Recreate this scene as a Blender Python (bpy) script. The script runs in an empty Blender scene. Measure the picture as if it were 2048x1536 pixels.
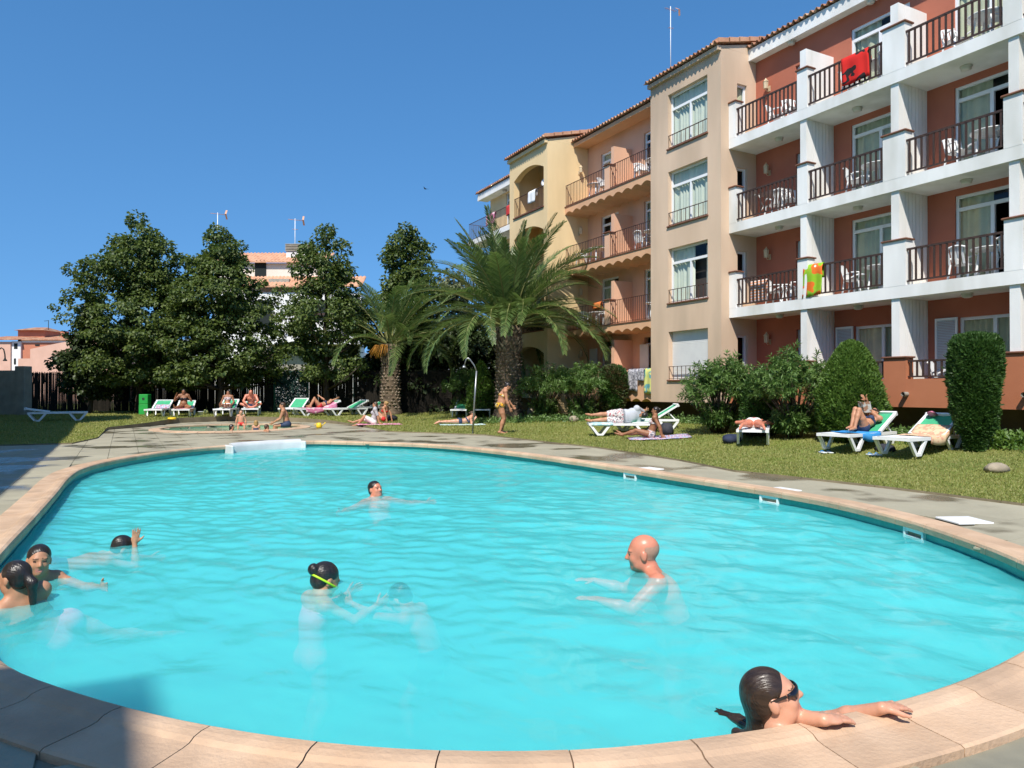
import bpy, math, random, time
import numpy as np
from mathutils import Vector, Matrix, noise as mnoise
from math import sin, cos, tan, pi, radians, atan2, sqrt, exp
T0 = time.time()
random.seed(7)
RNG = np.random.default_rng(11)
SC = bpy.context.scene
COL = SC.collection
# ---------------------------------------------------------------- camera
F, CX, CY, CAMH = 1450.0, 1024.0, 768.0, 1.45
HEAD = radians(28.15)
PITCH = math.atan(11 / F)
cam = bpy.data.cameras.new('camera')
cam.sensor_width = 36.0
cam.lens = F / 2048 * 36.0
cam.clip_start = 0.05
cam.clip_end = 6000
camo = bpy.data.objects.new('camera', cam)
camo.location = (0, 0, CAMH)
camo.rotation_euler = (pi / 2 + PITCH, 0, -HEAD)
COL.objects.link(camo)
SC.camera = camo
# ---------------------------------------------------------------- sky and sun
SUN_TRAVEL = Vector((0.90, 1.0, -1.72)).normalized()
sun_az = atan2(-SUN_TRAVEL.x, -SUN_TRAVEL.y)
sun_el = math.asin(-SUN_TRAVEL.z)
W = bpy.data.worlds.new('World')
SC.world = W
W.use_nodes = True
wn = W.node_tree
wn.nodes.clear()
sky = wn.nodes.new('ShaderNodeTexSky')
sky.sky_type = 'NISHITA'
sky.sun_disc = False
sky.sun_elevation = sun_el
sky.sun_rotation = sun_az
sky.altitude = 0
sky.air_density = 1.0
sky.dust_density = 0.1
sky.ozone_density = 4.0
bg = wn.nodes.new('ShaderNodeBackground')
bg.inputs['Strength'].default_value = 0.14
wo = wn.nodes.new('ShaderNodeOutputWorld')
stc = wn.nodes.new('ShaderNodeTexCoord')
smp = wn.nodes.new('ShaderNodeMapping')          # clear dry air: no pale band at the horizon
smp.inputs['Location'].default_value = (0, 0, .21)
smp.inputs['Scale'].default_value = (1, 1, .62)
shs = wn.nodes.new('ShaderNodeHueSaturation')
shs.inputs['Saturation'].default_value = 1.22
shs.inputs['Hue'].default_value = .497
shs.inputs['Value'].default_value = 0.99
wn.links.new(stc.outputs['Generated'], smp.inputs[0])
wn.links.new(smp.outputs[0], sky.inputs[0])
wn.links.new(sky.outputs[0], shs.inputs['Color'])
wn.links.new(shs.outputs[0], bg.inputs[0])
wn.links.new(bg.outputs[0], wo.inputs[0])
sl = bpy.data.lights.new('sun', 'SUN')
sl.energy = 4.8
sl.angle = radians(0.5)
sl.color = (1.0, 0.94, 0.85)
so = bpy.data.objects.new('sun', sl)
so.rotation_euler = SUN_TRAVEL.to_track_quat('-Z', 'Y').to_euler()
so.location = (-20, -25, 40)
COL.objects.link(so)
vs = SC.view_settings
vs.view_transform = 'Standard'
vs.look = 'None'
vs.exposure = 0.36
vs.gamma = 1.0
SC.render.resolution_x = 1024
SC.render.resolution_y = 768
SC.cycles.max_bounces = 6
SC.cycles.transparent_max_bounces = 12
SC.cycles.volume_bounces = 2
SC.cycles.caustics_reflective = False
SC.cycles.caustics_refractive = False

# ---------------------------------------------------------------- pixel helpers
def sstep(t):
    t = min(1.0, max(0.0, t))
    return t * t * (3 - 2 * t)

def gz(X, Y):
    return min(0.34, 0.30 * sstep((X - 12.3) / 4.2) + 0.2 * sstep((Y - 26) / 10))

def ray(u, v):
    a, b = (u - CX) / F, (CY - v) / F
    f = cos(PITCH) - b * sin(PITCH)
    up = sin(PITCH) + b * cos(PITCH)
    return Vector((a * cos(HEAD) + f * sin(HEAD), -a * sin(HEAD) + f * cos(HEAD), up))

def Gp(u, v, z=0.0):
    r = ray(u, v)
    t = (z - CAMH) / r.z
    return Vector((r.x * t, r.y * t, z))

def G(u, v, dz=0.0):
    z = 0.0
    for _ in range(12):
        p = Gp(u, v, z + dz)
        z = 0.5 * z + 0.5 * gz(p.x, p.y)
    p.z = gz(p.x, p.y)
    return p

def AtD(u, v, d):
    """pixel + forward distance in metres (used for things whose distance is known)"""
    r = ray(u, v)
    k = d / (r.x * sin(HEAD) + r.y * cos(HEAD))
    return Vector((r.x * k, r.y * k, CAMH + r.z * k))

# ---------------------------------------------------------------- objects
def tag(o, label=None, cat=None, group=None, kind=None):
    if label: o['label'] = label
    if cat: o['category'] = cat
    if group: o['group'] = group
    if kind: o['kind'] = kind
    return o

def thing(name, label, cat, loc=(0, 0, 0), rz=0.0, group=None):
    o = bpy.data.objects.new(name, None)
    o.empty_display_size = 0.2
    o.location = loc
    o.rotation_euler = (0, 0, rz)
    COL.objects.link(o)
    return tag(o, label, cat, group)

def link(name, me, parent=None, world=False, loc=None, rot=None):
    o = bpy.data.objects.new(name, me)
    COL.objects.link(o)
    if loc is not None: o.location = loc
    if rot is not None: o.rotation_euler = rot
    if parent is not None:
        o.parent = parent
        if world:
            q = parent
            m = Matrix.Identity(4)
            while q is not None:
                m = m @ q.matrix_basis.inverted() if False else m
                q = q.parent
            o.matrix_parent_inverse = wmat(parent).inverted()
    return o

def wmat(o):
    m = Matrix.LocRotScale(o.location, o.rotation_euler, o.scale)
    if o.parent is not None:
        return wmat(o.parent) @ o.matrix_parent_inverse @ m
    return m

def copy_tree(o, parent=None, loc=None, rz=None, label=None, group=None):
    c = o.copy()
    COL.objects.link(c)
    if parent is not None: c.parent = parent
    if loc is not None: c.location = loc
    if rz is not None: c.rotation_euler = (0, 0, rz)
    if label: c['label'] = label
    if group: c['group'] = group
    for ch in KIDS(o):
        copy_tree(ch, c)
    return c

def KIDS(o):
    return [x for x in COL.objects if x.parent == o]

def np_mesh(name, V, Q, mats, smooth=False, midx=None):
    """fast mesh from arrays: V (n,3), Q (m,k)"""
    V = np.asarray(V, dtype=np.float32)
    Q = np.asarray(Q, dtype=np.int32)
    me = bpy.data.meshes.new(name)
    k = Q.shape[1]
    me.vertices.add(len(V))
    me.vertices.foreach_set('co', V.ravel())
    me.loops.add(Q.size)
    me.loops.foreach_set('vertex_index', Q.ravel())
    me.polygons.add(len(Q))
    me.polygons.foreach_set('loop_start', np.arange(0, Q.size, k, dtype=np.int32))
    try:
        me.polygons.foreach_set('loop_total', np.full(len(Q), k, dtype=np.int32))
    except Exception:
        pass
    if smooth:
        me.polygons.foreach_set('use_smooth', np.ones(len(Q), dtype=bool))
    if midx is not None:
        me.polygons.foreach_set('material_index', np.asarray(midx, dtype=np.int32))
    me.update(calc_edges=True)
    me.validate()
    for m in (mats if isinstance(mats, (list, tuple)) else [mats]):
        me.materials.append(m)
    return me

class MB:
    """collects shapes, builds ONE mesh object"""
    def __init__(s):
        s.v = []; s.f = []; s.sm = []
    def add(s, vs, fs, smooth=False):
        n = len(s.v)
        s.v += [tuple(p) for p in vs]
        s.f += [tuple(i + n for i in f) for f in fs]
        s.sm += [smooth] * len(fs)
        return s
    def box(s, x0, x1, y0, y1, z0, z1):
        s.add([(x0, y0, z0), (x1, y0, z0), (x1, y1, z0), (x0, y1, z0), (x0, y0, z1), (x1, y0, z1), (x1, y1, z1), (x0, y1, z1)],
              [(0, 3, 2, 1), (4, 5, 6, 7), (0, 1, 5, 4), (1, 2, 6, 5), (2, 3, 7, 6), (3, 0, 4, 7)])
        return s
    def bbox(s, x0, x1, y0, y1, z0, z1, b=0.01):
        """box with bevelled vertical and top edges"""
        b = min(b, (x1 - x0) * .45, (y1 - y0) * .45, (z1 - z0) * .45)
        def ring(d, z):
            return [(x0 + d + b, y0 + d, z), (x1 - d - b, y0 + d, z), (x1 - d, y0 + d + b, z), (x1 - d, y1 - d - b, z),
                    (x1 - d - b, y1 - d, z), (x0 + d + b, y1 - d, z), (x0 + d, y1 - d - b, z), (x0 + d, y0 + d + b, z)]
        R = [ring(b * .7, z0), ring(0, z0 + b), ring(0, z1 - b), ring(b * .7, z1)]
        vs = [p for r in R for p in r]
        fs = [tuple(range(7, -1, -1)), tuple(range(24, 32))]
        for k in range(3):
            for i in range(8):
                j = (i + 1) % 8
                fs.append((k * 8 + i, k * 8 + j, k * 8 + 8 + j, k * 8 + 8 + i))
        return s.add(vs, fs)
    def quad(s, a, b, c, d):
        return s.add([a, b, c, d], [(0, 1, 2, 3)])
    def tube(s, pts, r, n=6, cap=True, smooth=True):
        pts = [Vector(p) for p in pts]
        rs = r if isinstance(r, (list, tuple)) else [r] * len(pts)
        vs = []
        up = Vector((0.03, 0.05, 1.0))
        a = None
        for i, p in enumerate(pts):
            d = (pts[min(i + 1, len(pts) - 1)] - pts[max(i - 1, 0)])
            if d.length < 1e-9: d = Vector((0, 0, 1))
            d.normalize()
            if a is None:
                a = d.cross(up)
                if a.length < 1e-3: a = d.cross(Vector((1, 0, 0)))
            else:
                a = a - d * a.dot(d)
            a.normalize()
            b = d.cross(a)
            for k in range(n):
                t = 2 * pi * k / n
                vs.append(p + (a * cos(t) + b * sin(t)) * rs[i])
        fs = []
        for i in range(len(pts) - 1):
            for k in range(n):
                k2 = (k + 1) % n
                fs.append((i * n + k, i * n + k2, (i + 1) * n + k2, (i + 1) * n + k))
        if cap:
            fs.append(tuple(range(n - 1, -1, -1)))
            fs.append(tuple(range((len(pts) - 1) * n, len(pts) * n)))
        return s.add(vs, fs, smooth)
    def bar(s, a, b, w, h, up=(0, 0, 1)):
        """square section bar from a to b, w sideways, h along up"""
        a = Vector(a); b = Vector(b); d = (b - a).normalized()
        u = Vector(up); sd = d.cross(u)
        if sd.length < 1e-4: sd = d.cross(Vector((1, 0, 0)))
        sd.normalize(); u2 = sd.cross(d).normalized()
        sd = sd * w / 2; u2 = u2 * h / 2
        vs = [a - sd - u2, a + sd - u2, a + sd + u2, a - sd + u2, b - sd - u2, b + sd - u2, b + sd + u2, b - sd + u2]
        return s.add(vs, [(0, 1, 2, 3), (7, 6, 5, 4), (0, 4, 5, 1), (1, 5, 6, 2), (2, 6, 7, 3), (3, 7, 4, 0)])
    def lathe(s, prof, n=16, c=(0, 0, 0), smooth=True):
        vs = []
        for r, z in prof:
            for k in range(n):
                t = 2 * pi * k / n
                vs.append((c[0] + r * cos(t), c[1] + r * sin(t), c[2] + z))
        fs = []
        for i in range(len(prof) - 1):
            for k in range(n):
                k2 = (k + 1) % n
                fs.append((i * n + k, i * n + k2, (i + 1) * n + k2, (i + 1) * n + k))
        fs.append(tuple(range(n - 1, -1, -1)))
        fs.append(tuple(range((len(prof) - 1) * n, len(prof) * n)))
        return s.add(vs, fs, smooth)
    def grid(s, P, smooth=True, flip=False):
        """P: rows of points"""
        nr, nc = len(P), len(P[0])
        vs = [p for r in P for p in r]
        fs = []
        for i in range(nr - 1):
            for j in range(nc - 1):
                q = (i * nc + j, i * nc + j + 1, (i + 1) * nc + j + 1, (i + 1) * nc + j)
                fs.append(q[::-1] if flip else q)
        return s.add(vs, fs, smooth)
    def mesh(s, name, m):
        me = bpy.data.meshes.new(name)
        me.from_pydata(s.v, [], s.f)
        if any(s.sm):
            me.polygons.foreach_set('use_smooth', s.sm)
        for x in (m if isinstance(m, (list, tuple)) else [m]):
            me.materials.append(x)
        me.update()
        return me
    def build(s, name, m, parent=None, world=False, loc=None, rot=None):
        return link(name, s.mesh(name, m), parent, world, loc, rot)

# ---------------------------------------------------------------- materials
def lin(*c):
    """sRGB 0-255 to linear"""
    return tuple(((x / 255) / 12.92 if x / 255 <= .04045 else ((x / 255 + .055) / 1.055) ** 2.4) for x in c)

def M(name, c1, c2=None, scale=4.0, rough=.75, bump=0.0, bscale=40.0, spec=.3, stretch=(1, 1, 1), detail=5.0, rnd=0.0,
      metal=0.0, lo=.35, hi=.65, c3=None, s3=.6, coat=0.0, trans=0.0, sss=0.0, rough2=None, wpos=False, bstretch=None, rough3=None):
    m = bpy.data.materials.new(name)
    m.use_nodes = True
    nt = m.node_tree; N = nt.nodes; L = nt.links
    b = N['Principled BSDF']
    b.inputs['Roughness'].default_value = rough
    b.inputs['Specular IOR Level'].default_value = spec
    b.inputs['Metallic'].default_value = metal
    b.inputs['Coat Weight'].default_value = coat
    if sss:
        b.inputs['Subsurface Weight'].default_value = sss
        b.inputs['Subsurface Radius'].default_value = (.012, .004, .002)
    b.inputs['Base Color'].default_value = (*c1, 1)
    tc = N.new('ShaderNodeTexCoord')
    src = tc.outputs['Object']
    if wpos:
        gp_ = N.new('ShaderNodeNewGeometry'); src = gp_.outputs['Position']
    col = None
    if c2 is not None:
        mp = N.new('ShaderNodeMapping'); mp.inputs['Scale'].default_value = stretch
        L.new(src, mp.inputs[0])
        nz = N.new('ShaderNodeTexNoise'); nz.inputs['Scale'].default_value = scale; nz.inputs['Detail'].default_value = detail
        L.new(mp.outputs[0], nz.inputs['Vector'])
        cr = N.new('ShaderNodeMapRange'); cr.inputs[1].default_value = lo; cr.inputs[2].default_value = hi
        L.new(nz.outputs[0], cr.inputs[0])
        mx = N.new('ShaderNodeMix'); mx.data_type = 'RGBA'
        mx.inputs[6].default_value = (*c1, 1); mx.inputs[7].default_value = (*c2, 1)
        L.new(cr.outputs[0], mx.inputs[0])
        col = mx.outputs[2]
        if rough2 is not None:
            rr = N.new('ShaderNodeMapRange'); rr.inputs[3].default_value = rough; rr.inputs[4].default_value = rough2
            L.new(cr.outputs[0], rr.inputs[0]); L.new(rr.outputs[0], b.inputs['Roughness'])
        if c3 is not None:
            nz2 = N.new('ShaderNodeTexNoise'); nz2.inputs['Scale'].default_value = s3; nz2.inputs['Detail'].default_value = 3
            L.new(mp.outputs[0], nz2.inputs['Vector'])
            cr2 = N.new('ShaderNodeMapRange'); cr2.inputs[1].default_value = .45; cr2.inputs[2].default_value = .7
            L.new(nz2.outputs[0], cr2.inputs[0])
            mx2 = N.new('ShaderNodeMix'); mx2.data_type = 'RGBA'
            L.new(cr2.outputs[0], mx2.inputs[0]); L.new(col, mx2.inputs[6]); mx2.inputs[7].default_value = (*c3, 1)
            col = mx2.outputs[2]
            if rough3 is not None:
                r3 = N.new('ShaderNodeMapRange'); r3.inputs[3].default_value = rough; r3.inputs[4].default_value = rough3
                L.new(cr2.outputs[0], r3.inputs[0]); L.new(r3.outputs[0], b.inputs['Roughness'])
                cr2.inputs[1].default_value = .52; cr2.inputs[2].default_value = .60
    if rnd:
        oi = N.new('ShaderNodeObjectInfo')
        mr = N.new('ShaderNodeMapRange'); mr.inputs[3].default_value = 1 - rnd; mr.inputs[4].default_value = 1 + rnd
        L.new(oi.outputs['Random'], mr.inputs[0])
        mm = N.new('ShaderNodeMix'); mm.data_type = 'RGBA'; mm.blend_type = 'MULTIPLY'; mm.inputs[0].default_value = 1
        if col is not None: L.new(col, mm.inputs[6])
        else: mm.inputs[6].default_value = (*c1, 1)
        L.new(mr.outputs[0], mm.inputs[7])
        col = mm.outputs[2]
    if col is not None: L.new(col, b.inputs['Base Color'])
    if bump:
        nb = N.new('ShaderNodeTexNoise'); nb.inputs['Scale'].default_value = bscale; nb.inputs['Detail'].default_value = 4
        if bstretch:
            bm_ = N.new('ShaderNodeMapping'); bm_.inputs['Scale'].default_value = bstretch; L.new(src, bm_.inputs[0]); L.new(bm_.outputs[0], nb.inputs['Vector'])
        else: L.new(src, nb.inputs['Vector'])
        bp = N.new('ShaderNodeBump'); bp.inputs['Strength'].default_value = bump; bp.inputs['Distance'].default_value = .02
        L.new(nb.outputs[0], bp.inputs['Height']); L.new(bp.outputs[0], b.inputs['Normal'])
    return m

def leafmat(name, c1, c2, c3=None, trans=.35, rough=.5, scale=1.3, spec=.4):
    """leaf: diffuse front, translucent through; per-face tint from noise in space"""
    m = bpy.data.materials.new(name); m.use_nodes = True
    nt = m.node_tree; N = nt.nodes; L = nt.links
    b = N['Principled BSDF']; b.inputs['Roughness'].default_value = rough; b.inputs['Specular IOR Level'].default_value = spec
    g = N.new('ShaderNodeNewGeometry')
    tc = N.new('ShaderNodeTexCoord')
    nz = N.new('ShaderNodeTexNoise'); nz.inputs['Scale'].default_value = scale; nz.inputs['Detail'].default_value = 2
    L.new(tc.outputs['Object'], nz.inputs['Vector'])
    ad = N.new('ShaderNodeMath'); ad.operation = 'MULTIPLY_ADD'; ad.inputs[1].default_value = .9
    L.new(g.outputs['Random Per Island'], ad.inputs[0]); L.new(nz.outputs[0], ad.inputs[2])
    cr = N.new('ShaderNodeMapRange'); cr.inputs[1].default_value = .45; cr.inputs[2].default_value = 1.08
    L.new(ad.outputs[0], cr.inputs[0])
    mx = N.new('ShaderNodeMix'); mx.data_type = 'RGBA'
    mx.inputs[6].default_value = (*c1, 1); mx.inputs[7].default_value = (*c2, 1)
    L.new(cr.outputs[0], mx.inputs[0])
    L.new(mx.outputs[2], b.inputs['Base Color'])
    tr = N.new('ShaderNodeBsdfTranslucent')
    hs = N.new('ShaderNodeHueSaturation'); hs.inputs['Value'].default_value = 1.5; hs.inputs['Saturation'].default_value = 1.08
    L.new(mx.outputs[2], hs.inputs['Color']); L.new(hs.outputs[0], tr.inputs['Color'])
    ms = N.new('ShaderNodeMixShader'); ms.inputs[0].default_value = trans
    L.new(b.outputs[0], ms.inputs[1]); L.new(tr.outputs[0], ms.inputs[2])
    L.new(ms.outputs[0], N['Material Output'].inputs['Surface'])
    return m

def schlick(N, L, r0, normal=None):
    """mirror share of a clear surface, the same from both sides"""
    lw = N.new('ShaderNodeLayerWeight'); lw.inputs[0].default_value = .5
    if normal is not None: L.new(normal, lw.inputs['Normal'])
    pw = N.new('ShaderNodeMath'); pw.operation = 'POWER'; pw.inputs[1].default_value = 5
    L.new(lw.outputs['Facing'], pw.inputs[0])
    ma = N.new('ShaderNodeMath'); ma.operation = 'MULTIPLY_ADD'; ma.inputs[1].default_value = 1 - r0; ma.inputs[2].default_value = r0
    L.new(pw.outputs[0], ma.inputs[0])
    return ma.outputs[0]

def glassmat(name, tint=(.9, .93, .92), ior=1.5):
    m = bpy.data.materials.new(name); m.use_nodes = True
    nt = m.node_tree; N = nt.nodes; L = nt.links
    N.remove(N['Principled BSDF'])
    t = N.new('ShaderNodeBsdfTransparent'); t.inputs[0].default_value = (*tint, 1)
    g = N.new('ShaderNodeBsdfGlossy'); g.inputs['Roughness'].default_value = .02
    ms = N.new('ShaderNodeMixShader')
    L.new(schlick(N, L, ((ior - 1) / (ior + 1)) ** 2), ms.inputs[0]); L.new(t.outputs[0], ms.inputs[1]); L.new(g.outputs[0], ms.inputs[2])
    L.new(ms.outputs[0], N['Material Output'].inputs['Surface'])
    return m

MT = {}
MT['white_plaster'] = M('white_plaster', (.84, .83, .80), (.76, .75, .72), 1.6, .85, .25, 60, c3=(.62, .61, .56), s3=1.1, stretch=(1, 1, .35))
MT['red_plaster'] = M('red_plaster', (.45, .15, .09), (.40, .13, .078), 1.2, .9, .3, 70)
MT['terracotta_plaster'] = M('terracotta_plaster', (.47, .175, .085), (.41, .145, .07), .9, .9, .3, 70)
MT['beige_plaster'] = M('beige_plaster', (.68, .50, .355), (.59, .43, .30), 1.0, .9, .3, 60, stretch=(1, 1, .25), c3=(.46, .345, .245), s3=.55)
MT['cream_plaster'] = M('cream_plaster', (.80, .60, .335), (.70, .52, .285), 1.0, .9, .3, 60, stretch=(1, 1, .35))
MT['salmon_plaster'] = M('salmon_plaster', (.74, .45, .30), (.67, .40, .265), 1.1, .9, .3, 60, stretch=(1, 1, .4))
MT['orange_plaster'] = M('orange_plaster', (.68, .40, .235), (.61, .355, .205), 1.3, .9, .25, 60)
MT['brown_tile'] = M('brown_tile', (.22, .095, .055), (.16, .07, .045), 5, .7, .2, 40)
MT['roof_tile'] = M('roof_tile', (.42, .20, .11), (.28, .12, .07), 2.5, .85, .35, 30, rnd=.2, c3=(.46, .30, .19), s3=1.5)
MT['roof_tile_pale'] = M('roof_tile_pale', (.60, .34, .21), (.48, .24, .14), 2.0, .85, .3, 30)
MT['dark_wood'] = M('dark_wood', (.042, .026, .022), (.07, .04, .03), 9, .55, .2, 60)
MT['iron'] = M('iron', (.06, .035, .028), (.11, .05, .035), 12, .6)
MT['white_paint'] = M('white_paint', (.80, .80, .79), (.74, .745, .74), 3, .45, .08, 30)
MT['white_plastic'] = M('white_plastic', (.82, .83, .83), (.76, .77, .77), 4, .35, 0, spec=.5)
MT['frame_white'] = M('frame_white', (.78, .79, .79), None, rough=.4)
MT['glass'] = glassmat('glass')
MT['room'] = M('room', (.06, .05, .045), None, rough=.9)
MT['curtain'] = M('curtain', (.60, .59, .40), (.50, .50, .35), 3, .9)
MT['curtain_pale'] = M('curtain_pale', (.66, .69, .58), (.58, .62, .54), 3, .9)
MT['shutter'] = M('shutter', (.72, .72, .70), (.66, .66, .65), 2, .6)
MT['lantern'] = M('lantern', (.62, .50, .33), (.5, .4, .26), 8, .5)
MT['lamp_glass'] = M('lamp_glass', (.62, .58, .50), None, rough=.3)
MT['concrete'] = M('concrete', (.36, .33, .27), (.27, .25, .21), 2.5, .9, .3, 30)
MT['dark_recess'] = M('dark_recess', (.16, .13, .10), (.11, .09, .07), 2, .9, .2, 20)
# ================================================================ pool, deck, lawn
POOLPX = [(0, 1337), (92, 1375), (228, 1418), (405, 1458), (625, 1492), (868, 1510), (1143, 1510), (1400, 1486), (1612, 1453),
          (1795, 1411), (1900, 1380), (2048, 1313), (2165, 1225), (2140, 1165), (2048, 1122), (1952, 1084), (1790, 1033), (1600, 991), (1331, 949), (1100, 915),
          (960, 898), (850, 889), (700, 884), (600, 883), (450, 892), (330, 904), (225, 921), (165, 937), (135, 955), (110, 985), (60, 1040),
          (10, 1092), (-60, 1180), (-60, 1265)]
def spline_closed(P, n):
    out = []
    m = len(P)
    for i in range(m):
        p0, p1, p2, p3 = P[(i - 1) % m], P[i], P[(i + 1) % m], P[(i + 2) % m]
        for k in range(n):
            t = k / n
            out.append(0.5 * ((2 * p1) + (p2 - p0) * t + (2 * p0 - 5 * p1 + 4 * p2 - p3) * t * t + (3 * p1 - p0 - 3 * p2 + p3) * t ** 3))
    return out
def resample(P, step=None, n=None):
    Q = P + [P[0]]
    d = [0]
    for a, b in zip(Q, Q[1:]): d.append(d[-1] + (b - a).length)
    if n is None: n = max(3, int(round(d[-1] / step)))
    out = []; j = 0
    for i in range(n):
        s = d[-1] * i / n
        while d[j + 1] < s: j += 1
        t = (s - d[j]) / max(1e-9, d[j + 1] - d[j])
        out.append(Q[j].lerp(Q[j + 1], t))
    return out
def smooth_closed(P, it):
    for _ in range(it):
        P = [(P[i - 1] + P[i] * 2 + P[(i + 1) % len(P)]) / 4 for i in range(len(P))]
    return P
_pp = [Gp(u, v, 0.03) for u, v in POOLPX]
for p in _pp: p.z = 0
POOL = resample(spline_closed(_pp, 10), n=480)
POOL = smooth_closed(POOL, 6)
def normals2d(P):
    N = []
    for i in range(len(P)):
        t = P[(i + 1) % len(P)] - P[i - 1]
        n = Vector((t.y, -t.x, 0)).normalized()
        N.append(n)
    return N
_area = sum(POOL[i - 1].x * POOL[i].y - POOL[i].x * POOL[i - 1].y for i in range(len(POOL)))
if _area < 0: POOL.reverse()
PN = normals2d(POOL)     # outward
PC = sum(POOL, Vector()) / len(POOL)
WATER_Z = -0.13
COPW = 0.36

def polar(P, c, n):
    """radius of closed outline by angle (numpy interpolation)"""
    a = np.array([atan2(p.y - c.y, p.x - c.x) for p in P]); r = np.array([sqrt((p.x - c.x) ** 2 + (p.y - c.y) ** 2) for p in P])
    o = np.argsort(a); a = a[o]; r = r[o]
    a = np.concatenate([a - 2 * pi, a, a + 2 * pi]); r = np.concatenate([r, r, r])
    th = np.linspace(-pi, pi, n, endpoint=False)
    return th, np.interp(th, a, r)
DECKPX = [(2048, 1012), (1771, 977), (1600, 958), (1470, 944), (1359, 922), (1192, 896), (1100, 886), (971, 871), (873, 867), (776, 864), (725, 853), (664, 847),
          (600, 844), (450, 842), (357, 846), (298, 853), (213, 860), (195, 877), (144, 888), (0, 892)]
_dp = [Gp(u, v, 0.0) for u, v in DECKPX]
_dp += [Vector((-6, 23.2, 0)), Vector((-6.2, 10, 0)), Vector((-6.2, -6, 0)), Vector((2, -7, 0)), Vector((10.5, -6, 0)), Vector((10.6, 0, 0))]
DECK = []
for i in range(len(_dp)):
    a, b = _dp[i], _dp[(i + 1) % len(_dp)]
    k = max(1, int((b - a).length / .25))
    DECK += [a.lerp(b, j / k) for j in range(k)]
# kiddie pool
KC = Gp(466, 856, 0); KA = 2.45; KB = 2.75     # half sizes: across, along view
KX = Vector((cos(HEAD), -sin(HEAD), 0)); KY = Vector((sin(HEAD), cos(HEAD), 0))
def kid_in(p, s=0.0):
    d = Vector((p[0], p[1], 0)) - KC
    return (d.dot(KX) / (KA + s)) ** 2 + (d.dot(KY) / (KB + s)) ** 2 < 1

MT['coping'] = M('coping', (.50, .335, .215), (.58, .415, .285), 2.2, .75, .3, 45, rnd=.09, c3=(.42, .29, .195), s3=2.6)
MT['deck_tile'] = M('deck_tile', (.37, .34, .245), (.31, .285, .205), 1.1, .75, .35, 22, rnd=.05, c3=(.16, .14, .095), s3=.75, wpos=True, rough3=.16, spec=.5)
MT['grout'] = M('grout', (.25, .235, .175), (.2, .19, .145), 6, .95)
MT['lawn'] = M('lawn', (.16, .205, .038), (.22, .22, .065), 1.4, .95, .8, 60, c3=(.11, .15, .028), s3=.35)
MT['soil'] = M('soil', (.24, .20, .13), (.18, .15, .095), 2, .95, .4, 12)
MT['basin'] = M('basin', (.14, .91, .93), (.12, .88, .91), 1.5, .6)
MT['tile_band'] = M('tile_band', (.04, .34, .31), (.06, .40, .37), 12, .35, spec=.5)

def watermat(name, tr, sc, mix, bump=.18, sc1=3.0, gl=1.33, vol=None):
    m = bpy.data.materials.new(name); m.use_nodes = True
    nt = m.node_tree; N = nt.nodes; L = nt.links
    N.remove(N['Principled BSDF'])
    tc = N.new('ShaderNodeTexCoord')
    mp = N.new('ShaderNodeMapping'); mp.inputs['Scale'].default_value = (1.0, .55, 1); mp.inputs['Rotation'].default_value = (0, 0, .5)
    L.new(tc.outputs['Object'], mp.inputs[0])
    n1 = N.new('ShaderNodeTexNoise'); n1.inputs['Scale'].default_value = sc1; n1.inputs['Detail'].default_value = 5; n1.inputs['Distortion'].default_value = .8
    L.new(mp.outputs[0], n1.inputs['Vector'])
    bp = N.new('ShaderNodeBump'); bp.inputs['Strength'].default_value = bump; bp.inputs['Distance'].default_value = .12
    L.new(n1.outputs[0], bp.inputs['Height'])
    t = N.new('ShaderNodeBsdfTransparent'); t.inputs[0].default_value = (*tr, 1)
    d = N.new('ShaderNodeBsdfDiffuse'); d.inputs[0].default_value = (*sc, 1); L.new(bp.outputs[0], d.inputs['Normal'])
    g = N.new('ShaderNodeBsdfGlossy'); g.inputs['Roughness'].default_value = .10; L.new(bp.outputs[0], g.inputs['Normal'])
    fo = schlick(N, L, ((gl - 1) / (gl + 1)) ** 2, bp.outputs[0])
    m1 = N.new('ShaderNodeMixShader'); m1.inputs[0].default_value = mix
    L.new(t.outputs[0], m1.inputs[1]); L.new(d.outputs[0], m1.inputs[2])
    m2 = N.new('ShaderNodeMixShader')
    mu = N.new('ShaderNodeMath'); mu.operation = 'MULTIPLY'; mu.inputs[1].default_value = .72      # choppy surface: facets mask each other at low angles
    L.new(fo, mu.inputs[0]); L.new(mu.outputs[0], m2.inputs[0]); L.new(m1.outputs[0], m2.inputs[1]); L.new(g.outputs[0], m2.inputs[2])
    L.new(m2.outputs[0], N['Material Output'].inputs['Surface'])
    if vol:
        vs_ = N.new('ShaderNodeVolumeScatter'); vs_.inputs['Color'].default_value = (*vol[0], 1); vs_.inputs['Density'].default_value = vol[1]; vs_.inputs['Anisotropy'].default_value = 0.0
        va = N.new('ShaderNodeVolumeAbsorption'); va.inputs['Color'].default_value = (*vol[2], 1); va.inputs['Density'].default_value = vol[3]
        ad = N.new('ShaderNodeAddShader'); L.new(vs_.outputs[0], ad.inputs[0]); L.new(va.outputs[0], ad.inputs[1])
        L.new(ad.outputs[0], N['Material Output'].inputs['Volume'])
    return m
MT['water'] = watermat('water', (1, 1, 1), (.16, .93, .95), .24, bump=.15, sc1=3.6, vol=((.09, .92, .96), 1.6, (.02, .96, .985), .55))
MT['kid_water'] = watermat('kid_water', (.70, .90, .80), (.45, .62, .45), .3, bump=.06)

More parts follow.
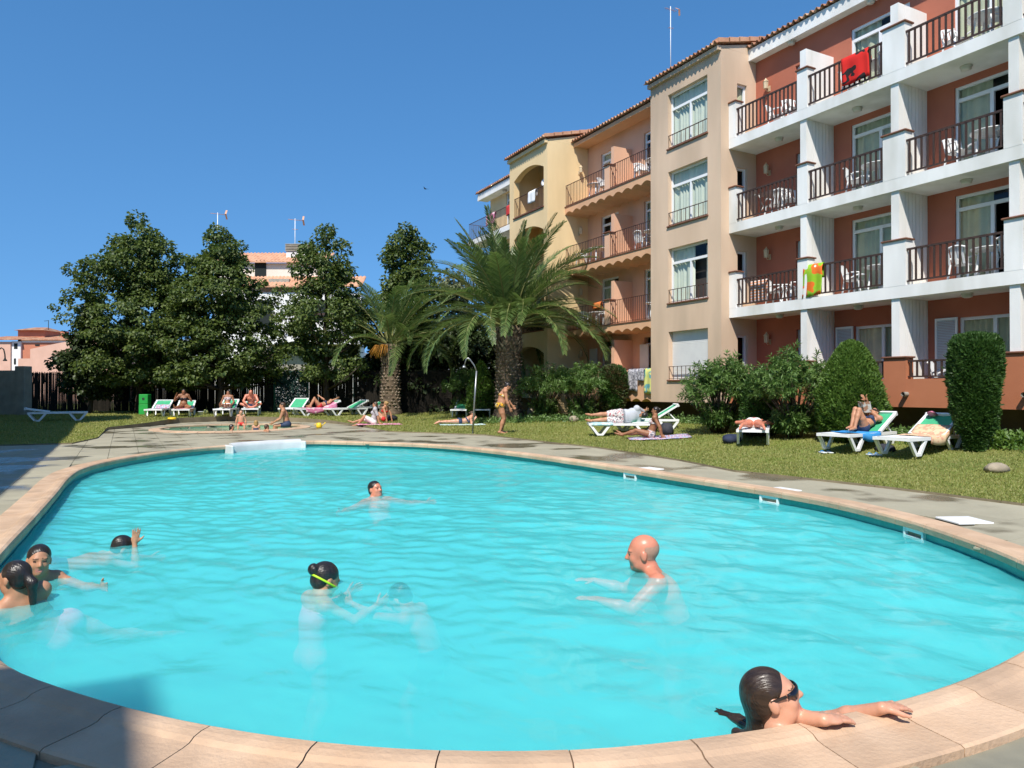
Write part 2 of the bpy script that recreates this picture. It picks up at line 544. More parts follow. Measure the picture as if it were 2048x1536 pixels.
# --- deck base sheet + lawn, lofted around the pool
NA = 720
th, r_pool = polar(POOL, PC, NA)
_, r_deck = polar(DECK, PC, NA)
def loft(name, ra, rb, nr, m, zf, pw=1.0, kind='structure', smooth=True):
    s = np.linspace(0, 1, nr) ** pw
    R = ra[None, :] + (rb - ra)[None, :] * s[:, None]
    X = PC.x + R * np.cos(th)[None, :]; Y = PC.y + R * np.sin(th)[None, :]
    Z = np.vectorize(zf)(X, Y)
    V = np.stack([X, Y, Z], -1).reshape(-1, 3)
    i = np.arange(nr - 1)[:, None]; j = np.arange(NA)[None, :]; j2 = (j + 1) % NA
    Q = np.stack([i * NA + j, (i + 1) * NA + j, (i + 1) * NA + j2, i * NA + j2], -1).reshape(-1, 4)
    o = link(name, np_mesh(name, V, Q, m, smooth))
    return tag(o, kind=kind)
deck = loft('pool_deck', r_pool + .12, r_deck + .5, 40, MT['grout'], lambda x, y: -.42 if kid_in((x, y), -.05) else -.022)
LAWN_DZ = .022
def lawn_z(x, y):
    return gz(x, y) + LAWN_DZ + .012 * mnoise.noise((x * .9, y * .9, 3.0))
lawn = loft('lawn', r_deck, np.maximum(r_deck + 40, 52), 90, MT['lawn'], lawn_z, 1.6)
ground = loft('ground', np.maximum(r_deck + 39.5, 51.5), np.full(NA, 2500.0), 24, MT['soil'], lambda x, y: .16, 3.0)
# rim of the lawn: a ragged earth edge a hand high
mb = MB()
for i in range(NA):
    a, b = th[i], th[(i + 1) % NA]; ra, rb = r_deck[i], r_deck[(i + 1) % NA]
    p = (PC.x + ra * cos(a), PC.y + ra * sin(a)); q = (PC.x + rb * cos(b), PC.y + rb * sin(b))
    mb.quad((*p, -.03), (*q, -.03), (*q, gz(*q) + LAWN_DZ + .012), (*p, gz(*p) + LAWN_DZ + .012))
tag(mb.build('lawn_edge', MT['soil']), kind='structure')
# --- basin: short wall, then a wide cove down to the floor
n = len(POOL)
_ns = smooth_closed(PN, 40)
rows = []
for off, z in [(.03, -.24), (.03, -.45), (-.12, -.62), (-.35, -.80), (-.65, -.97), (-1.0, -1.12), (-1.4, -1.24), (-1.9, -1.32), (-2.5, -1.35)]:
    k_ = min(1.0, max(0.0, -off) / .5)
    ring = []
    for p, q, c in zip(POOL, PN, _ns):
        d = PC - p; L_ = max(d.length, 1e-6)
        if off >= 0: v_ = p + q * off
        else: v_ = p + d * (-off / L_) * 1.0
        ring.append((v_.x, v_.y, z))
    rows.append(ring + [ring[0]])
mb = MB(); mb.grid(rows, smooth=True, flip=True)
mb.add(rows[-1][:-1], [tuple(range(n))], True)
pool = mb.build('swimming_pool', MT['basin'])
tag(pool, kind='structure')
mb = MB()
for i in range(n):
    j = (i + 1) % n
    a, b = POOL[i] + PN[i] * .02, POOL[j] + PN[j] * .02
    mb.add([(a.x, a.y, 0), (b.x, b.y, 0), (b.x, b.y, -.27), (a.x, a.y, -.27)], [(0, 1, 2, 3)])
mb.build('waterline_band', MT['tile_band'], pool)
# --- coping stones, one object each
NC = int(round(sum((POOL[i] - POOL[i - 1]).length for i in range(n)) / .5))
STEP = n / NC
PROF = [(-.03, -.045), (-.035, .01), (-.025, .035), (0, .048), (.05, .050), (.09, .044), (.115, .030), (.15, .026), (.345, .022), (COPW, .014), (COPW, -.05)]
def pool_at(s):
    i = int(math.floor(s)) % n; t = s - math.floor(s)
    return POOL[i].lerp(POOL[(i + 1) % n], t), PN[i].lerp(PN[(i + 1) % n], t).normalized()
for k in range(NC):
    mb = MB()
    gap = .034
    rows = []
    for q in range(4):
        s = k * STEP + gap + (STEP - 2 * gap) * q / 3
        p, nn = pool_at(s)
        dz = random.uniform(-.002, .002)
        rows.append([(p.x + nn.x * a, p.y + nn.y * a, z) for a, z in PROF])
    mb.grid(rows, smooth=False, flip=True)
    m_ = len(PROF)
    mb.add(rows[0], [tuple(range(m_))]); mb.add(rows[-1], [tuple(range(m_ - 1, -1, -1))])
    o = mb.build('coping_stone', MT['coping'], pool)
    o.location.z = random.uniform(-.0015, .0015)
# --- deck tiles (each its own slab; biggest in view as single parts, the rest joined)
TS = .6
cand = []
rp_i = lambda a: np.interp(a, th, r_pool, period=2 * pi)
rd_i = lambda a: np.interp(a, th, r_deck, period=2 * pi)
for i in range(-14, 26):
    for j in range(-14, 66):
        x = i * TS; y = j * TS
        d = Vector((x - PC.x, y - PC.y, 0)); a = atan2(d.y, d.x); r = d.length
        # distance to the pool outline
        if r < rp_i(a) - .5 or r > rd_i(a) + .35: continue
        dm = min((p.x - x) ** 2 + (p.y - y) ** 2 for p in POOL[::3])
        inside = r < rp_i(a)
        if inside or dm < .33 ** 2: continue
        if kid_in((x, y), .10): continue
        f = x * sin(HEAD) + y * cos(HEAD); l = x * cos(HEAD) - y * sin(HEAD)
        vis = f > 1.2 and abs(l) < f * .76 + .4
        cand.append((not vis, f if f > 0 else 99, x, y))
cand.sort()
tm = MB(); tm.bbox(-TS / 2 + .0035, TS / 2 - .0035, -TS / 2 + .0035, TS / 2 - .0035, -.02, 0, .002)
tile_me = tm.mesh('deck_tile', MT['deck_tile'])
rest = MB()
for k, (nv, f, x, y) in enumerate(cand):
    if k < 300 and not nv:
        o = link('deck_tile', tile_me, deck, loc=(x, y, random.uniform(-.0012, .0005)))
    else:
        h = TS / 2 - .006
        rest.box(x - h, x + h, y - h, y + h, -.02, random.uniform(-.003, 0))
tag(rest.build('deck_tiles_far', MT['deck_tile'], deck), kind='stuff')
# --- water surface: choppy mesh clipped by polar grid
nr = 240
s = np.linspace(0, 1, nr) ** .75
NAW = 720
thw, rw = polar(POOL, PC, NAW)
R = (rw + .01)[None, :] * s[:, None]
X = PC.x + R * np.cos(thw)[None, :]; Y = PC.y + R * np.sin(thw)[None, :]
Z = np.zeros_like(X)
for k in range(46):
    lam = RNG.uniform(.16, 1.3); ang = RNG.normal(.5, .75); ph = RNG.uniform(0, 6.28)
    amp = .0035 * lam ** .45
    kx, ky = cos(ang) * 2 * pi / lam, sin(ang) * 2 * pi / lam
    wx = X + .35 * np.sin(Y * .9 + ph); wy = Y + .35 * np.sin(X * 1.1 + ph * 2)
    env = .45 + .55 * np.sin(X * RNG.uniform(.2, .7) + Y * RNG.uniform(.2, .7) + ph * 3)
    Z += amp * env * np.sin(kx * wx + ky * wy + ph)
for (u_, v_, a_) in ((1290, 1150, 1.0), (652, 1172, .8), (790, 1190, .6), (751, 992, .9), (258, 1090, .7), (80, 1160, .8), (35, 1210, .8), (1540, 1462, .8)):
    q_ = Gp(u_, v_, WATER_Z); d_ = np.hypot(X - q_.x, Y - q_.y)
    Z += a_ * .011 * np.exp(-d_ / .55) * np.sin(2 * pi * d_ / .21 + u_) * np.clip(d_ / .12, 0, 1)
Z = Z * np.clip((1 - s)[:, None] * rw[None, :] / .3, .35, 1) + WATER_Z
V = np.stack([X, Y, Z], -1).reshape(-1, 3)
i = np.arange(nr - 1)[:, None]; j = np.arange(NAW)[None, :]; j2 = (j + 1) % NAW
Q = np.stack([i * NAW + j, (i + 1) * NAW + j, (i + 1) * NAW + j2, i * NAW + j2], -1).reshape(-1, 4)
nv0 = len(V)
ring = np.stack([X[-1], Y[-1], np.full(NAW, -1.6)], -1)
V = np.concatenate([V, ring, [[PC.x, PC.y, -1.6]]])
j = np.arange(NAW); j2 = (j + 1) % NAW; e = (nr - 1) * NAW
side = np.stack([e + j, nv0 + j, nv0 + j2, e + j2], -1)
cap_ = np.stack([nv0 + j2, nv0 + j, np.full(NAW, nv0 + NAW), np.full(NAW, nv0 + NAW)], -1)
me = bpy.data.meshes.new('pool_water')
Qs = np.concatenate([Q, side])
fl = [tuple(q) for q in Qs] + [(int(nv0 + b_), int(nv0 + a_), int(nv0 + NAW)) for a_, b_ in zip(j, j2)]
me.from_pydata(V.tolist(), [], fl)
me.polygons.foreach_set('use_smooth', [True] * len(Q) + [False] * (len(fl) - len(Q)))
me.materials.append(MT['water'])
me.update()
tag(link('pool_water', me), kind='structure')
# --- kiddie pool
kp = []
for k in range(96):
    a = 2 * pi * k / 96
    kp.append(KC + KX * KA * cos(a) + KY * KB * sin(a))
kidp = None
mb = MB()
nk = len(kp)
for i in range(nk):
    j = (i + 1) % nk
    a, b = kp[i], kp[j]
    mb.add([(a.x, a.y, .0), (b.x, b.y, .0), (b.x, b.y, -.38), (a.x, a.y, -.38)], [(0, 1, 2, 3)])
mb.add([(p.x, p.y, -.38) for p in kp], [tuple(range(nk))])
MT['kid_basin'] = M('kid_basin', (.60, .74, .58), (.52, .68, .5), 2, .6)
kidp = tag(mb.build('wading_pool', MT['kid_basin']), kind='structure')
mb = MB(); mb.add([(p.x, p.y, -.07) for p in kp], [tuple(range(nk))])
tag(mb.build('wading_pool_water', MT['kid_water']), kind='structure')
NKC = 32
for k in range(NKC):
    rows = []
    for q in range(4):
        a = 2 * pi * (k + .012 + .976 * q / 3) / NKC
        c = KC + KX * KA * cos(a) + KY * KB * sin(a)
        nn = (KX * cos(a) / KA + KY * sin(a) / KB).normalized()
        rows.append([(c.x + nn.x * e, c.y + nn.y * e, z) for e, z in [(-.03, -.03), (-.03, .03), (0, .045), (.06, .04), (.32, .022), (.34, .01), (.34, -.03)]])
    mb = MB(); mb.grid(rows, smooth=False, flip=True)
    mb.add(rows[0], [tuple(range(7))]); mb.add(rows[-1], [tuple(range(6, -1, -1))])
    mb.build('coping_stone', MT['coping'], kidp)
# --- skimmers in the pool wall and their lids on the deck
def nearest_pool(p):
    i = min(range(n), key=lambda i: (POOL[i] - p).length)
    return POOL[i], PN[i]
for (u, v), (lu, lv), lab in [((1252, 953), (1297, 938), 'beside the far one of the deck lids'), ((1516, 1001), (1562, 980), 'in the middle of the long tiled side'), ((1842, 1066), (1928, 1041), 'at the curve of the pool wall')]:
    q = Gp(u, v, -.1); q.z = 0
    p, nn = nearest_pool(q)
    rz = atan2(nn.y, nn.x) - pi / 2        # local y outward
    t = thing('skimmer', 'white plastic skimmer mouth ' + lab, 'skimmer', (p.x, p.y, WATER_Z + .045), rz)
    mb = MB()
    w, h = .17, .075
    mb.box(-w, -w + .03, -.018, .03, -h, h); mb.box(w - .03, w, -.018, .03, -h, h)
    mb.box(-w + .03, w - .03, -.018, .03, h - .035, h); mb.box(-w + .03, w - .03, -.018, .03, -h, -h + .03); mb.box(-w + .03, w - .03, -.010, .03, 0, h - .035)
    mb.build('frame', MT['white_plastic'], t)
    mb = MB(); mb.box(-w + .03, w - .03, .018, .028, -h + .03, 0); mb.build('throat', MT['grout'], t)
    l = Gp(lu, lv, 0.0)
    mb = MB(); mb.bbox(-.2, .2, -.2, .2, -.01, .012, .006)
    o = mb.build('deck_hatch', MT['white_plastic'], None, loc=(l.x, l.y, 0), rot=(0, 0, rz))
    tag(o, 'square white deck hatch over the skimmer ' + lab, 'hatch')
# --- white water spout on the far rim
q = Gp(531, 890, 0)
p, nn = nearest_pool(q)
rz = atan2(nn.y, nn.x) - pi / 2
t = thing('water_spout', 'wide curved white plastic cascade on the pool rim by the wading pool', 'cascade', (p.x, p.y, 0), rz)
rows = []
for k in range(17):
    x = -1.0 + 2.0 * k / 16
    yb = -.22 + .16 * (1 - (x / 1.0) ** 2)
    rows.append([(x, yb - .10, -.2), (x, yb - .09, .0), (x, yb - .05, .085), (x, yb + .03, .105), (x, yb + .09, .095), (x, yb + .10, -.2)])
mb = MB(); mb.grid(rows, smooth=True, flip=False)
mb.add(rows[0], [tuple(range(5, -1, -1))]); mb.add(rows[-1], [tuple(range(6))])
MT['spout_white'] = M('spout_white', (.62, .63, .63), (.54, .55, .56), 3, .4)
mb.build('shell', MT['spout_white'], t)
for sx in (-1, 1):
    mb = MB()
    mb.bbox(sx * 1.04 - .04, sx * 1.04 + .04, -.42, .0, -.2, .06, .03)
    mb.build('end_wing', MT['spout_white'], t)
# ================================================================ apartment building
XF, XW = 17.60, 18.85            # balcony fronts, house wall
XB = 25.5                        # back of the house
S = [1.00, 3.81, 6.60, 9.40]     # slab undersides
ST = .31
FL = [z + ST for z in S]
BW = 1.0

def wall_x(mb, X, th_, y0, y1, z0, z1, holes=()):
    """wall facing -X with rectangular holes and reveals"""
    ys = sorted({y0, y1, *[h[0] for h in holes], *[h[1] for h in holes]})
    zs = sorted({z0, z1, *[h[2] for h in holes], *[h[3] for h in holes]})
    inh = lambda y, z: any(h[0] < y < h[1] and h[2] < z < h[3] for h in holes)
    for a, b in zip(ys, ys[1:]):
        for c, d in zip(zs, zs[1:]):
            if not inh((a + b) / 2, (c + d) / 2):
                mb.quad((X, b, c), (X, a, c), (X, a, d), (X, b, d))
                mb.quad((X + th_, a, c), (X + th_, b, c), (X + th_, b, d), (X + th_, a, d))
    for a, b, c, d in list(holes):
        mb.quad((X, a, c), (X, b, c), (X + th_, b, c), (X + th_, a, c))
        mb.quad((X, b, d), (X, a, d), (X + th_, a, d), (X + th_, b, d))
        mb.quad((X, a, d), (X, a, c), (X + th_, a, c), (X + th_, a, d))
        mb.quad((X, b, c), (X, b, d), (X + th_, b, d), (X + th_, b, c))
    mb.quad((X, y0, z0), (X, y1, z0), (X + th_, y1, z0), (X + th_, y0, z0))
    mb.quad((X, y0, z0), (X + th_, y0, z0), (X + th_, y0, z1), (X, y0, z1))
    mb.quad((X, y1, z1), (X + th_, y1, z1), (X + th_, y1, z0), (X, y1, z0))

def wall_y(mb, Y, th_, x0, x1, z0, z1, holes=()):
    """wall facing -Y"""
    m2 = MB(); wall_x(m2, Y, th_, x0, x1, z0, z1, holes)
    mb.add([(p[1], p[0], p[2]) for p in m2.v], [f[::-1] for f in m2.f])

def window_x(parent, X, y0, y1, z0, z1, name='window', transom=0.0, leaves=2, curtain='curtain', open_leaf=None, fw=.06, room=True, axis='x', curt=(0, 1)):
    """framed window filling an opening; parts: frame, pane, curtain, room"""
    sw = (lambda p: p) if axis == 'x' else (lambda p: (p[1], p[0], p[2]))
    def B(mb, xa, xb, ya, yb, za, zb):
        if axis == 'x': mb.box(xa, xb, ya, yb, za, zb)
        else: mb.box(ya, yb, xa, xb, za, zb)
    fr = MB()
    d = .07
    B(fr, X, X + d, y0, y0 + fw, z0, z1); B(fr, X, X + d, y1 - fw, y1, z0, z1)
    B(fr, X, X + d, y0 + fw, y1 - fw, z1 - fw, z1); B(fr, X, X + d, y0 + fw, y1 - fw, z0, z0 + fw)
    zt = z1 - fw
    if transom:
        zt = z1 - transom
        B(fr, X - .004, X + d, y0 + fw, y1 - fw, zt - .04, zt + .05)
        zt -= .04
    for k in range(1, leaves):
        y = y0 + (y1 - y0) * k / leaves
        B(fr, X - .003, X + d, y - fw * .6, y + fw * .6, z0 + fw, zt)
    w = fr.build(name, MT['frame_white'], parent, True)
    def pane(ya, yb, za, zb):
        mb = MB(); mb.quad(sw((X + .038, yb, za)), sw((X + .038, ya, za)), sw((X + .038, ya, zb)), sw((X + .038, yb, zb)))
        mb.build('pane', MT['glass'], w, True)
    if transom: pane(y0 + fw, y1 - fw, z1 - transom + .05, z1 - fw)
    for k in range(leaves):
        if open_leaf == k: continue
        a = y0 + (y1 - y0) * k / leaves + fw * .6; b = y0 + (y1 - y0) * (k + 1) / leaves - fw * .6
        pane(a, b, z0 + fw, zt)
    if curtain:
        ca, cb = y0 + (y1 - y0) * curt[0], y0 + (y1 - y0) * curt[1]
        nfold = int((cb - ca) / .035)
        rows = []
        for k in range(nfold + 1):
            y = ca + (cb - ca) * k / nfold
            x = X + .12 + .035 * sin(k * 1.15 + sin(k * .31) * 2) 
            rows.append([sw((x, y, z0 + .03)), sw((x + .004 * sin(k), y, z1 - .03))])
        MB().grid(rows, smooth=True).build('curtain', MT[curtain], w, True)
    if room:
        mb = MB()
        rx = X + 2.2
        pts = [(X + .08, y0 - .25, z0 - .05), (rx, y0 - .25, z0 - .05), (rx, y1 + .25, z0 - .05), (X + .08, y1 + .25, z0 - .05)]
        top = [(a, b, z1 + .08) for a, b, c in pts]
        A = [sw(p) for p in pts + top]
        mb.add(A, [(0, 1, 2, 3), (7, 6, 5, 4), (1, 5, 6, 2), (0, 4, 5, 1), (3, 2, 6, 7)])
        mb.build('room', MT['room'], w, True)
    return w

def rail_wood(parent, x, y0, y1, z0, h=.88):
    mb = MB(); mb.box(x - .025, x + .025, y0, y1, z0 + h - .05, z0 + h); mb.box(x - .02, x + .02, y0, y1, z0 + .06, z0 + .10)
    r = mb.build('railing', MT['dark_wood'], parent, True)
    nb = max(2, int((y1 - y0) / .15))
    for k in range(nb):
        y = y0 + (y1 - y0) * (k + .5) / nb
        o = link('baluster', BAL, r, True, loc=(x, y, z0 + .10))
        o.scale.z = (h - .15)
    return r
_b = MB(); _b.box(-.017, .017, -.022, .022, 0, 1); BAL = _b.mesh('baluster', MT['dark_wood'])
_b = MB(); _b.box(-.008, .008, -.008, .008, 0, 1); BAR = _b.mesh('bar', MT['iron'])
def rail_iron(parent, x, y0, y1, z0, h=.92, gap=.115, ends=()):
    mb = MB(); mb.box(x - .02, x + .02, y0, y1, z0 + h - .018, z0 + h); mb.box(x - .012, x + .012, y0, y1, z0 + .05, z0 + .066)
    for (ya, xa) in ends:
        mb.box(x, xa, ya - .012, ya + .012, z0 + h - .018, z0 + h); mb.box(x, xa, ya - .008, ya + .008, z0 + .05, z0 + .066)
    r = mb.build('railing', MT['iron'], parent, True)
    nb = max(2, int((y1 - y0) / gap))
    for k in range(nb + 1):
        y = y0 + .01 + (y1 - y0 - .02) * k / nb
        o = link('bar', BAR, r, True, loc=(x, y, z0 + .03)); o.scale.z = h - .04
    for (ya, xa) in ends:
        for k in range(1, int(abs(xa - x) / gap)):
            o = link('bar', BAR, r, True, loc=(x + (xa - x) * k * gap / abs(xa - x), ya, z0 + .03)); o.scale.z = h - .04
    return r

def roof_x(parent, xe, x1, y0, y1, ze, slope, m='roof_tile', over=.12, pitch=.21, mirror=1, axis='x'):
    """barrel tile roof rising in +X from eave (xe, ze); tile channels run up the slope, every course stepped"""
    n_ = max(2, int(round((y1 - y0) / pitch)))
    pw = (y1 - y0) / n_
    V = []; Q = []
    L_ = (x1 - xe)
    nco = max(1, int(L_ / .40))
    per = 8
    us = np.linspace(0, 1, per + 1)
    base = np.where(us < .62, .085 * np.sin(np.clip(us / .62, 0, 1) * pi), -.022 * np.sin((us - .62) / .38 * pi))
    yy = np.concatenate([y0 + (k + us[:-1]) * pw for k in range(n_)] + [[y1]])
    bb = np.concatenate([base[:-1] for k in range(n_)] + [[base[-1]]])
    rows = []
    for c in range(nco):
        for e, lift in ((0, .03), (1, .0)):
            x = xe + L_ * (c + e) / nco
            if e == 1: x += .04
            jit = RNG.normal(0, .004, len(yy))
            z = ze + (x - xe) * slope + bb + lift + jit
            rows.append(np.stack([np.full_like(yy, x) + (0 if e else RNG.normal(0, .006, len(yy))), yy, z], -1))
    A = np.stack(rows)
    nr_, nc_ = A.shape[:2]
    i = np.arange(nr_ - 1)[:, None]; j = np.arange(nc_ - 1)[None, :]
    Q = np.stack([i * nc_ + j, (i + 1) * nc_ + j, (i + 1) * nc_ + j + 1, i * nc_ + j + 1], -1).reshape(-1, 4)
    V = A.reshape(-1, 3)
    # tile mouths at the eave: an underside 18 mm lower
    e0 = A[0].copy(); e1 = A[0].copy(); e1[:, 2] -= .022; e2 = e1.copy(); e2[:, 0] += .3; e2[:, 2] += .3 * slope
    base_i = len(V)
    V = np.concatenate([V, e0, e1, e2])
    m_ = nc_
    jj = np.arange(m_ - 1)
    Q2 = np.stack([base_i + jj, base_i + jj + 1, base_i + m_ + jj + 1, base_i + m_ + jj], -1)
    Q3 = np.stack([base_i + m_ + jj, base_i + m_ + jj + 1, base_i + 2 * m_ + jj + 1, base_i + 2 * m_ + jj], -1)
    me = np_mesh('roof_tiles', V, np.concatenate([Q, Q2, Q3]), MT[m], True)
    o = link('roof_tiles', me, parent, True)
    o['kind'] = 'stuff'
    return o

def lantern(parent, x, y, z, axis='x', s=1.0):
    """wall lantern: bracket and glass cage, facing -X or -Y"""
    mb = MB()
    mb.box(-.02, 0, -.045, .045, -.12, .06)
    mb.tube([(-.01, 0, -.09), (-.12, 0, -.13), (-.17, 0, -.07)], .012, 5)
    mb.lathe([(.02, -.07), (.075, -.06), (.085, .16), (.10, .17), (.03, .25), (.012, .29)], 6, (-.17, 0, 0), False)
    o = mb.build('lantern', MT['lantern'], parent, True, loc=(x, y, z), rot=(0, 0, 0 if axis == 'x' else pi / 2))
    o.scale = (s, s, s)
    return o
_b = MB(); _b.lathe([(.13, 0), (.14, -.03), (.11, -.035), (.12, -.09), (.06, -.115)], 12); CEIL = _b.mesh('ceiling_lamp', MT['lamp_glass'])

PY = [17.70, 14.76, 11.88, 9.02, 6.14, 3.26]
PWD = [.30, .36, .62, .40, .62, .40]
EAVE_Z = 12.50
w_ = thing('apartment_building', 'white balcony block with brick red walls and dark wooden railings', 'building', (XW, 10, 0))
Y0W, Y1W = 3.0, 17.70
# --- floor slabs
for k, z in enumerate(S):
    mb = MB()
    if k: mb.box(XF, XW + .1, Y0W, Y1W - .003, z, z + ST); mb.build('floor_slab', MT['white_plaster'], w_, True)
    else:
        mb.box(XF, XW + .1, Y0W, Y1W - .003, z, z + ST)
        mb.box(XF, XF + .18, Y0W, Y1W - .004, z + ST, 1.72)
        mb.build('plinth', MT['terracotta_plaster'], w_, True)
# --- house wall with openings
holes = []; wins = []
for b in range(5):
    ya, yb = PY[b + 1] + PWD[b + 1] / 2, PY[b] - PWD[b] / 2
    for k in range(4):
        if b == 0:
            h = (ya + .10, ya + 1.12, FL[k] + (.02 if k else .05), FL[k] + 2.05)
        elif k == 0:
            h = (ya + .05, yb - .62, FL[k] + .02, FL[k] + 1.98)
        else:
            top = S[k + 1] - .18 if k < 3 else 12.05
            h = (ya + .05, yb - .52, FL[k] + .02, top)
        holes.append(h); wins.append((b, k, h))
mb = MB(); wall_x(mb, XW, .22, Y0W, Y1W + .1, 1.0, 12.82, holes); mb.build('wall', MT['red_plaster'], w_, True)
for b, k, h in wins:
    if b == 0:
        mb = MB()
        mb.box(XW + .10, XW + .12, h[0], h[1], h[2], h[3])
        for q in range(int((h[3] - h[2]) / .055)):
            mb.box(XW + .092, XW + .10, h[0], h[1], h[2] + q * .055, h[2] + q * .055 + .046)
        mb.build('roller_shutter', MT['shutter'], w_, True)
    else:
        op = {(1, 3): 0, (2, 2): 0, (2, 1): 0, (1, 0): 1, (3, 1): 0}.get((b, k))
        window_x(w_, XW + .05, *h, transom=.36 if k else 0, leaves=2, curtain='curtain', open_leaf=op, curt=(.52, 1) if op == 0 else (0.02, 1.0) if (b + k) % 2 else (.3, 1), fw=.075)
# --- piers, partitions, railings
for i in range(6):
    y, pw = PY[i], PWD[i]
    ya, yb = (y - pw, y - .003) if i == 0 else (y - pw / 2, y + pw / 2)
    for k in range(4):
        mb = MB()
        top = FL[k] + 1.17 if k else 2.26
        mb.box(XF - .003, XF + .30, ya, yb, (FL[k] if k else 1.0) + .001, top)
        mb.build('pier', MT['white_plaster'] if k else MT['terracotta_plaster'], w_, True)
        mb = MB(); mb.bbox(XF - .05, XF + .34, ya - .045, yb + (.0 if i == 0 else .045), top, top + .045, .012); mb.build('pier_cap', MT['brown_tile'], w_, True)
        if i == 0: continue
        zt = S[k + 1] if k < 3 else FL[3] + 1.77
        z0 = FL[k]
        pt = min(.22, pw * .6)
        mb = MB(); mb.box(XF + .045, XF + .29, y - pt / 2, y + pt / 2, (top + .045) if k < 4 else z0, zt - .001); mb.build('column', MT['white_plaster'], w_, True)
        mb = MB()
        x = XF + .302
        mb.box(x, XW, y - pt / 2 + .02, y + pt / 2 - .02, z0, zt - .002)
        if k < 3:
            while x < XW - .05:
                x2 = min(x + .13, XW - .005)
                mb.box(x, x2, y - pt / 2, y - pt / 2 + .021, z0, zt - .003)
                x = x2 + .018
        else:
            mb.box(x, XW - .002, y - pt / 2, y - pt / 2 + .021, z0, zt - .003)
        mb.build('partition', MT['white_plaster'], w_, True)
    if i < 5:
        ra, rb = PY[i + 1] + PWD[i + 1] / 2, (PY[i] - PWD[i]) if i == 0 else PY[i] - PWD[i] / 2
        for k in range(4):
            if k: rail_wood(w_, XF + .06, ra, rb, FL[k] + .02, .92)
            else: rail_wood(w_, XF + .09, ra, rb, 1.70, .50)
        for k in range(1, 5):
            if k < 4:
                o = link('ceiling_lamp', CEIL, w_, True, loc=(XF + .62, (ra + rb) / 2, S[k]))
            else:
                o = link('ceiling_lamp', CEIL, w_, True, loc=(XW - .18, (ra + rb) / 2 - .1, 12.52)); 
for k in range(4):
    lantern(w_, XW, 17.12, FL[k] + 1.75)
# louvred shutters folded open beside the ground floor windows
for b in (1, 2, 3):
    yb = PY[b] - PWD[b] / 2
    mb = MB()
    x, y = XW - .10, yb - .62
    mb.box(x, x + .04, y, y + .05, FL[0] + .05, 3.30); mb.box(x, x + .04, y + .53, y + .58, FL[0] + .05, 3.30)
    mb.box(x, x + .04, y + .05, y + .53, 3.24, 3.30); mb.box(x, x + .04, y + .05, y + .53, FL[0] + .05, FL[0] + .12)
    sh = mb.build('shutter', MT['shutter'], w_, True)
    mb = MB()
    z = FL[0] + .13
    while z < 3.22:
        mb.add([(x, y + .05, z), (x, y + .53, z), (x + .035, y + .53, z + .038), (x + .035, y + .05, z + .038)], [(0, 1, 2, 3)])
        z += .042
    mb.build('slats', MT['shutter'], sh, True)
# eave, fascia, roof
XE = 18.50
mb = MB(); mb.box(XE, XE + .06, Y0W, Y1W - .004, EAVE_Z, EAVE_Z + .38); mb.box(XE + .06, XW + .02, Y0W, Y1W - .004, EAVE_Z + .02, EAVE_Z + .08); mb.build('fascia', MT['white_plaster'], w_, True)
roof_x(w_, XE - .10, XB, Y0W, Y1W + .1, EAVE_Z + .40, .27)
# water spouts of the plinth
for y in (11.55, 8.75, 14.4):
    mb = MB(); mb.tube([(XF + .05, y, 1.33), (XF - .16, y, 1.33)], .062, 10, cap=False); mb.tube([(XF - .16, y, 1.33), (XF + .05, y, 1.33)], .045, 10, cap=False)
    mb.build('drain_spout', MT['concrete'], w_, True)
# dark undercroft behind the overhang + body
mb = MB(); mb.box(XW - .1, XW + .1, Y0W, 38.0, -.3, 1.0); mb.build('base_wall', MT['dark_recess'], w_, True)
mb = MB(); mb.box(XW + 2.6, XB, Y0W + .1, Y1W - .1, 0, 12.5); mb.build('core', MT['red_plaster'], w_, True)

# ---------------------------------------------------------------- beige stair tower
XT = 17.25
t_ = thing('tower_block', 'beige projecting stair tower with four stacked windows', 'building', (XT + 1, 19.5, 0))
TY0, TY1 = 17.70, 21.30
whole = [(18.32, 20.32, 10.10, 12.05), (18.32, 20.32, 7.32, 9.27), (18.32, 20.32, 4.55, 6.50), (18.32, 20.32, 1.80, 3.52)]
mb = MB()
wall_x(mb, XT, .25, TY0, TY1, 1.02, 12.72, whole)
hr = [(17.98, 18.42, FL[k] + .25, FL[k] + 1.95) for k in range(4)]
wall_y(mb, TY0 + .0008, .22, XT + .0008, 21.0, 1.0208, 12.719, hr)
wall_y(mb, TY1 - .22, .219, XT + .25, 21.0, 1.021, 12.718)
mb.box(XT + .001, 21, TY0 + .001, TY1 - .001, 1.0, 1.019)
mb.build('wall', MT['beige_plaster'], t_, True)
mb = MB()
v = [(XT, 12.72), (21, 12.72), (21, 12.72 + 3.75 * .25), (XT, 12.76)]
for y, fl in ((TY0, 0), (TY1 - .01, 1)):
    mb.add([(a, y, b + .001) for a, b in v] + [(a, y + .2, b + .001) for a, b in v], [(0, 1, 2, 3), (7, 6, 5, 4), (0, 4, 5, 1), (3, 2, 6, 7)])
mb.build('gable', MT['beige_plaster'], t_, True)
mb = MB(); mb.box(XT - .14, XT, TY0 - .02, TY1 + .02, 12.60, 12.74); mb.build('cornice', MT['beige_plaster'], t_, True)
mb = MB()
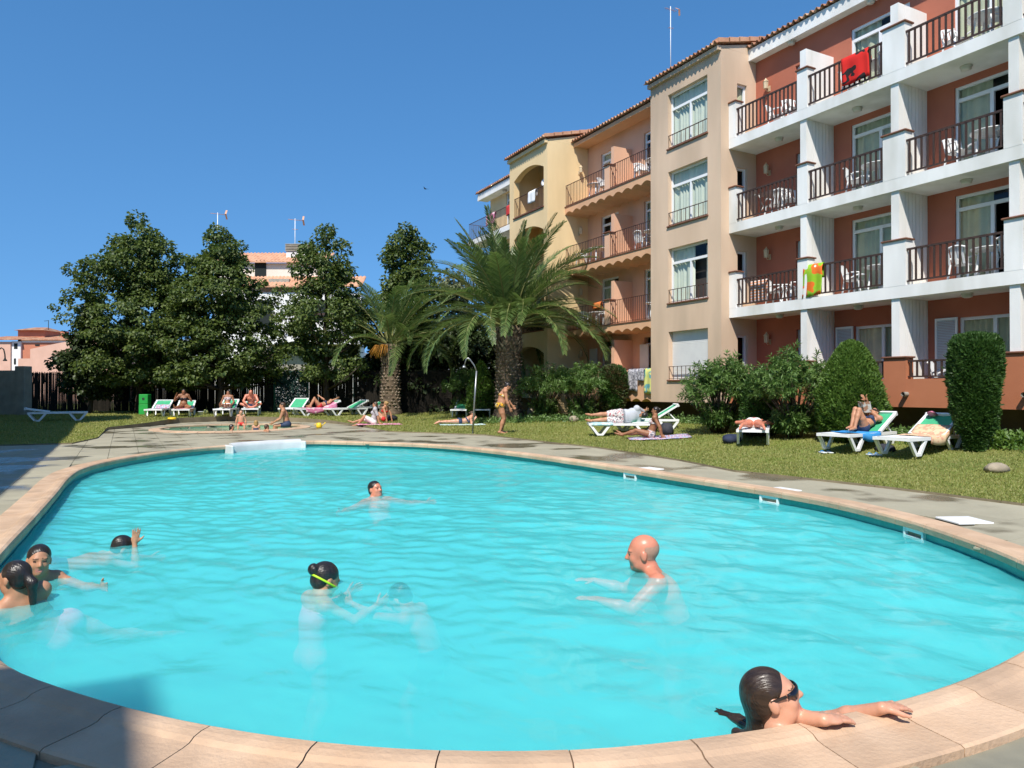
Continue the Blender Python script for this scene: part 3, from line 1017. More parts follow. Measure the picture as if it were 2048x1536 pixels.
for y in (TY0 - .1,):
    for k in range(8):
        xa, xb = XT - .18 + k * .46, XT - .18 + (k + 1) * .46 + .03
        za, zb = 12.80 + k * .46 * .25, 12.80 + (k + 1) * .46 * .25
        mb.add([(xa, y, za), (xb, y, zb), (xb, y + .3, zb), (xa, y + .3, za), (xa, y, za + .15), (xb, y, zb + .13), (xb, y + .3, zb + .13), (xa, y + .3, za + .15)],
               [(0, 3, 2, 1), (4, 5, 6, 7), (0, 1, 5, 4), (1, 2, 6, 5), (2, 3, 7, 6), (3, 0, 4, 7)])
mb.build('verge_tiles', MT['roof_tile_pale'], t_, True)
roof_x(t_, XT - .26, 22.5, TY0 - .05, TY1 + .1, 12.76, .25, pitch=.20)
for k, h in enumerate(whole):
    if k < 3:
        wd = window_x(t_, XT + .16, *h, transom=.52, leaves=2, curtain='curtain_pale', open_leaf={2: 0}.get(k), curt=(0, 1) if k != 2 else (.45, 1))
        if k == 2:
            rows = [[(XT + .36 + .03 * sin(q * 1.2), 18.36 + q * .035, 4.6), (XT + .36 + .03 * sin(q * 1.2), 18.36 + q * .035, 6.4)] for q in range(13)]
            MB().grid(rows).build('curtain', MT['curtain_pale'], wd, True)
    else:
        mb = MB(); mb.box(XT + .20, XT + .22, h[0], h[1], h[2], h[3])
        for q in range(int((h[3] - h[2]) / .055)): mb.box(XT + .192, XT + .20, h[0], h[1], h[2] + q * .055, h[2] + q * .055 + .047)
        mb.build('roller_shutter', MT['shutter'], t_, True)
    mb = MB(); mb.bbox(XT - .06, XT + .15, h[0] - .04, h[1] + .04, h[2] - .055, h[2] - .002, .01); mb.build('window_sill', MT['brown_tile'], t_, True)
    rail_iron(t_, XT + .02, h[0] + .01, h[1] - .01, h[2] - .02, .50, .20)
for k, h in enumerate(hr):
    window_x(t_, TY0 + .08, *h, leaves=1, curtain='curtain' if k == 3 else None, axis='y', fw=.07)
# arched vent dormer and mast on the roof
dm = MB()
pr = [(cos(pi * k / 10), sin(pi * k / 10)) for k in range(11)]
def dorm(x0, x1, yc, z, r, t):
    rows = []
    for x in (x0, x1): rows.append([(x, yc - a * r, z + b * r) for a, b in pr])
    rows2 = [[(x, yc - a * (r - t), z + b * (r - t)) for a, b in pr] for x in (x0, x1)]
    dm.grid(rows); dm.grid(rows2, flip=True)
    dm.grid([rows[0], rows2[0]], smooth=False); dm.grid([rows[1], rows2[1]], smooth=False)
dorm(18.0, 19.2, 20.45, 12.9, .55, .10)
dm.build('dormer', MT['roof_tile'], t_, True)
dm = MB(); dm.add([(18.1, 20.45 - a * .46, 12.9 + b * .46) for a, b in pr], [tuple(range(11))]); dm.build('dormer_face', MT['orange_plaster'], t_, True)
def mast(label, p, h, kind='yagi', s=1.0, base=None):
    t = thing('tv_antenna', label, 'antenna', p)
    mb = MB(); mb.tube([(0, 0, 0), (0, 0, h)], .025 * s, 6); mb.build('mast', MT['frame_white'], t)
    mb = MB()
    mb.tube([(-.5 * s, 0, h - .12), (.5 * s, 0, h - .12)], .014 * s, 4)
    for k in range(9):
        x = -.45 * s + k * .11 * s; l = (.10 + .05 * (k % 3)) * s
        mb.tube([(x, -l, h - .12), (x, l, h - .12)], .008 * s, 4)
    for sg in (-1, 1):
        mb.bar((.5 * s, -.3 * s, h - .12), (.62 * s, sg * .1, h - .12 + sg * .35 * s), .12 * s, .01)
    mb.build('aerial', MT['roof_tile_pale'], t)
    mb = MB(); mb.tube([(-.18 * s, 0, h * .72), (.22 * s, 0, h * .72)], .014 * s, 4)
    for k in range(4): mb.tube([(-.15 * s + k * .1 * s, -.14 * s, h * .72), (-.15 * s + k * .1 * s, .14 * s, h * .72)], .008 * s, 4)
    mb.build('cross_arm', MT['roof_tile_pale'], t)
    return t
mast('tall thin white antenna mast on the roof of the beige stair tower', (18.0, 21.05, 12.9), 2.9, s=.55)

# ---------------------------------------------------------------- salmon section
s_ = thing('apartment_wing', 'salmon balcony wing with thin iron railings and scalloped slabs', 'building', (XW, 24.5, 0))
SY0, SY1 = 21.30, 27.80
SM = 24.58
holes = []
for (ya, yb) in ((21.7, 24.05), (25.15, 27.1)):
    for k in range(4):
        holes.append((ya + .3, yb - .35, FL[k] + .02, (S[k + 1] - .22) if k < 3 else 12.0))
mb = MB(); wall_x(mb, XW, .22, SY0, SY1, 1.0, 12.6, holes); mb.build('wall', MT['salmon_plaster'], s_, True)
for i, h in enumerate(holes):
    if i % 4 == 0: h = (h[0], h[1], h[2], 3.35)
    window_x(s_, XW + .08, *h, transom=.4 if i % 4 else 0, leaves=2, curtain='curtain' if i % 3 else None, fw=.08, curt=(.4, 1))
def scallop_slab(parent, x0, x1, y0, y1, zt, zb, m, n=11, amp=.12):
    """slab with a vaulted underside: arches run in X, the front edge shows scallops"""
    per = 10
    ys = [y0 + (y1 - y0) * i / (n * per) for i in range(n * per + 1)]
    zs = [zb + amp * abs(sin(pi * (i % per) / per)) for i in range(n * per + 1)]
    mb = MB()
    mb.grid([[(x0, y, zt) for y in ys], [(x0, y, z) for y, z in zip(ys, zs)]], smooth=False)
    mb.grid([[(x0, y, z) for y, z in zip(ys, zs)], [(x1, y, z) for y, z in zip(ys, zs)]], smooth=True)
    mb.quad((x0, y0, zt), (x1, y0, zt), (x1, y1, zt), (x0, y1, zt))
    mb.quad((x0, y0, zt), (x0, y0, zb), (x1, y0, zb), (x1, y0, zt))
    return mb.build('floor_slab', MT[m], parent, True)
for k in range(4):
    zt = FL[k]
    if k == 0:
        scallop_slab(s_, XF, XW, SY0 - .2, SY1, 2.22, .98, 'orange_plaster', 11)
    else:
        scallop_slab(s_, XF, XW, SY0 - .2, SY1, zt - .03, S[k] - .06, 'orange_plaster', 11)
        mb = MB(); mb.box(XF - .03, XF + .25, SY0 - .2, SY1 - .003, zt - .03, zt + .012); mb.build('tile_edge', MT['brown_tile'], s_, True)
        for (ya, yb) in ((SY0 - .15, SM - .18), (SM + .18, SY1 - .01)):
            rail_iron(s_, XF + .05, ya, yb, zt, .98, .12)
        mb = MB(); mb.box(XF + .01, XF + .30, SM - .17, SM + .17, zt + .013, zt + 1.02); mb.build('pier', MT['salmon_plaster'], s_, True)
        mb = MB(); mb.bbox(XF - .05, XF + .34, SM - .22, SM + .22, zt + 1.02, zt + 1.06, .01); mb.build('pier_cap', MT['brown_tile'], s_, True)
    mb = MB(); mb.box(XF + .302, XW - .001, SM - .1, SM + .1, zt - .02, zt + (1.85 if k else 2.2)); mb.build('partition', MT['salmon_plaster'], s_, True)
    lantern(s_, XF + .75, SY1 - .002, zt + 1.7, 'y')
    if k == 0:
        for y in (26.95, 23.3):
            mb = MB(); mb.box(XW - .12, XW - .07, y, y + .55, zt + .03, 3.3)
            for q in range(34): mb.box(XW - .126, XW - .12, y + .05, y + .5, zt + .1 + q * .055, zt + .1 + q * .055 + .042)
            mb.build('shutter', MT['shutter'], s_, True)
SXE = 18.05
mb = MB()
mb.box(SXE, SXE + .08, SY0 - .1, SY1 - .003, EAVE_Z, EAVE_Z + .16); mb.box(SXE + .08, XW, SY0 - .1, SY1 - .003, EAVE_Z + .06, EAVE_Z + .14)
mb.build('eave', MT['orange_plaster'], s_, True)
roof_x(s_, SXE - .14, XB, SY0 - .05, SY1, EAVE_Z + .20, .27)
mb = MB(); mb.box(XW + 2.6, XB, SY0 + .1, SY1 - .1, 0, 12.5); mb.build('core', MT['salmon_plaster'], s_, True)

# ---------------------------------------------------------------- cream tower with arched loggias
c_ = thing('tower_block', 'cream yellow tower with arched balcony openings', 'building', (17.6, 29.6, 0))
CX0 = 16.67; CY0, CY1 = 27.80, 31.40
AY0, AY1 = 28.12, 30.95
mb = MB()
zz = [0.0] + FL[1:]
def arch_wall(X, flip=False):
    edges = []
    for k in range(4):
        zf = FL[k] - .02 if k else .3
        zs = (S[k + 1] - .72) if k < 3 else 11.52
        edges.append((zf, zs))
    z = 0.0
    for k, (zf, zs) in enumerate(edges):
        znext = (edges[k + 1][0] if k < 3 else 12.62)
        if zf > z: mb.quad((X, AY1, z), (X, AY0, z), (X, AY0, zf), (X, AY1, zf))
        n_ = 16
        for q in range(n_):
            y1_, y2_ = AY0 + (AY1 - AY0) * q / n_, AY0 + (AY1 - AY0) * (q + 1) / n_
            g = lambda y: zs + .36 * (1 - ((y - (AY0 + AY1) / 2) / ((AY1 - AY0) / 2)) ** 2)
            mb.quad((X, y2_, g(y2_)), (X, y1_, g(y1_)), (X, y1_, znext), (X, y2_, znext))
            mb.quad((X, y1_, g(y1_)), (X, y2_, g(y2_)), (X + .3, y2_, g(y2_)), (X + .3, y1_, g(y1_)))
            if X < 17: mb.quad((X + .3, y1_, g(y1_)), (X + .3, y2_, g(y2_)), (X + .3, y2_, znext), (X + .3, y1_, znext))
        for y in (AY0, AY1):
            mb.quad((X, y, zf), (X + .3, y, zf), (X + .3, y, zs), (X, y, zs))
        z = znext
    for a, b in ((CY0, AY0), (AY1, CY1)):
        mb.quad((X, b, 0), (X, a, 0), (X, a, 12.62), (X, b, 12.62))
arch_wall(CX0)
wall_y(mb, CY0, .25, CX0 + .0005, 21, 0, 12.619)
wall_y(mb, CY1 - .25, .249, CX0 + .3, 21, 0, 12.618)
mb.build('wall', MT['cream_plaster'], c_, True)
mb = MB(); wall_x(mb, CX0 + 1.5, .2, CY0 + .25, CY1 - .25, 0, 12.6, [(28.5, 30.3, FL[k] + .02, FL[k] + 2.0) for k in range(4)]); mb.build('inner_wall', MT['cream_plaster'], c_, True)
for k in range(4):
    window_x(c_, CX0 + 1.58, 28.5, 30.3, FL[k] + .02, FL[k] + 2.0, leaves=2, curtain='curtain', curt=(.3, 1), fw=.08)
    mb = MB(); mb.box(CX0 + .3, CX0 + 1.5, CY0 + .26, CY1 - .26, FL[k] - .26, FL[k]); mb.build('floor_slab', MT['cream_plaster'], c_, True)
    if k:
        mb = MB(); mb.bbox(CX0 - .06, CX0 + .28, AY0 - .03, AY1 + .03, FL[k] - .018, FL[k] + .03, .008); mb.build('tile_edge', MT['brown_tile'], c_, True)
        rail_iron(c_, CX0 + .03, AY0 + .01, AY1 - .01, FL[k] + .02, .95, .115)
mb = MB(); mb.box(CX0 + .98, CX0 + 1.5 - .02, 28.35, 29.9, 3.0, 3.35)
mb = MB(); mb.box(CX0 + 1.36, CX0 + 1.42, 28.42, 28.95, FL[0] + .02, FL[0] + 2.05); mb.build('shutter', MT['shutter'], c_, True)
mb = MB(); mb.box(CX0 - .13, CX0, CY0 - .02, CY1 + .02, 12.50, 12.66); mb.build('cornice', MT['cream_plaster'], c_, True)
v = [(CX0, 12.62), (21, 12.62), (21, 12.66 + 4.3 * .25), (CX0, 12.66)]
mb = MB(); mb.add([(a, CY0, b + .001) for a, b in v] + [(a, CY0 + .2, b + .001) for a, b in v], [(0, 1, 2, 3), (7, 6, 5, 4), (0, 4, 5, 1), (3, 2, 6, 7)]); mb.build('gable', MT['cream_plaster'], c_, True)
mb = MB()
for k in range(9):
    xa, xb = CX0 - .18 + k * .46, CX0 - .18 + (k + 1) * .46 + .03
    za, zb = 12.72 + k * .115, 12.72 + (k + 1) * .115
    y = CY0 - .1
    mb.add([(xa, y, za), (xb, y, zb), (xb, y + .3, zb), (xa, y + .3, za), (xa, y, za + .15), (xb, y, zb + .13), (xb, y + .3, zb + .13), (xa, y + .3, za + .15)],
           [(0, 3, 2, 1), (4, 5, 6, 7), (0, 1, 5, 4), (1, 2, 6, 5), (2, 3, 7, 6), (3, 0, 4, 7)])
mb.build('verge_tiles', MT['roof_tile_pale'], c_, True)
roof_x(c_, CX0 - .28, 22.5, CY0 - .05, CY1 + .1, 12.68, .25, pitch=.20)
mb = MB(); mb.box(19.2, XB, CY0 + .3, CY1 - .3, 0, 12.5); mb.build('core', MT['cream_plaster'], c_, True)
# ---------------------------------------------------------------- far end section
f_ = thing('apartment_wing', 'far cream end wing with white eave and wrap balcony above the palm', 'building', (18.5, 34, 0))
FY0, FY1 = 31.40, 36.10
FXW = 17.95
mb = MB(); fh = [(32.0, 34.2, FL[k] + .02, FL[k] + 2.2) for k in range(4)]
wall_x(mb, FXW, .2, FY0 + .001, FY1, 0, 12.3, fh); mb.box(FXW + .2, 24, FY1 - .2, FY1, 0, 12.3); mb.build('wall', MT['cream_plaster'], f_, True)
for k in range(4): window_x(f_, FXW + .06, *fh[k], transom=.4, leaves=2, curtain='curtain', curt=(.5, 1))
for k in range(1, 4):
    mb = MB(); mb.box(16.95, FXW - .001, FY0 + .002, 36.9, FL[k] - .26, FL[k]); mb.build('floor_slab', MT['white_plaster'], f_, True)
    rail_iron(f_, 17.0, FY0 + .05, 36.85, FL[k], .98, .14, ends=((36.85, FXW + .2),))
mb = MB(); mb.box(17.35, 17.45, FY0 + .003, 36.5, 11.95, 12.3); mb.box(17.45, FXW + .01, FY0 + .003, 36.5, 11.97, 12.05); mb.build('fascia', MT['white_plaster'], f_, True)
roof_x(f_, 17.25, 22.5, FY0, 36.6, 12.33, .25, pitch=.2)
o = link('ceiling_lamp', CEIL, f_, True, loc=(17.65, 33.8, 11.97))
mb = MB(); mb.box(20.5, XB, FY0 + .1, FY1 - .3, 0, 12); mb.build('core', MT['cream_plaster'], f_, True)
# ================================================================ unseen house blocks added to cast the shade on the left side
def shade_house(label, x0, x1, y0, y1, h, m, nm='house', windows=True, axis='-x', roofm='roof_tile', floors=3, ncol=5, slope=.25):
    t = thing(nm, label, 'building', ((x0 + x1) / 2, (y0 + y1) / 2, 0))
    mb = MB(); mb.box(x0, x1, y0, y1, 0, h); mb.build('wall', MT[m], t, True)
    return t
hl = shade_house('unseen cream house block added on the left to shade the deck', -14, -6.6, 5.2, 47, 9.5, 'cream_plaster')  # out of view, sized so its shadow covers left deck, lawn and fence
mb = MB(); mb.add([(-6.45, 5.0, 9.5), (-6.45, 47.2, 9.5), (-10.3, 47.2, 10.6), (-10.3, 5.0, 10.6), (-14.2, 5.0, 9.5), (-14.2, 47.2, 9.5)], [(0, 1, 2, 3), (3, 2, 5, 4), (0, 3, 4), (1, 5, 2)]); mb.build('roof', MT['roof_tile'], hl, True)
mb = MB(); mb.box(-10, -6.55, 26.5, 30.2, 9.0, 13.4); mb.build('shade_block', MT['cream_plaster'], hl, True)  # unseen taller block added for the longer shade strip on the lawn
for k in range(8):
    for z in (1.2, 4.0, 6.8):
        mb = MB(); mb.box(-6.62, -6.57, 7 + k * 3.4, 8.4 + k * 3.4, z, z + 1.4); mb.build('window', MT['room'], hl, True)
hb = shade_house('unseen cream house block added to shade the near left corner of the pool', -15, -6.6, -22, -3.0, 12.4, 'cream_plaster')  # out of view, set so its shadow falls on the near coping
mb = MB(); mb.add([(-6.4, -22.2, 12.4), (-6.4, -2.8, 12.4), (-10.7, -2.8, 13.4), (-10.7, -22.2, 13.4), (-15.2, -22.2, 12.4), (-15.2, -2.8, 12.4)], [(0, 1, 2, 3), (3, 2, 5, 4), (0, 3, 4), (1, 5, 2)]); mb.build('roof', MT['roof_tile'], hb, True)
for k in range(5):
    for z in (1.2, 4.0, 6.8, 9.6):
        mb = MB(); mb.box(-6.62, -6.57, -21 + k * 3.6, -19.6 + k * 3.6, z, z + 1.4); mb.build('window', MT['room'], hb, True)

# ================================================================ foliage tools
def leaf_quads(P, D, Nn, L_, Wd, fold=.25):
    """rhombic leaves: P base (n,3), D direction, Nn normal-ish, L_ length, Wd width -> V,Q"""
    D = D / np.linalg.norm(D, axis=1, keepdims=True)
    S_ = np.cross(D, Nn); S_ /= np.linalg.norm(S_, axis=1, keepdims=True) + 1e-9
    U = np.cross(S_, D)
    L_ = np.broadcast_to(np.asarray(L_, float), (len(P),))[:, None]; Wd = np.broadcast_to(np.asarray(Wd, float), (len(P),))[:, None]
    m = P + D * L_ * .45
    a = P; b = m + S_ * Wd * .5 + U * Wd * fold; c = P + D * L_ - U * L_ * .12; d = m - S_ * Wd * .5 + U * Wd * fold
    V = np.stack([a, b, c, d], 1).reshape(-1, 3)
    n_ = len(P)
    i = np.arange(n_)[:, None] * 4
    Q = np.concatenate([i + np.array([[0, 1, 2]]), i + np.array([[0, 2, 3]])], 0)
    return V, Q
def rnd_dir(n_, r=RNG):
    v = r.normal(size=(n_, 3)); return v / np.linalg.norm(v, axis=1, keepdims=True)

MT['bark'] = M('bark', (.10, .075, .055), (.055, .042, .034), 6, .95, .6, 18, stretch=(1, 1, .3))
MT['leaf_linden'] = leafmat('leaf_linden', (.034, .068, .016), (.115, .155, .038), trans=.30)
MT['leaf_dark'] = leafmat('leaf_dark', (.024, .042, .016), (.05, .075, .025), trans=.22)
MT['leaf_oleander'] = leafmat('leaf_oleander', (.062, .135, .030), (.16, .25, .075), trans=.30, rough=.38)
MT['leaf_cypress'] = leafmat('leaf_cypress', (.052, .115, .016), (.115, .20, .034), trans=.25, scale=2.5)
MT['leaf_cypress_dark'] = leafmat('leaf_cypress_dark', (.026, .070, .014), (.060, .125, .026), trans=.25, scale=2.5)
MT['leaf_brown'] = leafmat('leaf_brown', (.11, .06, .03), (.05, .08, .02), trans=.2, scale=2.2)
MT['leaf_grey'] = leafmat('leaf_grey', (.10, .13, .065), (.17, .19, .10), trans=.3)
MT['palm_leaf'] = leafmat('palm_leaf', (.058, .108, .028), (.145, .205, .062), trans=.25, rough=.38, scale=.9, spec=.5)
MT['palm_rachis'] = M('palm_rachis', (.17, .19, .06), (.22, .21, .08), 3, .6)
MT['palm_trunk'] = M('palm_trunk', (.12, .085, .055), (.20, .15, .10), 5, .95, .5, 25, c3=(.05, .037, .027), s3=2.2)
MT['palm_boot'] = M('palm_boot', (.20, .15, .105), (.10, .07, .05), 4, .9, .3, 25, c3=(.33, .27, .20), s3=3.0)
MT['palm_fruit'] = M('palm_fruit', (.45, .22, .03), (.36, .15, .02), 8, .6)

def broad_tree(label, base, height, prof, nclump, leaf, m='leaf_linden', seed=1, trunk_r=.16, group=None, name='tree', lpc=70, crown_z0=.12, sq=1.0, gap=.0, csize=(.35, .75)):
    """prof: list of (relative height, radius m). leafy clumps spread in the volume, limbs to them"""
    r = np.random.default_rng(seed)
    t = thing(name, label, 'tree', base, 0, group)
    hs = np.array([p[0] for p in prof]); rs = np.array([p[1] for p in prof])
    C = []
    while len(C) < nclump:
        h = r.uniform(hs[0], hs[-1]); R_ = np.interp(h, hs, rs)
        if r.uniform() > (R_ / rs.max()) ** 1.3 + .08: continue
        a = r.uniform(0, 2 * pi)
        lob = 1 + .24 * sin(2 * a + h * 7 + seed) + .20 * sin(3 * a - h * 13 + seed * 2) + .16 * sin(h * 23 + seed)
        d = sqrt(r.uniform(.12, 1.0)) * R_ * lob
        if gap and sin(h * 26 + a * 2 + seed) > 1 - gap and d > R_ * .45: continue
        C.append((cos(a) * d * sq, sin(a) * d, h * height + r.normal(0, .12)))
    C = np.array(C)
    P = []; D = []; Nn = []; LL = []
    for c in C:
        cr = r.uniform(*csize)
        k = int(lpc * (cr / .55) ** 2)
        dirs = rnd_dir(k, r)
        rad = cr * r.uniform(.35, 1.0, k) ** .6
        off = dirs * rad[:, None]; off[:, 2] *= .62
        P.append(c + off)
        out = off + np.array([c[0], c[1], 0]) * .18
        dd = rnd_dir(k, r) * .8 + out / (np.linalg.norm(out, axis=1, keepdims=True) + 1e-6) * .8; dd[:, 2] -= .45
        D.append(dd)
        nn = rnd_dir(k, r) * .55 + np.array([0, 0, 1.0]) + out * .3
        Nn.append(nn); LL.append(leaf * r.uniform(.7, 1.3, k))
    P = np.concatenate(P); D = np.concatenate(D); Nn = np.concatenate(Nn); LL = np.concatenate(LL)
    V, Q = leaf_quads(P, D, Nn, LL, LL * .85)
    link('crown', np_mesh('crown', V, Q, MT[m]), t)
    mb = MB()
    top = height * .9
    tp = [(0, 0, -.1)] + [(r.normal(0, .05), r.normal(0, .05), top * k / 6) for k in range(1, 7)]
    mb.tube(tp, [trunk_r * 1.25] + [trunk_r * (1 - .85 * k / 6) for k in range(1, 7)], 8)
    trunk = mb.build('trunk', MT['bark'], t)
    idx = r.choice(len(C), min(len(C), 26), replace=False)
    for q in idx[:26]:
        c = Vector(C[q])
        z0 = max(.14 * height, c.z - .5 * sqrt(c.x ** 2 + c.y ** 2) - .4)
        lm = MB()
        mid = Vector((c.x * .5, c.y * .5, z0 + (c.z - z0) * .4))
        lm.tube([(0, 0, z0), mid, c], [trunk_r * .38, trunk_r * .25, .012], 5)
        lm.build('limb', MT['bark'], t)
    return t

# ================================================================ trees behind the fence
def gbase(u, d):
    p = AtD(u, 779, d); return (p.x, p.y, 0.1)
def relh(v, d): return (779 - v) / F * d + CAMH
PF1 = [(.10, 2.2), (.25, 3.3), (.42, 3.4), (.58, 2.7), (.74, 1.9), (.88, 1.15), (1.0, .15)]
TD = 37.6
TK = .82
def sc_prof(p): return [(h, r_ * TK) for h, r_ in p]
def linden(label, u, v, prof, n_, seed, gap, dd=0, tr=.17, m='leaf_linden', **kw):
    d = TD + dd
    return broad_tree(label, gbase(u, d), relh(v, d) - .12, sc_prof(prof), int(n_ * 1.25), .165, m=m, seed=seed, trunk_r=tr, name='linden_tree', group='lindens along the fence', gap=gap, lpc=105, csize=(.24, .56), **kw)
linden('tall dense linden tree, broadest and highest of the row along the fence', 278, 437, [(.16, 3.0), (.24, 3.5), (.36, 3.7), (.5, 3.6), (.64, 3.1), (.78, 2.4), (.9, 1.5), (1.0, .25)], 520, 3, .10, tr=.2)
linden('linden tree with narrow tip standing left of the white house gable', 440, 455, [(.17, 3.2), (.28, 3.8), (.42, 3.6), (.6, 3.0), (.76, 2.2), (.9, 1.3), (1.0, .2)], 460, 5, .08, -.6)
linden('loosely branched linden tree standing before the white house balcony', 655, 455, [(.2, 2.6), (.32, 3.0), (.45, 3.1), (.6, 2.6), (.76, 2.1), (.9, 1.2), (1.0, .12)], 250, 8, .3, -.4)
linden('linden tree behind the crown of the smaller palm', 815, 460, [(.18, 2.3), (.3, 2.7), (.5, 2.4), (.66, 2.1), (.8, 1.7), (.92, 1.0), (1.0, .12)], 280, 13, .1, 1.4)
broad_tree('dark low tree at the open left end of the tree row', gbase(178, TD - 1), relh(612, TD - 1), sc_prof([(.2, 1.2), (.3, 1.5), (.55, 1.6), (.8, 1.0), (1.0, .1)]), 110, .20, m='leaf_dark', seed=17, trunk_r=.12, name='small_tree', gap=.12, lpc=95, csize=(.24, .55))
broad_tree('thin grey green willowy tree between the two palms', gbase(905, 40), relh(525, 40), [(.3, 1.0), (.55, 1.3), (.8, 1.0), (1.0, .3)], 70, .24, m='leaf_grey', seed=19, trunk_r=.1, name='small_tree', gap=.2, lpc=45)
for k, (u, d, v, w) in enumerate([(870, 38.5, 655, 2.0), (940, 38.5, 640, 1.9), (800, 39, 640, 1.9)]):
    broad_tree(['dark leafy shrub tree right behind the shaggy palm trunk', 'dark leafy shrub tree beside the big palm trunk', 'dark leafy shrub tree under the smaller palm crown'][k], gbase(u, d), relh(v, d), [(.05, w * .8), (.4, w), (.75, w * .8), (1.0, .3)], 110, .22, m='leaf_dark', seed=30 + k, trunk_r=.1, name='shrub_tree')

# ================================================================ palms
def frond_mesh(L_, droop, seed, nl=58, wleaf=.045, lmax=.62):
    r = np.random.default_rng(seed)
    # rachis curve in the XZ plane, starts along +X
    pts = []; x = z = 0.0; ang = 0.0
    ns = 24
    for k in range(ns + 1):
        pts.append((x, 0, z)); s_ = k / ns
        ang -= droop * (.25 + 1.6 * s_) / ns
        x += cos(ang) * L_ / ns; z += sin(ang) * L_ / ns
    pts = np.array(pts)
    mb = MB(); mb.tube([tuple(p) for p in pts[::3]], [.034 * (1 - .9 * k / 8) + .004 for k in range(9)], 5)
    ss = np.concatenate([np.linspace(.13, .995, nl)] * 2)
    side = np.array([-1] * nl + [1] * nl)
    idx = ss * ns; i0 = np.minimum(idx.astype(int), ns - 1); f = (idx - i0)[:, None]
    P = pts[i0] * (1 - f) + pts[i0 + 1] * f
    T = pts[i0 + 1] - pts[i0]; T /= np.linalg.norm(T, axis=1, keepdims=True)
    up = np.stack([-T[:, 2], np.zeros(len(T)), T[:, 0]], 1)
    ln = lmax * np.clip(np.minimum((ss - .08) / .22, 1), .25, 1) * np.clip((1.12 - ss) / .55, .22, 1) * r.uniform(.85, 1.12, len(ss))
    lat = np.stack([np.zeros(len(ss)), side, np.zeros(len(ss))], 1)
    fw = (.55 + .5 * ss)[:, None]
    D = lat * r.uniform(.75, 1.0, len(ss))[:, None] + T * fw + up * r.uniform(.18, .5, len(ss))[:, None]
    D /= np.linalg.norm(D, axis=1, keepdims=True)
    # leaflet: 2 segments, second drooping
    mid = P + D * ln[:, None] * .55
    D2 = D + np.array([0, 0, -.35]); D2 /= np.linalg.norm(D2, axis=1, keepdims=True)
    tip = mid + D2 * ln[:, None] * .5
    S_ = np.cross(D, up + lat * .3); S_ /= np.linalg.norm(S_, axis=1, keepdims=True)
    w = wleaf * .5
    V = np.stack([P - S_ * w * .6, P + S_ * w * .6, mid - S_ * w, mid + S_ * w, tip], 1).reshape(-1, 3)
    n_ = len(ss); b = np.arange(n_) * 5
    F3 = np.concatenate([np.stack([b, b + 1, b + 3], 1), np.stack([b, b + 3, b + 2], 1), np.stack([b + 2, b + 3, b + 4], 1)])
    nv = len(mb.v)
    me = bpy.data.meshes.new('frond')
    me.from_pydata(mb.v + [tuple(p) for p in V], [], mb.f + [tuple(q + nv) for q in F3])
    me.polygons.foreach_set('material_index', [1] * len(mb.f) + [0] * len(F3))
    me.materials.append(MT['palm_leaf']); me.materials.append(MT['palm_rachis'])
    me.update()
    return me
FRONDS = [frond_mesh(4.1, dr, 40 + k, nl=62, wleaf=.042) for k, dr in enumerate([.35, .75, 1.2, 1.65, 2.1])]
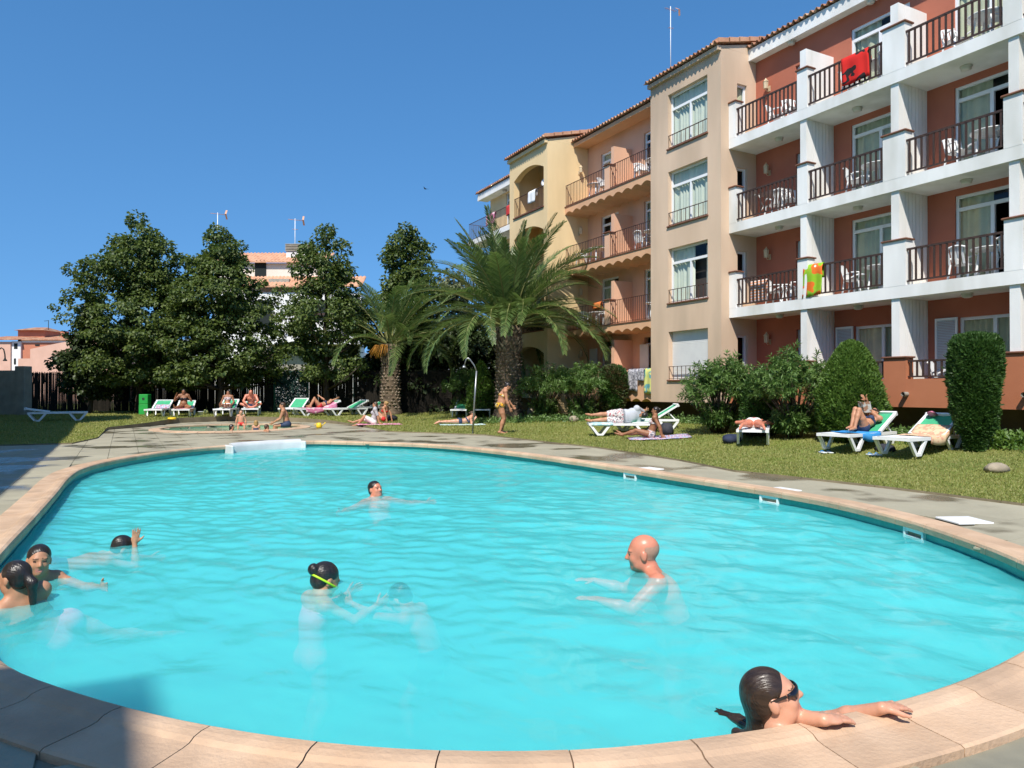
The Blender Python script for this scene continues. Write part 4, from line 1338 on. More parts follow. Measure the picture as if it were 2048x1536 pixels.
def palm(label, base, hz, r0, r1, nf, L_, seed, dead=0, lean=(0, 0), tiltb=0.0, bias=None, name='palm_tree', nfruit=6):
    r = np.random.default_rng(seed)
    t = thing(name, label, 'palm tree', base)
    mb = MB()
    ns = 14
    mb.tube([(lean[0] * (k / ns) ** 2, lean[1] * (k / ns) ** 2, -.1 + (hz + .1) * k / ns) for k in range(ns + 1)], [r0 + (r1 - r0) * min(1, k / ns * 1.1) + (.18 * r0 if k < 2 else 0) + .02 * sin(k * 2.2) for k in range(ns + 1)], 18)
    tr = mb.build('trunk', MT['palm_trunk'], t)
    # old leaf bases in spirals
    mb = MB()
    rows_ = int(hz / .15)
    for i in range(rows_):
        z = .04 + i * .15
        q = z / hz
        R_ = r0 + (r1 - r0) * min(1, q * 1.1)
        nb = max(9, int(2 * pi * R_ / .21))
        for j in range(nb):
            a = 2 * pi * (j + .5 * (i % 2)) / nb + r.normal(0, .06)
            if r.uniform() < .1: continue
            ca, sa = cos(a), sin(a)
            cx, cy = lean[0] * q * q + ca * R_ * .97, lean[1] * q * q + sa * R_ * .97
            w = .085 * r.uniform(.8, 1.2); o_ = .055 * r.uniform(.6, 1.9) + (.05 if q > .72 else 0); h = .105 * r.uniform(.8, 1.2)
            up = .05 + (.12 if q > .72 else 0)
            tx, ty = -sa, ca
            mb.add([(cx - tx * w, cy - ty * w, z), (cx + tx * w, cy + ty * w, z), (cx, cy, z - h * .6), (cx + ca * o_ - tx * w * .5, cy + sa * o_ - ty * w * .5, z + up), (cx + ca * o_ + tx * w * .5, cy + sa * o_ + ty * w * .5, z + up),
                    (cx + ca * o_ * .6, cy + sa * o_ * .6, z - h * .25 + up * .3), (cx, cy, z + h)],
                   [(0, 2, 5, 3), (2, 1, 4, 5), (3, 5, 4), (0, 3, 6), (3, 4, 6), (4, 1, 6)])
    o = mb.build('leaf_bases', MT['palm_boot'], t); o['kind'] = 'stuff'
    cx, cy = lean
    for k in range(nf):
        q = (k + .5) / nf
        el = 1.50 - 1.36 * q ** .95 + r.normal(0, .06)           # young fronds upright, old ones hang
        az = k * 2.39996 + r.normal(0, .1)
        if bias is not None and cos(az - bias[0]) < 0 and r.uniform() < bias[1]: continue
        v = min(4, max(0, int((.2 + q * .85 + r.normal(0, .12)) * 4)))
        o = link('frond', FRONDS[v], t, loc=(cx + cos(az) * r1 * .55, cy + sin(az) * r1 * .55, hz - .05 + .25 * (1 - q)))
        sc = L_ / 4.1 * r.uniform(.88, 1.08) * (.82 if q < .12 else 1)
        o.scale = (sc, sc, sc)
        o.rotation_euler = (r.normal(0, .18), -el + tiltb * cos(az), az)
    for k in range(nfruit):
        az = r.uniform(0, 6.28)
        mb = MB()
        for _ in range(14):
            a2 = az + r.normal(0, .3); l = r.uniform(.5, .9)
            mb.tube([(0, 0, 0), (cos(a2) * l * .5, sin(a2) * l * .5, .10), (cos(a2) * l * .85, sin(a2) * l * .85, -.25 - r.uniform(0, .3))], [.014, .010, .02], 4)
        mb.build('fruit_stalk', MT['palm_fruit'], t, loc=(cx + cos(az) * r1 * .8, cy + sin(az) * r1 * .8, hz - .15))
    return t
pb = G(1017, 838)
palm('large date palm with thick dark trunk beside the walking woman', pb, 4.0, .58, .50, 82, 4.9, 5, nfruit=0)
pb2 = G(781, 830)
palm('smaller date palm with pale shaggy trunk in front of the fence', pb2, 3.5, .50, .40, 54, 4.0, 9, bias=(-HEAD, .55), nfruit=4)

# ================================================================ shrubs
def oleander(label, base, h, w, seed, nst=34, name='oleander_bush', whorl=9, low=.25):
    r = np.random.default_rng(seed)
    t = thing(name, label, 'bush', base)
    st = MB()
    P = []; D = []; LL = []
    for k in range(nst):
        a = r.uniform(0, 2 * pi); d = sqrt(r.uniform(.02, 1)) * w / 2
        hh = h * (1 - .38 * (d / (w / 2)) ** 2) * r.uniform(.78, 1.02)
        tip = np.array([cos(a) * d, sin(a) * d, hh])
        b0 = np.array([cos(a) * d * .15, sin(a) * d * .15, 0])
        mid = b0 * .5 + tip * .5 + np.array([-cos(a), -sin(a), 0]) * d * .12
        st.tube([tuple(b0), tuple(mid), tuple(tip)], [.022, .016, .006], 4)
        # side twigs
        twigs = [(mid, tip)]
        for q in range(9):
            s_ = r.uniform(low, .97); p = mid * (1 - s_) + tip * s_ if s_ > .5 else b0 * (1 - s_ * 1.3) + mid * s_ * 1.3
            e = p + rnd_dir(1, r)[0] * np.array([.34, .34, .18]) + np.array([0, 0, .16])
            twigs.append((p, e))
        for p, e in twigs:
            ax = (e - p); ln = np.linalg.norm(ax); ax = ax / (ln + 1e-9)
            nw = 4 if p is mid else 3
            for q in range(nw):
                c = e - ax * q * .085
                for m_ in range(whorl):
                    dv = rnd_dir(1, r)[0]; dv = dv - ax * dv.dot(ax); dv = dv / (np.linalg.norm(dv) + 1e-9)
                    P.append(c); D.append(dv * .85 + ax * (.75 if q < 2 else .35) + np.array([0, 0, -.12])); LL.append(r.uniform(.11, .185))
    P = np.array(P); D = np.array(D); LL = np.array(LL)
    nn = np.tile(np.array([[0, 0, 1.0]]), (len(P), 1)) + rnd_dir(len(P), r) * .5
    V, Q = leaf_quads(P, D, nn, LL, LL * .20, fold=.2)
    link('foliage', np_mesh('foliage', V, Q, MT['leaf_oleander']), t)
    st.build('stems', MT['bark'], t)
    return t
def topiary(label, base, prof, n_, m='leaf_cypress', seed=1, name='clipped_cypress', lean=0.0, leaf=.10, m2=None):
    """dense clipped conifer: short upward sprays on a lathe-shaped body"""
    r = np.random.default_rng(seed)
    t = thing(name, label, 'bush', base)
    hs = np.array([p[0] for p in prof]); rs = np.array([p[1] for p in prof])
    core = MB(); core.lathe([(max(.01, R_ * .80), h) for h, R_ in prof], 20); 
    core.build('twig_core', MT['bark'], t)
    w = rs + .05
    cdf = np.cumsum((w[1:] + w[:-1]) * np.diff(hs) + .6 * np.abs(np.diff(rs)) * (rs[1:] + rs[:-1])); cdf /= cdf[-1]
    u = r.uniform(0, 1, n_); seg = np.searchsorted(cdf, u)
    f = r.uniform(0, 1, n_)
    h = hs[seg] * (1 - f) + hs[seg + 1] * f; R_ = rs[seg] * (1 - f) + rs[seg + 1] * f
    a = r.uniform(0, 2 * pi, n_)
    lump = 1 + .05 * np.sin(a * 3 + h * 4 + seed) + .045 * np.sin(a * 6 - h * 7) + .035 * np.sin(a * 11 + h * 17) + (r.uniform(0, 1, n_) > .97) * r.uniform(.0, .16, n_)
    R_ = R_ * lump * r.uniform(.86, 1.0, n_)
    P = np.stack([np.cos(a) * R_, np.sin(a) * R_, h], 1)
    dr = np.gradient(rs, hs)
    nz = -np.interp(h, hs, dr)
    out = np.stack([np.cos(a), np.sin(a), np.clip(nz, -1, 3)], 1); out /= np.linalg.norm(out, axis=1, keepdims=True)
    D = out * .75 + rnd_dir(n_, r) * .55 + np.array([0, 0, .55])
    LL = leaf * r.uniform(.6, 1.3, n_)
    V, Q = leaf_quads(P, D, out + rnd_dir(n_, r) * .6, LL, LL * .38, fold=.1)
    midx = None; mats = [MT[m]]
    if m2:
        mats.append(MT[m2]); sel = (np.sin(a * 2 + h * 3 + seed) + r.normal(0, .4, n_)) > .35
        midx = np.concatenate([sel, sel]).astype(int)
    link('foliage', np_mesh('foliage', V, Q, mats, midx=midx), t)
    return t
oleander('round oleander bush in front of the beige stair tower', G(1438, 868), 2.12, 2.15, 1, 60)
oleander('taller oleander bush between the other oleander and the domed cypress', G(1590, 878), 2.32, 2.0, 2, 60, low=.15)
oleander('oleander bush under the salmon balconies', G(1165, 838), 2.15, 2.6, 3, 48, low=.1)
oleander('oleander bush right beside the big palm trunk', G(1090, 836), 2.2, 2.5, 4, 48, low=.1)
oleander('oleander bush behind the shower pole and the empty loungers', G(925, 829), 2.2, 2.2, 6, 34, low=.1)
topiary('wide dome shaped clipped cypress behind the reading woman', G(1702, 882), [(0.02, .45), (.18, .64), (.45, .73), (.8, .75), (1.15, .70), (1.5, .60), (1.85, .46), (2.1, .33), (2.27, .20), (2.34, .02)], 44000, seed=2, leaf=.08)
topiary('flat topped column shaped clipped cypress beside the cloth covered lounger', G(1950, 905), [(0.0, .12), (.28, .18), (.5, .31), (.9, .38), (1.4, .43), (1.9, .445), (2.15, .42), (2.28, .34), (2.33, .02)], 34000, m='leaf_cypress_dark', seed=3, leaf=.08)
topiary('half browned narrow cypress in front of the hung towels', G(1226, 838), [(0.0, .15), (.3, .25), (.6, .42), (1.2, .50), (1.6, .48), (1.85, .42), (1.98, .30), (2.02, .02)], 9000, m='leaf_brown', m2='leaf_cypress_dark', seed=4, leaf=.14)
topiary('small dark cypress standing between the two oleanders', G(1518, 872), [(0.02, .40), (.5, .42), (1.0, .42), (1.4, .34), (1.65, .2), (1.72, .02)], 9000, m='leaf_cypress_dark', seed=5)
topiary('pointed green cypress just behind the shower pole', G(962, 834), [(0.02, .40), (.4, .62), (.9, .62), (1.4, .50), (1.9, .34), (2.3, .16), (2.5, .02)], 9000, m='leaf_cypress', seed=6, leaf=.13)
# low ground cover along the foot of the building
def groundcover(name, pts, n_, m, hmax, seed, spread=.5):
    r = np.random.default_rng(seed)
    P = []
    for _ in range(n_):
        i = r.integers(0, len(pts) - 1); f = r.uniform()
        a, b = pts[i], pts[i + 1]
        x = a[0] + (b[0] - a[0]) * f + r.normal(0, spread * .4); y = a[1] + (b[1] - a[1]) * f + r.normal(0, spread * .4)
        P.append((x, y, gz(x, y) + abs(r.normal(0, hmax * .45)) + .02))
    P = np.array(P)
    D = rnd_dir(n_, r) + np.array([0, 0, .5])
    V, Q = leaf_quads(P, D, rnd_dir(n_, r) + np.array([0, 0, 1.2]), r.uniform(.06, .13, n_), .06)
    o = link(name, np_mesh(name, V, Q, MT[m])); tag(o, kind='stuff'); return o
gl = lambda *uv: [tuple(G(u, v))[:2] for u, v in uv]
tag(groundcover('ground_cover', [(16.4, 20.8), (16.6, 17.0), (16.4, 14.6), (16.6, 12.4), (16.4, 9.0), (16.3, 6.5)], 9000, 'leaf_oleander', .22, 8), 'low leafy ground cover along the foot of the balcony block', 'ground cover')
tag(groundcover('ground_cover', [(15.6, 9.6), (15.8, 8.2), (16.0, 7.0), (16.0, 6.0)], 5000, 'leaf_cypress', .25, 9, .8), 'bright low ground cover right of the column cypress', 'ground cover')
tag(groundcover('ground_cover', [(13.0, 27.5), (14.5, 25.0), (15.6, 22.5)], 3000, 'leaf_oleander', .2, 10, .7), 'low leafy ground cover under the salmon balconies', 'ground cover')

# ================================================================ lawn blades
def blades():
    r = np.random.default_rng(4)
    want = 175000
    f = 7.5 + 32 * r.uniform(0, 1, want * 3) ** 1.5
    l = (r.uniform(-.80, 1.05, want * 3)) * f
    x = l * cos(HEAD) + f * sin(HEAD); y = -l * sin(HEAD) + f * cos(HEAD)
    dx, dy = x - PC.x, y - PC.y
    ang = np.arctan2(dy, dx); rr = np.hypot(dx, dy)
    ok = (rr > np.interp(ang, th, r_deck, period=2 * pi) - .01 + np.abs(r.normal(0, .02, len(x)))) & (x < 17.4) & (x > -6)
    x, y, f = x[ok][:want], y[ok][:want], f[ok][:want]
    z = np.array([lawn_z(a, b) for a, b in zip(x, y)]) - .004
    P = np.stack([x, y, z], 1); n_ = len(P)
    D = rnd_dir(n_, r) * .75 + np.array([0, 0, 1.0])
    sc = 1 + np.maximum(0, f - 9) / 22
    V, Q = leaf_quads(P, D, rnd_dir(n_, r), r.uniform(.022, .05, n_) * sc, .012 * sc, fold=0)
    o = link('grass', np_mesh('grass', V, Q, MT['grass_blade'])); tag(o, 'short dry green lawn grass around the pool deck', 'grass', kind='stuff')
MT['grass_blade'] = leafmat('grass_blade', (.18, .235, .042), (.32, .31, .10), trans=.3, scale=.7)
blades()

# ================================================================ fence, gate, wall at the far end
FA, FB = G(30, 823.5), G(905, 823.5)
FA.z = FB.z = gz(FA.x, FA.y)
fdir = (FB - FA); FL_ = fdir.length; fdir.normalize(); frz = atan2(fdir.y, fdir.x)
MT['reed'] = M('reed', (.020, .016, .011), (.010, .009, .007), 9, .95)
MT['hedge_green'] = M('hedge_green', (.020, .060, .050), (.030, .085, .070), 9, .85)
MT['fence_green'] = M('fence_green', (.012, .075, .050), None, rough=.5)
MT['dark_mesh'] = M('dark_mesh', (.012, .018, .016), None, rough=.8)
def reed_panel(mb, x0, x1, z0, z1, r, dens=40, miss=.05):
    n_ = int((x1 - x0) * dens)
    for k in range(n_):
        x = x0 + (x1 - x0) * (k + .5) / n_ + r.normal(0, .006)
        if r.uniform() < miss * (.4 + 1.2 * (sin(x * 1.7) * .5 + .5)):
            za = r.uniform(z0 + .5, z1 - .2); zb = za + r.uniform(.2, .6)
            segs = [(z0, za), (min(zb, z1), z1)]
        else: segs = [(z0, z1 + r.normal(0, .03))]
        w = r.uniform(.012, .021); y = r.normal(0, .012); tl = r.normal(0, .015)
        for a, b in segs:
            if b > a: mb.add([(x - w, y, a), (x + w, y, a), (x + w + tl, y, b), (x - w + tl, y, b)], [(0, 1, 2, 3)])
fr = np.random.default_rng(2)
fence = thing('reed_fence', 'dark reed and green mesh fence closing the lawn below the lindens', 'fence', tuple(FA), frz)
FH = (823.5 - 745) / F * ((FA.x * sin(HEAD) + FA.y * cos(HEAD)))
npan = 10
gate_x0, gate_x1 = None, None
def fx(u):
    p = Gp(u, 823.5, FA.z); return (p - FA).dot(fdir)
gate_x0, gate_x1 = fx(505), fx(598)
grn0, grn1 = fx(598), fx(665)
edges = [0.0] + [FL_ * k / npan for k in range(1, npan)] + [FL_]
spans = [(a, b) for a, b in zip([0, fx(150), fx(290), fx(400)], [fx(150), fx(290), fx(400), gate_x0])] + [(grn1, fx(755)), (fx(755), fx(830)), (fx(830), FL_)]
for a, b in spans:
    mb = MB(); reed_panel(mb, a + .05, b - .05, .05, FH, fr, 40, .08); m3 = MB(); reed_panel(m3, a + .05, b - .05, .05, FH - .04, fr, 40, .08); mb.add([(q[0], q[1] + .05, q[2]) for q in m3.v], m3.f); o = mb.build('reed_panel', MT['reed'], fence); o['kind'] = 'stuff'
    mb = MB(); mb.tube([(a, .03, 0), (a, .03, FH + .05)], .03, 8); mb.build('post', MT['fence_green'], fence)
    for z in (.4, FH * .55, FH - .12):
        mb = MB(); mb.tube([(a, .03, z), (b, .03, z)], .008, 4); mb.build('wire', MT['fence_green'], fence)
# green artificial hedge bay with a diagonal brace
mb = MB()
k = 0
P = np.stack([fr.uniform(grn0, grn1, 9000), fr.normal(0, .03, 9000), fr.uniform(.05, FH, 9000)], 1)
V, Q = leaf_quads(P, rnd_dir(9000, fr), rnd_dir(9000, fr) + np.array([0, -1.5, .3]), .09, .045)
o = link('hedge_panel', np_mesh('hedge_panel', V, Q, MT['hedge_green']), fence); o['kind'] = 'stuff'
mb = MB(); mb.tube([(grn0, -.05, 0), (grn0, -.05, FH + .12)], .05, 8); mb.build('post', MT['fence_green'], fence)
mb = MB(); mb.tube([(grn1, -.05, 0), (grn1, -.05, FH + .12)], .04, 8); mb.build('post', MT['fence_green'], fence)
mb = MB(); mb.tube([(grn0 + .05, -.08, FH * .85), (grn1 - .1, -.08, .35)], .025, 6); mb.build('brace', MT['dark_mesh'], fence)
P = np.stack([fr.uniform(fx(300), fx(345), 4000), fr.normal(-.1, .06, 4000), np.abs(fr.normal(.0, .75, 4000))], 1)
P = P[P[:, 2] < 1.6]
V, Q = leaf_quads(P, rnd_dir(len(P), fr), rnd_dir(len(P), fr) + np.array([0, -1.5, .3]), .09, .05)
o = link('hedge_panel', np_mesh('hedge_panel', V, Q, MT['hedge_green']), fence); o['kind'] = 'stuff'
# lattice gate
gt = thing('lattice_gate', 'dark double gate with reed infill in the fence behind the sitting man', 'gate', tuple(FA + fdir * gate_x0), frz)
gw = gate_x1 - gate_x0
for a, b in ((0.03, gw / 2 - .02), (gw / 2 + .02, gw - .03)):
    mb = MB(); mb.bar((a, 0, .1), (a, 0, FH), .05, .05); mb.bar((b, 0, .1), (b, 0, FH), .05, .05)
    lf = mb.build('leaf_frame', MT['dark_mesh'], gt)
    mb = MB(); mb.bar((a + .025, 0, .12), (b - .025, 0, .12), .05, .05); mb.bar((a + .025, 0, FH - .03), (b - .025, 0, FH - .03), .05, .05); mb.build('rail', MT['dark_mesh'], lf)
    mb = MB(); reed_panel(mb, a + .04, b - .04, .14, FH - .05, fr, 40, .12); m3 = MB(); reed_panel(m3, a + .04, b - .04, .14, FH - .05, fr, 40, .14); mb.add([(q[0], q[1] + .04, q[2]) for q in m3.v], m3.f); o = mb.build('infill', MT['reed'], lf); o['kind'] = 'stuff'
mb = MB(); mb.tube([(gw * .03, -.05, 0), (gw * .03, -.05, FH)], .02, 6); mb.build('post', MT['frame_white'], gt)
# block pillar at the left end
p = G(14, 832)
mb = MB(); mb.box(-2.6, .75, 0, .3, -.2, 2.15); mb.bbox(.45, .98, -.06, .4, -.2, 2.35, .02)
o = mb.build('garden_wall', MT['concrete'], None, loc=tuple(p), rot=(0, 0, frz)); tag(o, 'grey block wall with end pillar at the left end of the fence', 'wall')
# notice plate on the fence
mb = MB(); x = fx(350); mb.box(x - .65, x + .65, -.09, -.06, 1.30, 2.05)
mb.build('notice_board', MT['dark_recess'], fence)
# ================================================================ houses beyond
hd = 62.0
MT['house_white'] = M('house_white', (.78, .76, .74), (.72, .71, .69), 1, .9, .1, 40)
MT['house_cream'] = M('house_cream', (.74, .66, .56), (.68, .61, .51), 1, .9, .1, 40)
MT['pink_plaster'] = M('pink_plaster', (.64, .40, .30), (.58, .36, .27), 1, .9, .15, 30)
MT['house_red'] = M('house_red', (.52, .20, .12), (.46, .17, .10), 1, .9, .1, 30)
def at(u, v, d=hd): return AtD(u, v, d)
ax = Vector((cos(HEAD), -sin(HEAD), 0))     # across the view
dp_ = Vector((sin(HEAD), cos(HEAD), 0))
def house_frame(u, d):
    p = AtD(u, 779, d); return (p.x, p.y, 0)
# white terraced house with tile roofs (local x across, y away)
ho = house_frame(600, hd)
ws = thing('white_house', 'white house with clay tile roofs and balcony behind the lindens', 'house', ho, -HEAD)
K = hd / F
X_ = lambda u: (u - 600) * K
Z_ = lambda v: CAMH + (779 - v) * K
def local_roof(parent, x0, x1, y0, y1, z0, z1, m):
    """tile roof in the parent frame, eave facing -y"""
    n_ = int((x1 - x0) / .32); per = 6
    us = np.linspace(0, n_, n_ * per + 1); xx = x0 + (x1 - x0) * us / n_
    bb = .09 * np.abs(np.sin(pi * us))
    rows = [[(a, y0, z0 + b) for a, b in zip(xx, bb)], [(a, y1, z1 + b) for a, b in zip(xx, bb)]]
    mb = MB(); mb.grid(rows, smooth=True)
    mb.grid([[(a, y0 + .01, z0 - .06) for a in xx], rows[0]], smooth=False)
    mb.quad((x0, y0, z0 - .06), (x1, y0, z0 - .06), (x1, y1, z1 - .06), (x0, y1, z1 - .06))
    o = mb.build('roof_tiles', MT[m], parent); o['kind'] = 'stuff'
mb = MB(); mb.box(X_(415), X_(640), 1.5, 9, 0, Z_(520)); mb.build('upper_wall', MT['house_cream'], ws)
mb = MB(); mb.box(X_(430), X_(722), 0, 1.499, 0, Z_(585)); mb.build('front_wall', MT['house_white'], ws)
local_roof(ws, X_(410), X_(645), 1.1, 4.2, Z_(519), Z_(488), 'roof_tile_pale')
local_roof(ws, X_(470), X_(725), -.4, 1.49, Z_(574), Z_(548), 'roof_tile_pale')
mb = MB(); mb.box(X_(553), X_(595), 2.6, 3.6, Z_(515), Z_(491)); ch = mb.build('chimney', MT['house_white'], ws)
for q in range(5):
    mb = MB(); mb.box(X_(551), X_(597), 2.5, 3.7, Z_(490) + q * .14, Z_(490) + q * .14 + .075); mb.build('louvre', MT['concrete'], ch)
mb = MB(); mb.box(X_(497), X_(520), 1.44, 1.495, Z_(549), Z_(514)); mb.build('window', MT['dark_mesh'], ws)
mb = MB(); mb.box(X_(534), X_(575), .35, .95, Z_(566), Z_(556)); mb.build('solar_panel', MT['concrete'], ws)
for (a, b, v0, v1) in ((512, 545, 655, 600), (620, 660, 640, 600), (515, 720, 748, 690)):
    mb = MB(); mb.box(X_(a), X_(b), -.03, -.002, Z_(v0), Z_(v1)); mb.build('opening', MT['concrete'] if v0 > 700 else MT['dark_mesh'], ws)
mb = MB(); mb.box(X_(540), X_(725), -1.3, -.031, Z_(690), Z_(676)); bl = mb.build('balcony', MT['house_white'], ws)
mb = MB()
for q in range(40): mb.box(X_(550) + q * .17, X_(550) + q * .17 + .02, -1.28, -1.25, Z_(676), Z_(632))
mb.box(X_(550), X_(550) + 40 * .17, -1.29, -1.24, Z_(632), Z_(630)); mb.build('railing', MT['iron'], bl)
for (u, v0, v1, lab) in ((435, 500, 425, 'rust streaked television aerial above the linden left of the white house'), (590, 492, 437, 'rust streaked television aerial on the white house chimney')):
    p = AtD(u, v0, hd + 3); mast(lab, (p.x, p.y, p.z - 1.0), (v0 - v1) * (hd + 3) / F + 1.0, s=1.25)
# pink and red houses at the left
pd = 80.0
K2 = pd / F
ph = thing('pink_house', 'long pale pink house with plain gable wall beyond the fence', 'house', house_frame(60, pd), -HEAD)
X2 = lambda u: (u - 60) * K2
Z2 = lambda v: CAMH + (779 - v) * K2
mb = MB()
pts = [(X2(36), 0), (X2(240), 0), (X2(240), Z2(664)), (X2(112), Z2(687)), (X2(60), Z2(698)), (X2(60), Z2(717)), (X2(36), Z2(717))]
mb.add([(a, 0, b) for a, b in pts] + [(a, 8, b) for a, b in pts], [tuple(range(7)), tuple(range(13, 6, -1))] + [(i, (i + 1) % 7 + 0, (i + 1) % 7 + 7, i + 7) for i in range(7)])
mb.build('wall', MT['pink_plaster'], ph)
pd2 = 92.0; K3 = pd2 / F
X3 = lambda u: (u - 40) * K3
Z3 = lambda v: CAMH + (779 - v) * K3
rh = thing('red_house', 'brick red house with hipped tile roof at the far left', 'house', house_frame(40, pd2), -HEAD)
mb = MB(); mb.box(X3(-30), X3(26), -.5, 8, 0, Z3(684)); mb.build('side_wall', MT['pink_plaster'], rh)
mb = MB(); mb.box(X3(26), X3(44), -.3, 8, 0, Z3(683)); mb.build('stair_wall', MT['house_white'], rh)
mb = MB(); mb.box(X3(44), X3(140), 0, 8, 0, Z3(681)); mb.build('wall', MT['house_red'], rh)
mb = MB(); mb.box(X3(3), X3(58), 3, 8, Z3(684), Z3(656)); mb.build('upper_storey', MT['house_red'], rh)
mb = MB(); mb.box(X3(44), X3(140), -.1, -.003, Z3(685), Z3(681)); mb.build('cornice', MT['house_white'], rh)
local_roof(rh, X3(-32), X3(45), -.9, 4, Z3(680), Z3(669), 'roof_tile')
local_roof(rh, X3(45), X3(142), -.4, 6, Z3(680), Z3(666), 'roof_tile')
mb = MB(); a, b, c = X3(0), X3(61), (X3(0) + X3(61)) / 2
mb.add([(a, 2.4, Z3(657)), (b, 2.4, Z3(657)), (b, 8.5, Z3(657)), (a, 8.5, Z3(657)), (c - .8, 5, Z3(648)), (c + .8, 5, Z3(648))], [(0, 1, 5, 4), (1, 2, 5), (2, 3, 4, 5), (3, 0, 4), (3, 2, 1, 0)]); mb.build('hip_roof', MT['roof_tile'], rh)
for (u0, u1, v0, v1, y) in ((31, 38, 698, 687, -.33), (31, 35, 729, 717, -.33), (70, 79, 692, 689, -.03)):
    mb = MB(); mb.box(X3(u0), X3(u1), y, y + .02, Z3(v0), Z3(v1)); mb.build('window', MT['dark_mesh'], rh)
mb = MB(); mb.box(X3(91), X3(99), 3, 4, Z3(672), Z3(658)); mb.build('chimney', MT['house_red'], rh)
mb = MB(); mb.tube([(X3(56), 4, Z3(660)), (X3(56), 4, Z3(635))], .04, 5); mb.tube([(X3(47), 4, Z3(636)), (X3(57), 4, Z3(635))], .03, 4); mb.build('aerial', MT['dark_mesh'], rh)
# street lamp with a bent neck
p = AtD(-4, 779, 60.0)
t = thing('street_lamp', 'dark street lamp with swan neck in front of the pink wall', 'street lamp', (p.x, p.y, 0), -HEAD)
q = 60 / F
zt = CAMH + (779 - 696) * q
mb = MB(); mb.tube([(0, 0, 0), (0, 0, zt - .5), (.06, 0, zt - .15), (.25, 0, zt + .02), (.45, 0, zt - .1), (.55, 0, zt - .5), (.57, 0, zt - .75)], .05, 8); mb.build('pole', MT['dark_mesh'], t)
mb = MB(); mb.lathe([(.04, .3), (.07, .1), (.16, -.02), (.17, -.06), (.1, -.08)], 12, (.57, 0, zt - 1.0)); mb.build('lamp_head', MT['dark_mesh'], t)
# distant hill
mb = MB()
hp = []
for k in range(41):
    a = radians(-60 + k * 3)
    d = 1900
    hgt = 40 + 95 * exp(-((k - 13) / 3.2) ** 2) + 60 * exp(-((k - 22) / 7) ** 2) + 12 * sin(k * 1.7)
    hp.append((a, hgt))
rows = []
for fct, zz in ((0, -5), (.6, .75), (1.0, 1.0), (1.5, .2)):
    rows.append([(sin(a + HEAD) * (1900 + 300 * fct), cos(a + HEAD) * (1900 + 300 * fct), (h * zz if zz > 0 else zz) + 6 * sin(a * 91)) for a, h in hp])
mb.grid(rows, smooth=True, flip=True)
MT['hill'] = M('hill', (.16, .19, .20), (.22, .23, .22), .004, 1.0)
tag(mb.build('hill', MT['hill']), kind='structure')
# ================================================================ loungers
MT['sling_green'] = M('sling_green', (.06, .40, .20), (.05, .34, .17), 6, .7, .1, 80)
MT['sling_white'] = M('sling_white', (.72, .75, .76), (.66, .70, .71), 6, .7, .1, 80)
LL_, LW_, LH_ = 2.05, .74, .36
def make_lounger(label, p, phi, tilt, sling='sling_green', group='white plastic sun loungers on the lawn', seat='sling_white'):
    t = thing('sun_lounger', label, 'sun lounger', (p[0], p[1], p[2] + LAWN_DZ), -(HEAD + radians(phi)), group)
    hw, hl = LW_ / 2, LL_ / 2
    yh = .28                                   # hinge
    mb = MB()
    for sx in (-1, 1):
        mb.bar((sx * (hw - .03), -hl, LH_ - .03), (sx * (hw - .03), hl * (.96), LH_ - .03), .06, .065)
    for y in (-hl + .03, -.25, yh, hl - .05):
        mb.bar((-hw + .06, y, LH_ - .03), (hw - .06, y, LH_ - .03), .06, .055)
    mb.build('frame', MT['white_plastic'], t)
    for sx in (-1, 1):
        for ye, s in ((-hl, 1), (hl, -1)):
            x = sx * (hw - .031)
            leg = MB()
            leg.bar((x, ye + s * .06, LH_ - .055), (x, ye + s * .27, .03), .052, .07, (0, 1, 0))
            leg.bar((x, ye + s * .62, LH_ - .055), (x, ye + s * .41, .03), .052, .07, (0, 1, 0))
            leg.bar((x, ye + s * .25, .026), (x, ye + s * .43, .026), .058, .05)
            leg.build('leg', MT['white_plastic'], t)
    mb = MB()
    rows = []
    for k in range(9):
        y = -hl + .06 + (yh + hl - .08) * k / 8
        sag = -.02 * sin(pi * k / 8)
        rows.append([(-hw + .06, y, LH_ + .004), (-.1, y, LH_ + sag), (.1, y, LH_ + sag), (hw - .06, y, LH_ + .004)])
    mb.grid(rows); mb.build('seat_sling', MT[seat], t)
    ca, sa = cos(tilt), sin(tilt); bl = hl - yh + .06
    mb = MB()
    T = lambda x, s_, o=0: (x, yh + s_ * ca - o * sa, LH_ + .012 + s_ * sa + o * ca)
    for sx in (-1, 1):
        mb.bar(T(sx * (hw - .035), 0), T(sx * (hw - .035), bl), .07, .05, (0, -sa, ca))
    mb.bar(T(-hw + .0, bl), T(hw - .0, bl), .05, .09, (0, -sa, ca))
    bk = mb.build('backrest_frame', MT['white_plastic'], t)
    mb = MB()
    mb.grid([[T(-hw + .07, bl * k / 6, .012), T(0, bl * k / 6, -.012), T(hw - .07, bl * k / 6, .012)] for k in range(7)]); mb.build('back_sling', MT[sling], bk)
    if tilt > .15:
        for sx in (-1, 1):
            mb = MB(); mb.bar(T(sx * (hw - .1), bl * .55, -.03), (sx * (hw - .1), hl - .12, LH_ - .02), .03, .03)
            mb.build('prop', MT['white_plastic'], t)
    return t
LG = {}
